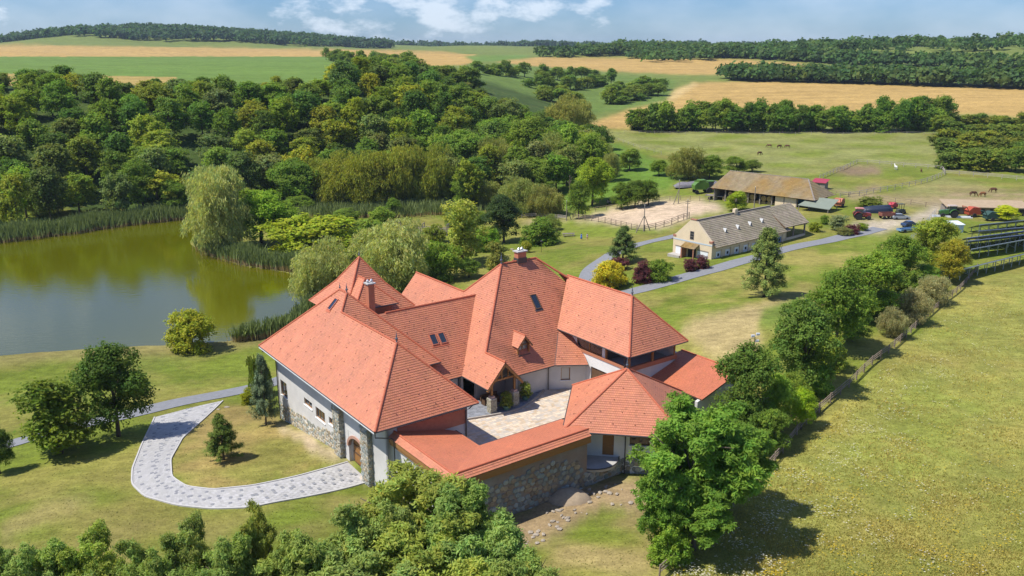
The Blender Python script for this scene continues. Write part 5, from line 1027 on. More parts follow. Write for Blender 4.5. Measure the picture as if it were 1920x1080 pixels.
fence('paddock_fence', 'brown rail fence between the farmyard and the horse yard', [(1545, 362), (1585, 369), (1640, 374), (1690, 381), (1718, 385), (1749, 391), (1800, 394)], 4.0, 1.4, 2, rustic); fence('pasture_fence', 'thin post fence along the foot of the long hedge', [(1170, 250), (1300, 252), (1500, 253), (1700, 252), (1765, 254)], 7.0, 1.4, 2, pale, 0.14, 0.06); fence('pasture_fence', 'thin post fence descending along the green gully', [(1150, 262), (1190, 276), (1240, 290)], 6.0, 1.4, 2, pale, 0.14, 0.06)
fence('log_fence', 'rustic log fence behind the dark round tree', [(978, 409), (1010, 407), (1040, 410), (1062, 412)], 2.6, 1.3, 3, pale, 0.2, 0.15)
fence('wire_fence', 'grey wire mesh fence between the track and the solar field', [(1690, 470), (1716, 445), (1738, 420), (1754, 403)], 3.5, 1.7, 4, alu, 0.08, 0.03)
# ---- poles
def pole(u, v, vtop, label, arms=0, brace=None, r=0.13):
    g = gp(u, v); h = hgt(u, vtop, g); t = empty('utility_pole', g, 0.2, label, 'pole'); m = MB(); m.tube([(0, 0, -0.5), (0, 0, h)], [r*1.2, r*0.8], 8); m.build('shaft', oldwood, t)
    for i in range(arms):
        m = MB(); m.bar((-0.7, 0, h-0.5-i*0.6), (0.7, 0, h-0.5-i*0.6), 0.1); m.build('cross_arm', oldwood, t)
    for b in brace or ():
        m = MB(); m.tube([(b, 0.3, -0.4), (0, 0, h*0.62)], [r, r*0.7], 7); m.build('brace', oldwood, t)
    m = MB(); m.lathe([(0.05, 0), (0.09, 0.05), (0.04, 0.16)], 8, (0, 0, h)); m.build('insulator', whitep, t)
pole(1288, 410, 374, 'dark wooden pole at the corner of the riding arena', 2); pole(1207, 434, 385, 'wooden pole with two braces at the near arena corner', 0, (-2.0, 2.0)); pole(1062, 414, 377, 'pale wooden pole with one brace at the end of the arena', 0, (1.8,)); pole(1413, 398, 351, 'thin wooden pole in front of the hay barn', 0); pole(1272, 382, 338, 'thin leaning pole at the back of the riding arena', 0, (-1.5,))
g = gp(1411, 690); h = hgt(1415, 632, g); t = empty('lamp_post', g, 0, 'tall floodlight post on the dry slope behind the raised wing', 'lamp post'); m = MB(); m.tube([(0, 0, -0.3), (0, 0, h)], [0.09, 0.06], 8); m.build('shaft', mat('post_brown', (0.2, 0.13, 0.1), 0.6, 0.1, 3), t)
for x, z in ((-0.3, 0.0), (0.35, 0.25), (0.3, -0.7)):
    m = MB(); m.prism([(x-0.22, h+z), (x+0.22, h+z+0.05), (x+0.25, h+z+0.3), (x-0.2, h+z+0.3)], -0.15, 0.15); m.build('floodlight', mat('lamp_grey', (0.55, 0.57, 0.6), 0.4, 0.05, 3), t)
# ---- footbridge over the marsh
a, b = gp(748, 438), gp(838, 442); an = ang_of(a, b); L = math.hypot(*(b-a)[:2]); br = empty('footbridge', (a[0], a[1], max(a[2], b[2])), an, 'weathered wooden footbridge with log railings over the marsh', 'bridge')
for i in range(int(L/0.5)):
    m = MB(); m.box(i*0.5, i*0.5+0.44, 0, 1.8, 0.75, 0.85); m.build('plank', oldwood, br)
for y in (0.05, 1.75):
    for z in (1.4, 1.95):
        m = MB(); m.tube([(0, y, z), (L, y, z)], 0.09, 6); m.build('railing', oldwood, br)
    for i in range(5):
        x = i*L/4; m = MB(); m.tube([(x, y, -0.8), (x, y, 3.0 if i in (0, 2, 4) else 2.1)], 0.13, 6); m.build('post', oldwood, br)
        if i < 4: m = MB(); m.tube([(x, y, 1.95), (x+L/8, y, 0.85)], 0.07, 5); m.tube([(x+L/8, y, 0.85), (x+L/4, y, 1.95)], 0.07, 5); m.build('diagonal_brace', oldwood, br)
for i in (0, 2, 4):
    m = MB(); m.tube([(i*L/4, -0.2, 3.0), (i*L/4, 2.0, 3.0)], 0.12, 6); m.build('portal_beam', oldwood, br)
for y in (0.2, 1.6):
    m = MB(); m.tube([(0, y, 0.6), (L, y, 0.6)], 0.16, 6); m.build('bearer', oldwood, br)
# ---- picnic bench, garden lamp
t = empty('picnic_table', gp(1066, 443), 0.1, 'wooden picnic table on the lawn beside the two people', 'table'); m = MB(); m.box(-1.6, 1.6, -0.4, 0.4, 0.72, 0.8); m.build('table_top', oldwood, t)
for y in (-0.8, 0.8):
    m = MB(); m.box(-1.6, 1.6, y-0.15, y+0.15, 0.42, 0.48); m.build('bench', oldwood, t)
for x in (-1.2, 1.2):
    for s_ in (-1, 1):
        m = MB(); m.bar((x, s_*0.75, -0.1), (x, s_*0.2, 0.72), 0.1); m.build('leg', oldwood, t)
    m = MB(); m.bar((x, -0.85, 0.4), (x, 0.85, 0.4), 0.08); m.build('crossbar', oldwood, t)
g = gp(1015, 473); t = empty('garden_lamp', g, 0, 'slim dark garden lamp on the lawn behind the house', 'lamp post'); m = MB(); m.tube([(0, 0, -0.2), (0, 0, 2.6)], 0.05, 6); m.build('shaft', gut, t); m = MB(); m.lathe([(0.05, 2.6), (0.3, 2.7), (0.32, 2.75), (0.05, 2.9)], 10); m.build('lamp_head', gut, t)
# rubble stones and sand heap under the wall
rg = random.Random(4)
def rock_mesh(seed):
    r_ = random.Random(seed); bm = bmesh.new(); bmesh.ops.create_icosphere(bm, subdivisions=1, radius=0.5)
    for v in bm.verts: v.co *= r_.uniform(0.75, 1.15); v.co.z *= 0.7
    me = bpy.data.meshes.new('rock'); bm.to_mesh(me); bm.free(); me.materials.append(mat('pale_rock', (0.34, 0.29, 0.225), 0.95, 0.25, 3, 0.4, 12)); return me
rocks = [rock_mesh(i) for i in range(5)]
for i in range(60):
    t_ = rg.random(); u = 985+t_*135+rg.gauss(0, 12); v = 1020-t_*95+rg.gauss(0, 9)
    if rg.random() < 0.25: u, v = rg.uniform(1130, 1215), rg.uniform(905, 950)
    g = gp(u, v); o = link('rubble_stone', rg.choice(rocks)); s_ = rg.uniform(0.2, 0.75); o.location = (g[0], g[1], g[2]+s_*0.1); o.scale = (s_, s_*rg.uniform(0.6, 1), s_*0.8); o.rotation_euler = (0, 0, rg.random()*6)
    tag(o, 'loose pale stone lying in the rubble strip below the stone wall', 'stone', 'loose stones below the wall')
g = gp(1066, 935); m = MB(); m.lathe([(2.1, -0.4), (1.9, 0.1), (1.4, 0.6), (0.8, 1.0), (0.25, 1.2), (0.02, 1.22)], 18); o = m.build('sand_heap', mat('sand', (0.36, 0.28, 0.19), 0.95, 0.15, 3, 0.5, 14), None, True); o.location = g; o.scale = (1.2, 0.85, 0.9); tag(o, 'heap of grey brown sand against the stone wall under the balcony', 'sand heap')
for v_ in o.data.vertices: v_.co.x += 0.12*math.sin(v_.co.y*5+v_.co.z*4); v_.co.y += 0.1*math.sin(v_.co.x*6)
for i, (u, v, s_) in enumerate(((865, 503, 0.9), (873, 497, 0.7), (960, 468, 0.8), (425, 764, 0.55), (410, 768, 0.4))):
    g = gp(u, v); o = link('boulder', rocks[i % 5]); o.location = g; o.scale = (s_*1.6, s_*1.2, s_*1.3); tag(o, ('grey boulder beside the bushes in the back garden', 'smaller boulder next to the back garden bushes', 'boulder below the dark round tree', 'white boulder at the start of the paved drive', 'small white stone at the edge of the lawn island')[i], 'boulder')
# ---- animals and people (skinned skeletons, one continuous body each)
def skin_mesh(name, joints, edges, mats, root=0, sub=1):
    me = bpy.data.meshes.new(name+'_rig'); me.from_pydata([j[:3] for j in joints], edges, []); o = bpy.data.objects.new(name+'_rig', me); COL.objects.link(o)
    md = o.modifiers.new('s', 'SKIN'); sk = me.skin_vertices[0].data
    for i, j in enumerate(joints): sk[i].radius = (j[3], j[4] if len(j) > 4 else j[3]); sk[i].use_root = (i == root)
    sb = o.modifiers.new('d', 'SUBSURF'); sb.levels = sub; sb.render_levels = sub
    dg = bpy.context.evaluated_depsgraph_get(); res = bpy.data.meshes.new_from_object(o.evaluated_get(dg)); res.name = name
    bpy.data.objects.remove(o); res.materials.clear(); [res.materials.append(x) for x in mats]; res.polygons.foreach_set('use_smooth', [True]*len(res.polygons)); return res
def horse_mesh(graze, hm):
    J = [(-0.7, 0, 1.2, .28, .3), (-0.2, 0, 1.15, .3, .34), (0.35, 0, 1.18, .28, .33), (0.65, 0, 1.28, .22, .27)]; E_ = [(0, 1), (1, 2), (2, 3)]
    nk = [(0.95, 0, 1.1, .14, .2), (1.2, 0, 0.62, .11, .15), (1.32, 0, 0.32, .1, .13), (1.42, 0, 0.06, .07)] if graze else [(0.9, 0, 1.6, .14, .2), (1.1, 0, 1.95, .11, .15), (1.32, 0, 1.9, .1, .12), (1.6, 0, 1.68, .07)]
    b = len(J); J += nk; E_ += [(3, b), (b, b+1), (b+1, b+2), (b+2, b+3)]
    for y in (-.17, .17):
        b = len(J); J += [(0.52, y, 0.85, .12), (0.55, y, 0.48, .07), (0.53, y, 0.1, .05), (0.58, y, 0.0, .07)]; E_ += [(2, b), (b, b+1), (b+1, b+2), (b+2, b+3)]
        b = len(J); J += [(-0.72, y, 0.85, .15), (-0.62, y, 0.62, .1), (-0.82, y, 0.45, .07), (-0.78, y, 0.1, .05), (-0.72, y, 0, .07)]; E_ += [(0, b), (b, b+1), (b+1, b+2), (b+2, b+3), (b+3, b+4)]
    b = len(J); J += [(-1.0, 0, 1.2, .06), (-1.1, 0, 0.75, .07), (-1.08, 0, 0.5, .03)]; E_ += [(0, b), (b, b+1), (b+1, b+2)]
    return skin_mesh('horse', J, E_, [hm], 1)
hb_, hw_m, hc = mat('bay_coat', (0.11, 0.045, 0.02), 0.6, 0.15, 3), mat('white_coat', (0.72, 0.7, 0.66), 0.7, 0.06, 3), mat('chestnut_coat', (0.24, 0.105, 0.035), 0.6, 0.15, 3)
hz = [(1424, 291, 0.3, 1, hb_, 'lone bay horse grazing in the wide pasture'), (1442, 277, 2.8, 1, hb_, 'dark bay horse grazing at one end of the pasture trio'), (1461, 278, 0.2, 1, hb_, 'bay horse grazing in the middle of the pasture trio'), (1476, 278, 3.0, 1, hb_, 'bay horse at the other end of the pasture trio'),
      (1679, 318, 1.6, 0, hw_m, 'white horse standing by the upper paddock fence'), (1727, 323, 1.3, 0, hb_, 'dark foal in the small paddock'), (1862, 361, 3.1, 1, hb_, 'dark bay horse grazing apart in the horse yard'), (1842, 369, 3.3, 1, hc, 'chestnut horse feeding from hay in the horse yard'), (1824, 368, 0.0, 1, hb_, 'dark horse feeding from the same hay as the chestnut')]
for u, v, rz, gr, hm, lab in hz:
    o = link('horse', horse_mesh(gr, hm)); o.location = gp(u, v); o.rotation_euler = (0, 0, rz); s_ = 0.75 if 'foal' in lab else 1.0; o.scale = (s_, s_, s_); tag(o, lab, 'horse', 'horses on the estate')
def person(u, v, rz, top, bottom, hair, label, dress):
    J = [(0, 0, 0.95, .13, .11), (0, 0, 1.15, .13, .1), (0, 0, 1.38, .15, .1), (0, 0, 1.5, .055), (0, 0.01, 1.58, .085, .09), (0, 0.01, 1.7, .085, .095)]; E_ = [(0, 1), (1, 2), (2, 3), (3, 4), (4, 5)]
    for s_ in (-1, 1):
        b = len(J); J += [(s_*.19, 0, 1.4, .055), (s_*.24, 0.02, 1.15, .042), (s_*.23, 0.10, .92, .034), (s_*.23, .13, .83, .03)]; E_ += [(2, b), (b, b+1), (b+1, b+2), (b+2, b+3)]
        b = len(J); J += [(s_*.1, 0, .85, .085), (s_*.1, s_*.08, .48, .06), (s_*.1, s_*.12, .1, .042), (s_*.1, s_*.12+.12, .03, .04)]; E_ += [(0, b), (b, b+1), (b+1, b+2), (b+2, b+3)]
    t = empty('person', gp(u, v), rz, label, 'person', 'people walking on the lawn'); link('body', skin_mesh('body', J, E_, [mat('skin', (0.5, 0.3, 0.2), 0.6, 0.05, 3)]), t)
    m = MB(); m.lathe([(0.17, 0.9), (0.165, 1.1), (0.19, 1.36), (0.15, 1.46), (0.08, 1.5)], 12); o = m.build('top', top, t, True); o.scale = (1.15, 0.8, 1)
    m = MB(); m.lathe([(0.26 if dress else 0.2, 0.35 if dress else 0.5), (0.22, 0.75), (0.18, 0.95)], 12); o = m.build('skirt' if dress else 'shorts', bottom, t, True); o.scale = (1.05, 0.85, 1)
    m = MB(); m.lathe([(0.06, 1.58), (0.105, 1.64), (0.1, 1.74), (0.04, 1.79)], 10, (0, -0.015, 0)); m.build('hair', hair, t, True)
person(1090, 450, 2.6, mat('blue_cloth', (0.02, 0.13, 0.5), 0.8, 0.05, 3), mat('blue_cloth'), mat('dark_hair', (0.03, 0.02, 0.015), 0.7, 0.1, 9), 'person in a long bright blue dress walking on the lawn', True)
person(1101, 450, 2.9, mat('grey_cloth', (0.32, 0.3, 0.32), 0.8, 0.05, 3), mat('beige_cloth', (0.42, 0.3, 0.22), 0.8, 0.05, 3), mat('brown_hair', (0.12, 0.06, 0.03), 0.7, 0.1, 9), 'person in a grey top and beige shorts walking on the lawn', False)
# ================================================================ vegetation
LEAF = leafmat('leaf', 0.42); NEEDLE = leafmat('needle', 0.12); bark = mat('bark', (0.11, 0.085, 0.06), 0.95, 0.3, 3, 0.5, 12, stretch=(1, 1, 0.3))
def unit(v): return v/np.maximum(np.linalg.norm(v, axis=-1, keepdims=True), 1e-9)
def leaves(C, Nn, per, spread, ln, wd, rg, droop=0.2, out=0.8, rnd=0.8, tone=None, flat=1.0):
    """diamond leaves round clump centres C with outward directions Nn -> vertices, colours"""
    N = len(C); c = np.repeat(C, per, 0); nn = np.repeat(Nn, per, 0); M = N*per
    off = rg.normal(size=(M, 3)); off[:, 2] *= flat; spread = np.repeat(spread, per)[:, None] if np.ndim(spread) else spread
    p = c+off*spread*0.55
    if droop > 1:
        d = unit(nn*out+rg.normal(size=(M, 3))*rnd+np.array([0, 0, -droop])); sd_ = unit(np.cross(d, rg.normal(size=(M, 3))*0.7+np.cross(d, nn+np.array([0, 0, .4]))*1.2))
    else:                                        # blades face outwards and up
        nrm = unit(nn*0.8+rg.normal(size=(M, 3))*0.55*rnd+np.array([0, 0, 0.45])); d = unit(np.cross(nrm, rg.normal(size=(M, 3)))+nn*0.25-np.array([0, 0, droop*0.5])); sd_ = unit(np.cross(d, nrm))
    l = ln*rg.uniform(0.7, 1.3, (M, 1)); w = wd*rg.uniform(0.7, 1.3, (M, 1))
    V = np.stack([p-d*l*0.5, p+sd_*w*0.5+d*l*0.05, p+d*l*0.5, p-sd_*w*0.5+d*l*0.05], 1).reshape(-1, 3)
    t = np.repeat(tone if tone is not None else np.ones(N), per)*rg.uniform(0.78, 1.22, M)
    hue = np.repeat(rg.normal(0, 0.07, N), per)+rg.normal(0, 0.05, M)
    return V, np.stack([t*(1+hue), t, t*(1-hue*0.5)], -1)
def lobes_crown(rg, h0, h1, w, n, seedshape='round'):
    """a set of lobes filling an uneven crown between heights h0..h1, width w"""
    L = []; H = h1-h0
    for i in range(n):
        t = rg.uniform(0.08, 0.92); a = rg.uniform(0, 2*math.pi)
        env = math.sin(math.pi*min(1, (0.12+0.88*t)))**0.6 if seedshape == 'round' else ((1-t)**0.8 if seedshape == 'cone' else 0.75+0.25*math.sin(math.pi*t))
        r = w/2*env*rg.uniform(0.35, 0.72)
        s = w*rg.uniform(0.15, 0.25)*(1.0 if seedshape != 'cone' else max(0.45, 1.15-t)); L.append((r*math.cos(a), r*math.sin(a), h0+H*t, s, s, s*rg.uniform(0.65, 0.9)))
    L.append((0, 0, h0+H*0.55, w*0.28, w*0.28, H*0.34)); L.append((0, 0, h1-w*0.15, w*0.16, w*0.16, w*0.13)); return L
def shell(rg, L, n, inner=0.78):
    L = np.array(L); vol = L[:, 3]*L[:, 4]+L[:, 3]*L[:, 5]; idx = rg.choice(len(L), n, p=vol/vol.sum()); d = unit(rg.normal(size=(n, 3))); d[:, 2] = np.where(rg.random(n) < 0.6, np.abs(d[:, 2]), d[:, 2])
    q = rg.uniform(inner, 1.05, (n, 1)); C = L[idx, :3]+d*L[idx, 3:]*q; nn = unit(d/L[idx, 3:]); tone = np.ones(n)
    lt = rg.uniform(0.82, 1.18, len(L))[idx]; return C, nn, lt
def trunk_mesh(name, rg, h, r, top, w, limbs=6, lean=0.0):
    m = MB(); pts = [(lean*t*t*h+0.08*math.sin(3*t+1), 0.06*math.sin(5*t), h*t) for t in np.linspace(0, 1, 6)]; pts[0] = (0, 0, -0.4); m.tube(pts, [r*1.35, r*1.05, r*0.9, r*0.75, r*0.55, r*0.25], 7)
    for i in range(limbs):
        t = rg.uniform(0.35, 0.85); a = 2*math.pi*i/limbs+rg.uniform(-.4, .4); b = np.array([lean*t*t*h, 0, h*t]); e = b+np.array([math.cos(a)*w*0.34, math.sin(a)*w*0.34, (top-h*t)*rg.uniform(0.3, 0.7)]); mid = (b+e)/2+np.array([0, 0, 0.08*w]); m.tube([b, mid, e], [r*0.45, r*0.3, r*0.1], 5)
    return m.data(name, bark, True)
KINDS = {}
def make_kind(kind, seed, hi):
    rg = np.random.default_rng(seed); h, w = 10.0, 8.0; mt = LEAF; parts = []; var_s = seed % 7
    if kind == 'broad':
        L = lobes_crown(rg, 1.9, 10, 8, 24); n = 1000 if hi else 430; C, nn, t = shell(rg, L, n, 0.7); parts.append(leaves(C, nn, 22 if hi else 12, 0.42 if hi else 0.55, 0.28 if hi else 0.55, 0.18 if hi else 0.38, rg, 0.15, 0.7, 0.8, t)); th = 8.0
    elif kind == 'locust':
        if hi:
            L = []
            for i in range(125):                  # many small plumes near an uneven outline, gaps between them
                d = unit(rg.normal(size=3)); d[2] = rg.uniform(-0.95, 1.0); d[:2] *= math.sqrt(max(0.12, 1-d[2]**2))/max(1e-6, math.hypot(d[0], d[1])); k_ = rg.uniform(0.55, 1.0)*(0.8+0.2*math.sin(3*math.atan2(d[1], d[0])+var_s)); r_ = rg.uniform(0.38, 0.8)
                L.append((d[0]*4.1*k_, d[1]*4.1*k_, 5.4+d[2]*4.3*k_, r_, r_, r_*0.75))
            C, nn, t = shell(rg, L, 2700, 0.35)
        else:
            L = lobes_crown(rg, 2.0, 9.8, 8.4, 34); C, nn, t = shell(rg, L, 460, 0.6)
        parts.append(leaves(C, unit(nn+np.array([0, 0, .35])), 19 if hi else 11, 0.28 if hi else 0.5, 0.31 if hi else 0.6, 0.10 if hi else 0.26, rg, 0.35, 0.45, 0.9, t, 0.6)); th = 6.0 if hi else 8.0
    elif kind == 'willow':
        L = lobes_crown(rg, 1.0, 10, 8.4, 30); n = 1100 if hi else 300; C, nn, t = shell(rg, L, n, 0.7); C = np.concatenate([C, C+np.array([0, 0, -0.55])*1.0, C+nn*0.12+np.array([0, 0, -1.1])]); nn = np.concatenate([nn]*3); t = np.concatenate([t*1.05, t, t*0.95]); parts.append(leaves(C, nn, 7 if hi else 5, 0.32 if hi else 0.5, 0.5 if hi else 0.85, 0.11 if hi else 0.3, rg, 1.6, 0.5, 0.5, t)); th = 7.5
    elif kind == 'weeping':
        L = lobes_crown(rg, 2.5, 10, 8.0, 30); n = 620 if hi else 190; C, nn, t = shell(rg, L, n, 0.8); k = 9; dz = np.arange(k)*0.42; klen = rg.integers(3, k+1, len(C))
        Cs = (C[:, None]+nn[:, None]*np.array([1, 1, 0])*0.06*np.arange(k)[None, :, None]+np.array([0, 0, -1.0])*dz[None, :, None]).reshape(-1, 3); keep = (Cs[:, 2] > 0.3) & (np.tile(np.arange(k), len(C)) < np.repeat(klen, k)); parts.append(leaves(Cs[keep], np.repeat(nn, k, 0)[keep], 4 if hi else 3, 0.16, 0.6, 0.2, rg, 3.0, 0.3, 0.35, np.repeat(t, k)[keep])); th = 7.0
    elif kind == 'pine':
        cs, ns, ts = [], [], []
        for i in range(115 if hi else 40):
            t = rg.uniform(0.03, 0.98); z = 0.9+t*9.0; r = (1-t)**0.75*3.9*rg.uniform(0.75, 1.08)+0.25; a = rg.uniform(0, 2*math.pi); k = 15 if hi else 9
            for s in np.linspace(0.35, 1.0, k):
                cs.append((r*s*math.cos(a)+rg.normal(0, .1), r*s*math.sin(a)+rg.normal(0, .1), z+0.5*s*s-0.12*s+rg.normal(0, .08))); ns.append((math.cos(a), math.sin(a), 0.5)); ts.append(rg.uniform(0.8, 1.1)*(0.75+0.35*s))
        parts.append(leaves(np.array(cs), unit(np.array(ns)), 16 if hi else 9, 0.36 if hi else 0.5, 0.36 if hi else 0.6, 0.10 if hi else 0.25, rg, -0.3, 0.6, 0.8, np.array(ts))); mt = NEEDLE; th = 9.6
    elif kind == 'spruce':
        cs, ns, ts = [], [], []
        for lv in range(26):
            t = lv/26; z = 0.3+t*9.6; r = (1-t)*2.6+0.12
            for a in np.linspace(0, 2*math.pi, 13, endpoint=False)+rg.uniform(0, 1):
                rr = r*rg.uniform(0.8, 1.1)
                for s in np.linspace(0.3, 1, 7): cs.append((rr*s*math.cos(a), rr*s*math.sin(a), z-0.35*rr*s*s)); ns.append((math.cos(a), math.sin(a), -0.2)); ts.append(rg.uniform(.8, 1.1)*(0.7+.4*s))
        parts.append(leaves(np.array(cs), unit(np.array(ns)), 6, 0.24, 0.32, 0.12, rg, 0.3, 0.8, 0.5, np.array(ts))); mt = NEEDLE; th = 9.8
    elif kind == 'column':
        L = [(rg.normal(0, .9), rg.normal(0, .9), z, 1.5, 1.5, 1.5) for z in np.linspace(1.5, 8.8, 16)]+[(0, 0, 9.3, .7, .7, .8)]; C, nn, t = shell(rg, L, 520 if hi else 200, 0.7); parts.append(leaves(C, nn, 13 if hi else 9, 0.42, 0.42, 0.24, rg, 0.1, 0.7, 0.8, t)); th = 8.5
    elif kind == 'bush':
        L = lobes_crown(rg, -0.8, 9.6, 10.5, 24, 'dome'); C, nn, t = shell(rg, L, 700 if hi else 220, 0.75); C[:, 2] = np.maximum(C[:, 2], 0.2); parts.append(leaves(C, nn, 14 if hi else 10, 0.55 if hi else 0.8, 0.55 if hi else 1.0, 0.33 if hi else 0.65, rg, 0.05, 0.7, 0.8, t)); th = 5.0
    V = np.concatenate([p[0] for p in parts]); Cc = np.concatenate([p[1] for p in parts])
    cm = quads_mesh('crown', V, Cc, mt); tm = trunk_mesh('trunk', rg, th, 0.2 if kind not in ('bush',) else 0.12, 9, 8 if kind != 'column' else 3, 7 if kind not in ('pine', 'spruce') else 0); return cm, tm
def kind_mesh(kind, var, hi):
    k = (kind, var, hi)
    if k not in KINDS: KINDS[k] = make_kind(kind, 100*len(kind)+var*7+ord(kind[1])*3+(1 if hi else 0), hi)
    return KINDS[k]
WID = {'broad': 8.6, 'locust': 8.6, 'willow': 9.0, 'weeping': 8.8, 'pine': 8.0, 'spruce': 5.2, 'column': 4.6, 'bush': 11.0}
TREES = [0]
def plant(name, kind, pos, h, w, col, label, group=None, hi=False, var=None, rz=None, cat='tree', stuff=False):
    var = var if var is not None else TREES[0] % (3 if hi else 5); TREES[0] += 1; cm, tm = kind_mesh(kind, var, hi)
    t = empty(name, pos, random.random()*6.28 if rz is None else rz, label, cat, group); t.scale = (w/WID[kind], w/WID[kind], h/10.0)
    c = link('crown' if cat == 'tree' else 'foliage', cm, t); c.color = (col[0]*2.25, col[1]*1.98, col[2]*1.35, 1); s = link('trunk' if cat == 'tree' else 'stem', tm, t); return t
def ptree(name, kind, u, v, vtop, wpx, col, label, hi=True, group=None, cat='tree', var=None, rz=None):
    g = gp(u, v); h = hgt(u, vtop, g); return plant(name, kind, g, h, wpx/ppm(g), col, label, group, hi, var, rz, cat)
GD, GM, GL, GY_, GO, GP, GB, GS = (0.045, 0.085, 0.018), (0.085, 0.145, 0.025), (0.13, 0.21, 0.03), (0.21, 0.235, 0.025), (0.115, 0.145, 0.035), (0.10, 0.13, 0.05), (0.055, 0.085, 0.03), (0.19, 0.225, 0.11)
PURP, YEL, BLUEG = (0.075, 0.028, 0.045), (0.30, 0.27, 0.02), (0.075, 0.115, 0.085)
def jit(c, rg, a=0.14): k = rg.uniform(1-a, 1+a); return (c[0]*k*rg.uniform(1-a, 1+a), c[1]*k, c[2]*k*rg.uniform(1-a, 1+a))
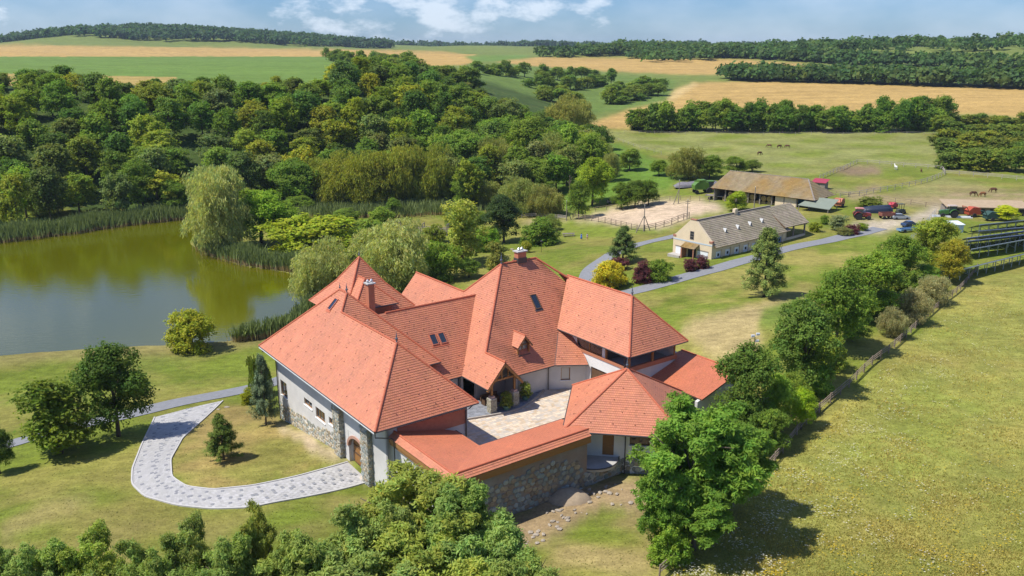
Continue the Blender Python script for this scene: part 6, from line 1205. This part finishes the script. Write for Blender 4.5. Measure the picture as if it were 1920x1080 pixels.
# --- trees and shrubs near the house, one by one
one = [
 ('broadleaf_tree', 'broad', 222, 818, 655, 150, GD, 'dark dense rounded tree standing beside the asphalt lane and paved drive', 1),
 ('broadleaf_tree', 'column', 113, 850, 716, 108, (0.07, 0.11, 0.016), 'slim green pyramidal tree beside the dark rounded lane tree', 1),
 ('broadleaf_tree', 'broad', 0, 888, 803, 66, GD, 'small dark tree by the lane, farthest from the paved drive', 1),
 ('round_shrub', 'bush', 362, 655, 577, 100, (0.15, 0.18, 0.022), 'round yellow green shrub alone on the pond shore', 1),
 ('young_conifer', 'pine', 420, 862, 778, 76, (0.06, 0.095, 0.022), 'small dark conifer in the middle of the lawn island', 1),
 ('blue_spruce', 'pine', 499, 797, 668, 58, BLUEG, 'blue green spruce at the corner of the gate wing', 1),
 ('weeping_conifer', 'weeping', 486, 742, 672, 50, (0.09, 0.13, 0.03), 'drooping light green conifer beside the blue spruce', 1),
 ('low_shrub', 'bush', 468, 757, 728, 36, (0.13, 0.16, 0.012), 'low yellow green shrub below the drooping conifer', 1),
 ('silver_willow', 'willow', 735, 545, 418, 190, GS, 'large silvery willow rising behind the tower roof', 1),
 ('silver_willow', 'willow', 610, 562, 448, 130, GS, 'silvery willow leaning over the pond beside the tower', 1),
 ('silver_willow', 'willow', 415, 470, 322, 140, GS, 'tall silvery willow on the reed point of the pond', 1),
 ('light_green_tree', 'broad', 490, 455, 356, 140, (0.11, 0.195, 0.022), 'fresh light green tree behind the reed point', 1),
 ('bamboo_thicket', 'bush', 585, 477, 400, 195, (0.145, 0.195, 0.02), 'broad yellow green thicket between light green tree and silvery willow', 1),
 ('garden_bush', 'bush', 832, 525, 452, 78, (0.10, 0.165, 0.028), 'rounded green bush on the garden bank behind the house', 1),
 ('plane_tree', 'column', 868, 500, 378, 66, (0.17, 0.21, 0.05), 'pale green speckled tree beside the footbridge', 1),
 ('dark_maple', 'broad', 945, 455, 368, 82, (0.03, 0.055, 0.022), 'dark round headed tree in front of the log fence', 1),
 ('garden_bush', 'bush', 912, 470, 425, 64, (0.09, 0.17, 0.02), 'bright green bush between the pale speckled tree and the dark tree', 1),
 ('garden_bush', 'bush', 1012, 458, 412, 78, (0.075, 0.13, 0.022), 'broad green bush at the edge of the lawn by the log fence', 1),
 ('small_bush', 'bush', 987, 474, 450, 24, (0.15, 0.175, 0.03), 'small yellow green ball bush beside the garden lamp', 1),
 ('column_cypress', 'column', 932, 520, 456, 36, (0.12, 0.14, 0.04), 'slender olive green column tree behind the tall roof', 1),
 ('pine_tree', 'pine', 1168, 492, 426, 66, (0.05, 0.085, 0.028), 'dark round pine beside the curving path', 1),
 ('golden_shrub', 'bush', 1142, 540, 487, 76, (0.24, 0.235, 0.022), 'golden yellow shrub in the bend of the path', 1),
 ('purple_shrub', 'bush', 1160, 506, 482, 40, PURP, 'dark purple shrub behind the golden shrub', 1),
 ('purple_shrub', 'bush', 1205, 530, 492, 42, PURP, 'purple shrub next to the green bush below the stable', 1),
 ('garden_bush', 'bush', 1237, 526, 484, 56, (0.085, 0.14, 0.025), 'green bush beside the purple shrub below the stable', 1),
 ('purple_shrub', 'bush', 1293, 508, 484, 28, PURP, 'purple shrub of the terrace pair standing away from the stable corner', 1),
 ('purple_shrub', 'bush', 1315, 503, 480, 30, PURP, 'purple shrub touching the stable corner', 1),
 ('pine_tree', 'pine', 1432, 556, 430, 96, (0.085, 0.125, 0.04), 'tall bright pine alone on the dry slope below the stable', 1),
 ('yard_tree', 'broad', 1380, 395, 360, 46, (0.14, 0.2, 0.02), 'bright green tree between the stable and the hay barn', 1),
 ('blue_juniper', 'column', 1573, 432, 404, 26, (0.11, 0.15, 0.10), 'blue grey juniper on the farmyard island', 1),
 ('low_shrub', 'bush', 1545, 420, 402, 18, GM, 'small green shrub behind the blue juniper', 1),
 ('low_shrub', 'bush', 1528, 434, 416, 26, (0.13, 0.17, 0.02), 'yellow green shrub at the open wing of the stable', 1),
 ('purple_shrub', 'bush', 1598, 438, 422, 32, PURP, 'purple shrub on the farmyard island', 1),
 ('low_shrub', 'bush', 1582, 440, 426, 36, (0.10, 0.12, 0.05), 'low grey green shrub in front of the blue juniper', 1),
 ('low_shrub', 'bush', 1617, 432, 418, 24, (0.11, 0.17, 0.02), 'green shrub at the tip of the farmyard island', 1),
 ('yard_bush', 'bush', 1632, 388, 370, 50, (0.10, 0.135, 0.03), 'round green bush behind the navy tarpaulin', 1),
 ('yellow_green_tree', 'broad', 1887, 414, 386, 52, (0.24, 0.29, 0.02), 'round yellow green tree beside the solar tables', 1),
 ('silver_shrub', 'willow', 1128, 476, 440, 1, GS, '', 0),
 # fence row, from the solar tables towards the camera
 ('hedge_tree', 'broad', 1745, 508, 412, 100, (0.13, 0.175, 0.028), 'yellow green tree at the solar field end of the fence row', 1),
 ('hedge_tree', 'broad', 1676, 540, 442, 100, GM, 'full green tree second from the solar end of the fence row', 1),
 ('hedge_tree', 'broad', 1778, 530, 452, 72, (0.17, 0.175, 0.025), 'olive yellow bush tree beside the end tree of the fence row', 1),
 ('hedge_tree', 'broad', 1622, 600, 480, 128, (0.095, 0.16, 0.026), 'green tree in the middle of the fence row', 1),
 ('hedge_tree', 'broad', 1566, 660, 505, 128, (0.08, 0.14, 0.026), 'green tree above the dark tree of the fence row', 1),
 ('hedge_tree', 'broad', 1503, 735, 568, 138, (0.065, 0.115, 0.028), 'dark green tree of the fence row beside the floodlight', 1),
 ('grey_olive', 'willow', 1748, 570, 522, 78, (0.17, 0.18, 0.12), 'grey leaved olive shrub near the upper end of the meadow fence', 1),
 ('grey_olive', 'willow', 1705, 605, 545, 80, (0.17, 0.175, 0.12), 'grey leaved olive shrub in the middle of the meadow fence', 1),
 ('grey_olive', 'willow', 1670, 632, 575, 60, (0.165, 0.175, 0.115), 'grey leaved olive shrub next to the dark fence row tree', 1),
 ('walnut_tree', 'broad', 1390, 835, 658, 135, (0.055, 0.10, 0.022), 'dark green tree behind the feathery locust at the pavilion', 1),
 ('sapling', 'broad', 1502, 805, 728, 54, (0.16, 0.25, 0.022), 'bright light green sapling beside the meadow fence', 1),
 ('sapling', 'broad', 1452, 812, 704, 78, (0.12, 0.20, 0.035), 'light green young tree between sapling and dark tree', 1),
 ('locust_tree', 'locust', 1292, 1010, 722, 262, (0.085, 0.165, 0.032), 'big feathery locust tree in front of the pavilion', 1),
 ('locust_tree', 'locust', 1365, 960, 770, 170, (0.08, 0.15, 0.03), 'smaller locust tree joined to the big one at the meadow fence', 1),
 ('locust_tree', 'locust', 1238, 1040, 835, 120, (0.085, 0.165, 0.032), 'slim locust tree in front of the big locust beside the rubble', 1),
 ('locust_tree', 'locust', 1300, 1030, 880, 190, (0.08, 0.155, 0.03), 'low spreading locust growth under the big locust tree', 1),
 ('garden_bush', 'bush', 1255, 1052, 975, 90, (0.10, 0.175, 0.028), 'leafy bush under the big locust tree', 1),
]
for nm, kd, u, v, vt, wp, col, lab, ok in one:
    if ok: ptree(nm, kd, u, v, vt, wp, col, lab, True, None, 'tree' if kd != 'bush' and 'shrub' not in nm else 'shrub')
for i, (u, v, vt, wp) in enumerate(((1648, 590, 535, 70), (1598, 640, 585, 70), (1548, 690, 630, 74), (1735, 545, 500, 56), (1712, 560, 505, 60), (1478, 775, 700, 78), (1535, 738, 680, 60), (1440, 850, 770, 84), (1655, 555, 495, 60), (1590, 600, 535, 60))):
    ptree('hedge_shrub', ('bush', 'broad')[i % 2], u, v, vt, wp, jit(((0.10, 0.16, 0.03), (0.08, 0.135, 0.028), (0.12, 0.165, 0.03))[i % 3], random), '%s shrub filling the fence row between the taller trees' % ('fresh green', 'dark green', 'olive green')[i % 3], True, 'shrubs of the fence row', 'shrub')
for i, (u, v, vt, wp) in enumerate(((690, 452, 408, 70), (650, 425, 392, 60), (780, 470, 430, 60), (815, 455, 420, 46), (560, 400, 368, 66), (470, 400, 352, 70), (715, 420, 388, 50), (895, 432, 396, 50), (850, 425, 392, 40), (800, 492, 450, 60), (880, 520, 485, 50), (1030, 432, 402, 50), (540, 430, 395, 70))):
    ptree('marsh_shrub', ('bush', 'broad', 'willow')[i % 3], u, v, vt, wp, jit(((0.11, 0.165, 0.03), (0.09, 0.15, 0.028), (0.135, 0.165, 0.06))[i % 3], random), '%s shrub growing at the edge of the marsh' % ('fresh green rounded', 'deep green upright', 'greyish willowy')[i % 3], True, 'shrubs round the marsh', 'shrub')
# courtyard pot plants
for i, (p_, q_, lab) in enumerate(((20.9, 6.8, 'potted oleander between the two porch pillars'), (24.6, 7.9, 'potted oleander beside the porch against the courtyard wall'), (14.0, 8.0, 'leafy potted plant at the edge of the courtyard by the gate wing'))):
    X, Y = HW(p_, q_); t = plant('potted_plant', 'bush', (X, Y, 0.55), 1.7, 1.7, (0.11, 0.15, 0.04), lab, None, False, 1, 0.4, 'pot plant')
    m = MB(); m.lathe([(2.2, -2.4), (2.9, 0.2), (3.2, 0.3), (3.2, 0.9), (2.4, 0.8)], 12); m.build('pot', mat('pot_green', (0.10, 0.2, 0.15), 0.5, 0.1, 1), t)
# --- locust grove at the foot of the picture
rg = random.Random(12)
grove = [(765, 868, 290, 'l'), (850, 900, 230, 'l'), (690, 925, 230, 'l'), (640, 985, 250, 'l'), (800, 985, 300, 'l'), (915, 985, 260, 'l'), (985, 1020, 190, 'l'), (540, 1000, 240, 'l'), (478, 945, 150, 'l'), (345, 962, 170, 'l'), (420, 1000, 210, 'l'), (270, 1005, 200, 'l'), (165, 985, 210, 'l'), (60, 1010, 220, 'l'), (-40, 1010, 220, 'l'), (720, 1055, 300, 'l'), (880, 1068, 280, 'l'), (590, 1062, 240, 'l'), (350, 1060, 240, 'l'), (120, 1065, 240, 'l')]
for i, (u, vt, wp, _) in enumerate(grove):
    # a tall tree rooted out of sight below: its top shows at row vt; roots lie where the slope is, about 10 m lower
    if u < 560: vt += 2; wp *= 0.8
    r = ray(u, vt); tY = 57-(vt-870)*0.05; t_ = tY/r[1]; X, Y, Zt = r[0]*t_, tY, CAMH+r[2]*t_; z = tz(X, Y); h = max(4.0, Zt-z)*1.07
    col = jit((0.125, 0.185, 0.062) if i % 4 else (0.145, 0.19, 0.05), rg, 0.08); plant('locust_tree', 'locust', (X, Y, z), h, wp/(FPX/(Y*CP-(Zt-CAMH)*SP)), col, ('feathery light green locust tree of the grove below the drive' if i % 4 else 'feathery yellow green locust tree of the grove below the drive'), 'locust grove below the drive', True)
# --- wooded bank beyond the pond (each tree stands on the slope)
rg = random.Random(21); cand = []; dmin = 9.0
for _ in range(9000):
    X, Y = rg.uniform(-290, 62), rg.uniform(222, 480)
    u, v = proj(np.array([X]), np.array([Y]), np.array([10.0])); 
    if not (-150 < u[0] < 1130): continue
    cand.append((X, Y))
CX = np.array(cand); dpl2 = dpoly(CX[:, 0], CX[:, 1], PLAT); dpo2 = dpoly(CX[:, 0], CX[:, 1], POND); dma2 = dpoly(CX[:, 0], CX[:, 1], MARSH)
ok = (dpl2 > 6) & (dpl2 < 150) & (dpo2 > 8) & (dma2 > 9) & (np.hypot(CX[:, 0], CX[:, 1]) > 212); CX = CX[ok]; keep = []
for c in CX:
    if all((c[0]-k_[0])**2+(c[1]-k_[1])**2 > dmin**2 for k_ in keep): keep.append(c)
keep.sort(key=lambda c: c[0]**2+c[1]**2); kz = terrain(np.array(keep)[:, 0], np.array(keep)[:, 1])
pal = [GM, (0.075, 0.13, 0.026), (0.06, 0.11, 0.024), (0.11, 0.165, 0.025), (0.095, 0.13, 0.05), (0.13, 0.17, 0.022), (0.065, 0.10, 0.03)]
nb = 0; SKX, SKY_ = [-200, 0, 120, 250, 400, 560, 610, 640, 720, 800, 900, 1000, 1100], [140, 138, 128, 150, 145, 146, 142, 108, 112, 128, 168, 205, 238]
paln = ['mid green', 'deep green', 'dark green', 'light green', 'grey green', 'yellow green', 'dusky green']
for (X, Y), z in zip(keep, kz):
    if nb >= 300: break
    e = rg.random(); kd = 'broad' if e < 0.5 else 'locust'; h = rg.uniform(11, 16); u_ = float(proj(np.array([X]), np.array([Y]), np.array([z+h]))[0][0])
    h = min(h, hgt(u_, np.interp(u_, SKX, SKY_)+rg.uniform(-4, 12), (X, Y, z)))
    if h < 5: continue
    nb += 1; ci = rg.randrange(len(pal)); dd_ = float(dpoly(np.array([X]), np.array([Y]), PLAT)[0]); wh = 'on the upper rim of the bank below the green field' if dd_ < 35 else ('halfway up the wooded bank beyond the pond' if dd_ < 90 else 'at the foot of the wooded bank near the reeds')
    plant('forest_tree', kd, (X, Y, z), h, rg.uniform(10, 14.5)*min(1, h/10), jit(pal[ci], rg, 0.16), '%s %s tree %s' % (paln[ci], 'rounded' if kd == 'broad' else 'feathery', wh), 'trees of the wood beyond the pond')
print('FOREST', len(keep), nb)
# trees and bushes between the pond, the gully and the arena
mid = [(330, 400, 340, 60), (560, 385, 300, 110), (640, 385, 285, 120, 'w'), (700, 390, 290, 120, 'w'), (760, 385, 275, 110, 'w'), (820, 380, 270, 120, 'w'), (600, 375, 300, 100, 'w'), (520, 360, 320, 90), (870, 392, 325, 50), (905, 385, 340, 80, 's'), (970, 400, 335, 90, 's'), (1020, 405, 345, 80, 's'), (1000, 370, 300, 90), (930, 350, 262, 95, 's'), (1035, 330, 250, 90, 's'), (860, 340, 250, 110), (990, 320, 222, 110), (1060, 260, 178, 90, 's'), (1085, 250, 190, 70, 's'), (1110, 385, 296, 84, 'l'), (1085, 410, 340, 50), (1145, 340, 290, 40, 's'), (1190, 390, 338, 54, 'd'), (1215, 385, 340, 44, 'd'), (1165, 392, 345, 46, 'd'), (1290, 335, 278, 84, 's'), (1330, 335, 292, 60), (1380, 325, 295, 50), (1410, 322, 300, 40), (1120, 310, 255, 60, 's'), (1180, 320, 280, 50), (1065, 300, 240, 60), (110, 400, 330, 42, 's'), (70, 405, 360, 44, 's'), (270, 395, 300, 80), (740, 405, 372, 34), (940, 300, 225, 100), (1235, 330, 300, 40)]
kn = {'w': ('willow', (0.135, 0.165, 0.035), 'yellowish green willow of the grove behind the marsh', 'yellowish willows behind the marsh'), 's': ('willow', (0.135, 0.165, 0.06), 'grey green willow growing in the gully', 'willows along the gully'), 'd': ('broad', (0.065, 0.115, 0.02), 'green round tree in the row behind the riding arena', 'trees behind the riding arena'), 'l': ('broad', (0.13, 0.20, 0.022), 'tall light green tree at the end of the riding arena', None), 'b': ('broad', GM, 'leafy green tree between the marsh and the gully', 'trees between marsh and gully')}
for it in mid:
    kd, col, lab, grp = kn[it[4] if len(it) > 4 else 'b']; g = gp(it[0], it[1]); h = min(19, hgt(it[0], it[2], g)); plant('willow_tree' if kd == 'willow' else 'gully_tree', kd, g, h, max(3.0, it[3]/ppm(g)), jit(col, rg, 0.1), lab, grp, True)
g = gp(1068, 372); h = hgt(1064, 328, g); t = empty('dead_tree', g, 0.3, 'bare dead tree trunk standing above the gully willows', 'tree'); link('trunk', trunk_mesh('trunk', np.random.default_rng(5), h, 0.3, h*1.1, 3.5, 5), t)
# long hedge beyond the pasture
rg = random.Random(31)
def belt(px_, n, hr, wr, cols, label, group, kinds=('broad', 'locust', 'bush'), depth=8, name='hedge_tree'):
    P = np.array([gp(u, v)[:2] for u, v in px_]); d = np.r_[0, np.cumsum(np.hypot(*(P[1:]-P[:-1]).T))]
    for i in range(n):
        s = d[-1]*(i+rg.uniform(0.1, 0.9))/n; X, Y = np.interp(s, d, P[:, 0]), np.interp(s, d, P[:, 1]); Y += rg.uniform(0, depth); kd = rg.choice(kinds); h = rg.uniform(*hr)*(0.7 if kd == 'bush' else 1); ci = rg.randrange(len(cols)); tall = h > (hr[0]+hr[1])/2
        plant(name, kd, (X, Y, tz(X, Y)), h, rg.uniform(*wr), jit(cols[ci], rg), '%s %s %s %s' % ('tall' if tall else 'short', ('mid green', 'darker green', 'lighter green')[ci], {'broad': 'rounded', 'locust': 'feathery', 'bush': 'bushy'}[kd], label), group)
belt([(1185, 245), (1230, 248), (1330, 248), (1400, 250), (1500, 250), (1620, 249), (1720, 249), (1790, 240)], 74, (9, 16), (9, 14), [(0.075, 0.135, 0.022), (0.06, 0.115, 0.022), (0.09, 0.15, 0.025)], 'tree of the long hedge beyond the pasture', 'hedge trees beyond the pasture', depth=14)
for (x0, y0, x1, y1, n) in ((1775, 318, 1935, 326, 12), (1770, 296, 1935, 305, 12), (1765, 275, 1935, 282, 12), (1765, 255, 1935, 262, 12), (1800, 240, 1935, 245, 10)):
    belt([(x0, y0), (x1, y1)], n, (5.5, 9.5), (8, 13), [(0.085, 0.125, 0.028), (0.11, 0.145, 0.025), (0.07, 0.11, 0.026)], 'tree of the thicket beyond the pale fence', 'thicket beyond the pale fence', ('broad', 'bush', 'bush'), 6, 'thicket_tree')
for (x0, y0, x1, y1, n) in ((985, 165, 1150, 160, 13), (1000, 150, 1120, 145, 10), (890, 138, 985, 145, 8), (1010, 188, 1090, 200, 8), (1140, 200, 1240, 180, 11), (1150, 182, 1250, 168, 9), (610, 112, 720, 140, 12), (700, 118, 800, 150, 12), (780, 150, 900, 175, 12)):
    belt([(x0, y0), (x1, y1)], n, (7, 12), (9, 14), [(0.075, 0.13, 0.026), (0.095, 0.145, 0.03)], 'tree in the grassy valley between stubble fields', 'bushes of the far valley', ('broad', 'bush', 'locust'), 16, 'valley_tree')
# far woods that read as one mass
def far_wood(name, label, rows, seed, hr=(9, 15), wr=(10, 17), cols=((0.06, 0.11, 0.028), (0.05, 0.09, 0.026), (0.08, 0.12, 0.03))):
    rg = np.random.default_rng(seed); VV, CC = [], []
    for X, Y, Z in rows:
        h, w = rg.uniform(*hr), rg.uniform(*wr); n = 26; d = unit(rg.normal(size=(n, 3))); d[:, 2] = np.abs(d[:, 2])*1.0-0.15; C = np.array([X, Y, Z+h*0.42])+d*np.array([w/2, w/2, h*0.58])*rg.uniform(0.75, 1.05, (n, 1)); V, c = leaves(C, d, 3, w*0.12, w*0.24, w*0.19, rg, 0, 0.6, 0.9, np.full(n, rg.uniform(0.75, 1.25))); col = np.array(cols[rg.integers(len(cols))])*1.5; VV.append(V); CC.append(c*col)
    o = link(name, quads_mesh(name, np.concatenate(VV), np.concatenate(CC), LEAF)); tag(o, label, 'wood', kind='stuff'); return o
def rows_px(px_, n, depth, seed):
    rg = np.random.default_rng(seed); P = np.array([gp(u, v)[:2] for u, v in px_]); d = np.r_[0, np.cumsum(np.hypot(*(P[1:]-P[:-1]).T))]; s = rg.uniform(0, d[-1], n); X, Y = np.interp(s, d, P[:, 0]), np.interp(s, d, P[:, 1])+rg.uniform(0, depth, n); return list(zip(X, Y, terrain(X, Y)))
def rows_box(x0, x1, y0, y1, n, seed, f=None):
    rg = np.random.default_rng(seed); X, Y = rg.uniform(x0, x1, n), rg.uniform(y0, y1, n)
    if f is not None: k = f(X, Y); X, Y = X[k], Y[k]
    return list(zip(X, Y, terrain(X, Y)))
far_wood('far_hedge', 'distant tree belt behind the large stubble field', rows_px([(1370, 152), (1450, 154), (1600, 158), (1750, 163), (1920, 168), (2050, 172)], 330, 45, 1), 1)
far_wood('far_wood', 'distant wooded ridge on the skyline beyond the stubble fields', rows_px([(1010, 107), (1200, 106), (1400, 110), (1520, 118), (1650, 124), (1800, 130), (1950, 136)], 420, 60, 2)+rows_box(150, 900, 1000, 1500, 900, 3), 3, (9, 16), (12, 20))
far_wood('far_hill_wood', 'blue green wooded hill on the skyline beyond the green field', rows_box(-1350, -100, 1850, 2450, 1500, 5, lambda X, Y: (np.exp(-(((X+800)/480)**2+((Y-2230)/300)**2)) > 0.35)), 5, (14, 22), (22, 36), ((0.045, 0.08, 0.032), (0.05, 0.095, 0.03)))
far_wood('far_skyline_wood', 'thin dark line of woodland along the horizon', rows_box(-1600, 1600, 2700, 3300, 700, 6), 6, (14, 20), (30, 50), ((0.045, 0.08, 0.035),))
# --- reeds
reedm = leafmat('reed_leaf', 0.25)
def reeds(name, label, px_, width, n, h, seed, world=None, zbase=None):
    rg = np.random.default_rng(seed); P = np.array([at(u, v, WATER+0.2)[:2] for u, v in px_]); d = np.r_[0, np.cumsum(np.hypot(*(P[1:]-P[:-1]).T))]; s = rg.uniform(0, d[-1], n); X, Y = np.interp(s, d, P[:, 0]), np.interp(s, d, P[:, 1]); X = X+rg.normal(0, width*0.25, n); Y = Y+rg.uniform(-0.1, 1, n)*width
    Z = np.maximum(terrain(X, Y), WATER-0.3); hh = h*rg.uniform(0.65, 1.15, n)*(1+0.15*np.sin(s*0.35)); a = rg.uniform(0, math.pi, n); w = 0.11; ln = rg.normal(0, 0.16, (n, 2)); V, C = [], []
    for lo, hi_, c in ((0.0, 0.42, (0.36, 0.27, 0.13)), (0.36, 1.0, (0.18, 0.225, 0.075))):
        ww0, ww1 = (w*0.6, w) if lo == 0 else (w*1.6, w*0.3)
        A = np.stack([X+ln[:, 0]*hh*lo**2, Y+ln[:, 1]*hh*lo**2, Z+hh*lo], -1); B = np.stack([X+ln[:, 0]*hh*hi_**2, Y+ln[:, 1]*hh*hi_**2, Z+hh*hi_], -1); S = np.stack([np.cos(a), np.sin(a), 0*a], -1)
        V.append(np.stack([A-S*ww0, A+S*ww0, B+S*ww1, B-S*ww1], 1).reshape(-1, 3)); C.append(np.array(c)*rg.uniform(0.75, 1.25, (n, 1)))
    o = link(name, quads_mesh(name, np.concatenate(V), np.concatenate(C), reedm)); tag(o, label, 'reeds', kind='stuff')
reeds('reed_bed', 'long belt of reeds along the far pond shore', [(-150, 474), (0, 452), (100, 440), (200, 425), (300, 413), (388, 405)], 9, 15000, 3.4, 1); reeds('reed_bed', 'reeds round the point below the silvery willow', [(385, 465), (402, 478), (470, 498), (545, 508), (590, 515)], 5, 7000, 3.4, 2); reeds('reed_bed', 'sparse reeds on the near shore beside the house', [(440, 642), (500, 634), (545, 615), (575, 590), (600, 570)], 3, 1800, 2.6, 3)
m_px = [(560, 412), (640, 405), (720, 408), (800, 400), (860, 402)]; reeds('reed_bed', 'tall green reeds of the marsh around the footbridge', m_px, 22, 12000, 3.0, 4)
# --- flowering meadow
rg = np.random.default_rng(9); n = 80000; u, v = rg.uniform(1230, 2000, n), 1090-rg.random(n)**1.2*560; kk = inpoly(u, v, np.array(MEAD, float)); u, v = u[kk], v[kk]
def ground_many(u, v):
    x, y = (u-960)/FPX, -(v-540)/FPX; R = np.stack([x, CP+y*SP, -SP+y*CP], -1); t = (0.5-CAMH)/R[:, 2]
    for _ in range(8): t = (terrain(R[:, 0]*t, R[:, 1]*t)-CAMH)/R[:, 2]
    return R[:, 0]*t, R[:, 1]*t, terrain(R[:, 0]*t, R[:, 1]*t)
X, Y, Z = ground_many(u, v); n = len(X); nz_ = wob(X, Y, 12, 3)+0.6*wob(X, Y, 5, 1); hh = rg.uniform(0.06, 0.22, n)*(1+0.35*nz_); V, C = [], []
for k in range(2):
    a = rg.uniform(0, math.pi, n); S = np.stack([np.cos(a), np.sin(a), 0*a], -1)*0.05; B = np.stack([X+rg.normal(0, .1, n), Y+rg.normal(0, .1, n), Z-0.03], -1); T = B+np.stack([rg.normal(0, .12, n), rg.normal(0, .12, n), hh], -1); V.append(np.stack([B-S, B+S, T], 1).reshape(-1, 3)); mixk = np.clip(0.5+0.45*nz_+rg.normal(0, .25, n), 0, 1)[:, None]; C.append((np.array([0.23, 0.25, 0.045])*(1-mixk)+np.array([0.42, 0.34, 0.09])*mixk)*rg.uniform(0.75, 1.25, (n, 1)))
o = link('meadow_grass', quads_mesh('meadow_grass', np.concatenate(V), np.concatenate(C), reedm, 3)); tag(o, 'tall dry meadow grass beyond the rustic rail fence', 'grass', kind='stuff')
n = 34000; u = 1250+rg.random(n)*680; v = 1085-rg.random(n)**1.3*520; kk = inpoly(u, v, np.array(MEAD, float)); u, v = u[kk], v[kk]; X, Y, Z = ground_many(u, v); edge = (1440-(v-900)*1.11-u); near = np.clip(1-np.abs(u-(1440-(v-900)*1.02)-90)/170, 0, 1); cl_ = wob(X, Y, 7, 2)+0.5*wob(X, Y, 3, 5); sel = rg.random(len(u)) < np.clip(0.25+0.5*cl_, 0.03, 1)*(0.35+0.65*near); u, X, Y, Z, near, cl_ = u[sel], X[sel], Y[sel], Z[sel], near[sel], cl_[sel]; n = len(u); white = rg.random(n) < np.clip(0.30+0.6*near+0.5*wob(X, Y, 15, 7), 0.05, 1); s = rg.uniform(0.035, 0.085, n); zt = Z+rg.uniform(0.15, 0.45, n); Q = np.stack([np.stack([X+dx*s, Y+dy*s, zt], -1) for dx, dy in ((-1, -.6), (1, -.6), (.8, .8), (-.8, .8))], 1).reshape(-1, 3); cf = np.where(white[:, None], np.array([0.6, 0.57, 0.42]), np.array([0.55, 0.40, 0.03]))*rg.uniform(0.8, 1.1, (n, 1))
o = link('meadow_flowers', quads_mesh('meadow_flowers', Q, cf, reedm)); tag(o, 'white and yellow wild flowers scattered through the meadow', 'flowers', kind='stuff')
# lawn tufts so the mown grass is not a bare sheet
n = 26000; u = rg.uniform(-60, 1700, n); v = rg.uniform(560, 1090, n); X, Y, Z = ground_many(u, v); p_, q_ = HL(X, Y); ok = ~((p_ > 0) & (p_ < 45) & (q_ > -18) & (q_ < 34)) & (dpoly(X, Y, POND) > 1) & ~inpoly(u, v, np.array(MEAD, float))
DP_ = np.concatenate([DA, DB[::-1]]); ok &= ~inpoly(X, Y, DP_); X, Y, Z = X[ok], Y[ok], Z[ok]; n = len(X); a = rg.uniform(0, math.pi, n); S = np.stack([np.cos(a), np.sin(a), 0*a], -1)*0.11; B = np.stack([X, Y, Z-0.02], -1); T = B+np.stack([rg.normal(0, .08, n), rg.normal(0, .08, n), rg.uniform(.03, .09, n)], -1); nz_ = np.clip(0.45+0.5*wob(X, Y, 9, 4)+rg.normal(0, .2, n), 0, 1)[:, None]; C = (np.array([0.115, 0.155, 0.026])*(1-nz_)+np.array([0.22, 0.185, 0.055])*nz_)*rg.uniform(0.8, 1.2, (n, 1))
road_ok = np.ones(n, bool)
for o_ in [o for o in COL.objects if o.name.startswith('road')]:
    co = np.array([v_.co[:2] for v_ in o_.data.vertices]); 
    for i in range(0, n, 4000):
        road_ok[i:i+4000] &= (((X[i:i+4000, None]-co[None, :, 0])**2+(Y[i:i+4000, None]-co[None, :, 1])**2).min(1) > 1.0)
V = np.stack([B-S, B+S, T], 1)[road_ok].reshape(-1, 3); o = link('lawn_grass', quads_mesh('lawn_grass', V, C[road_ok], reedm, 3)); tag(o, 'short tufts of mown grass across the lawns', 'grass', kind='stuff')

# --- haze: the summer air
hm_ = bpy.data.materials.new('summer_haze'); hm_.use_nodes = True; n, l = hm_.node_tree.nodes, hm_.node_tree.links
for x in list(n):
    if x.type == 'BSDF_PRINCIPLED': n.remove(x)
pvn = n.new('ShaderNodeVolumePrincipled'); pvn.inputs['Color'].default_value = (0.62, 0.76, 0.95, 1); pvn.inputs['Density'].default_value = 0.00006; pvn.inputs['Anisotropy'].default_value = 0.0
l.new(pvn.outputs[0], n['Material Output'].inputs['Volume'])
m = MB(); m.box(-7200, 7200, -60, 7200, -12, 118); o = m.build('haze', hm_); tag(o, 'thin bluish summer haze over the valley', 'haze', kind='stuff')
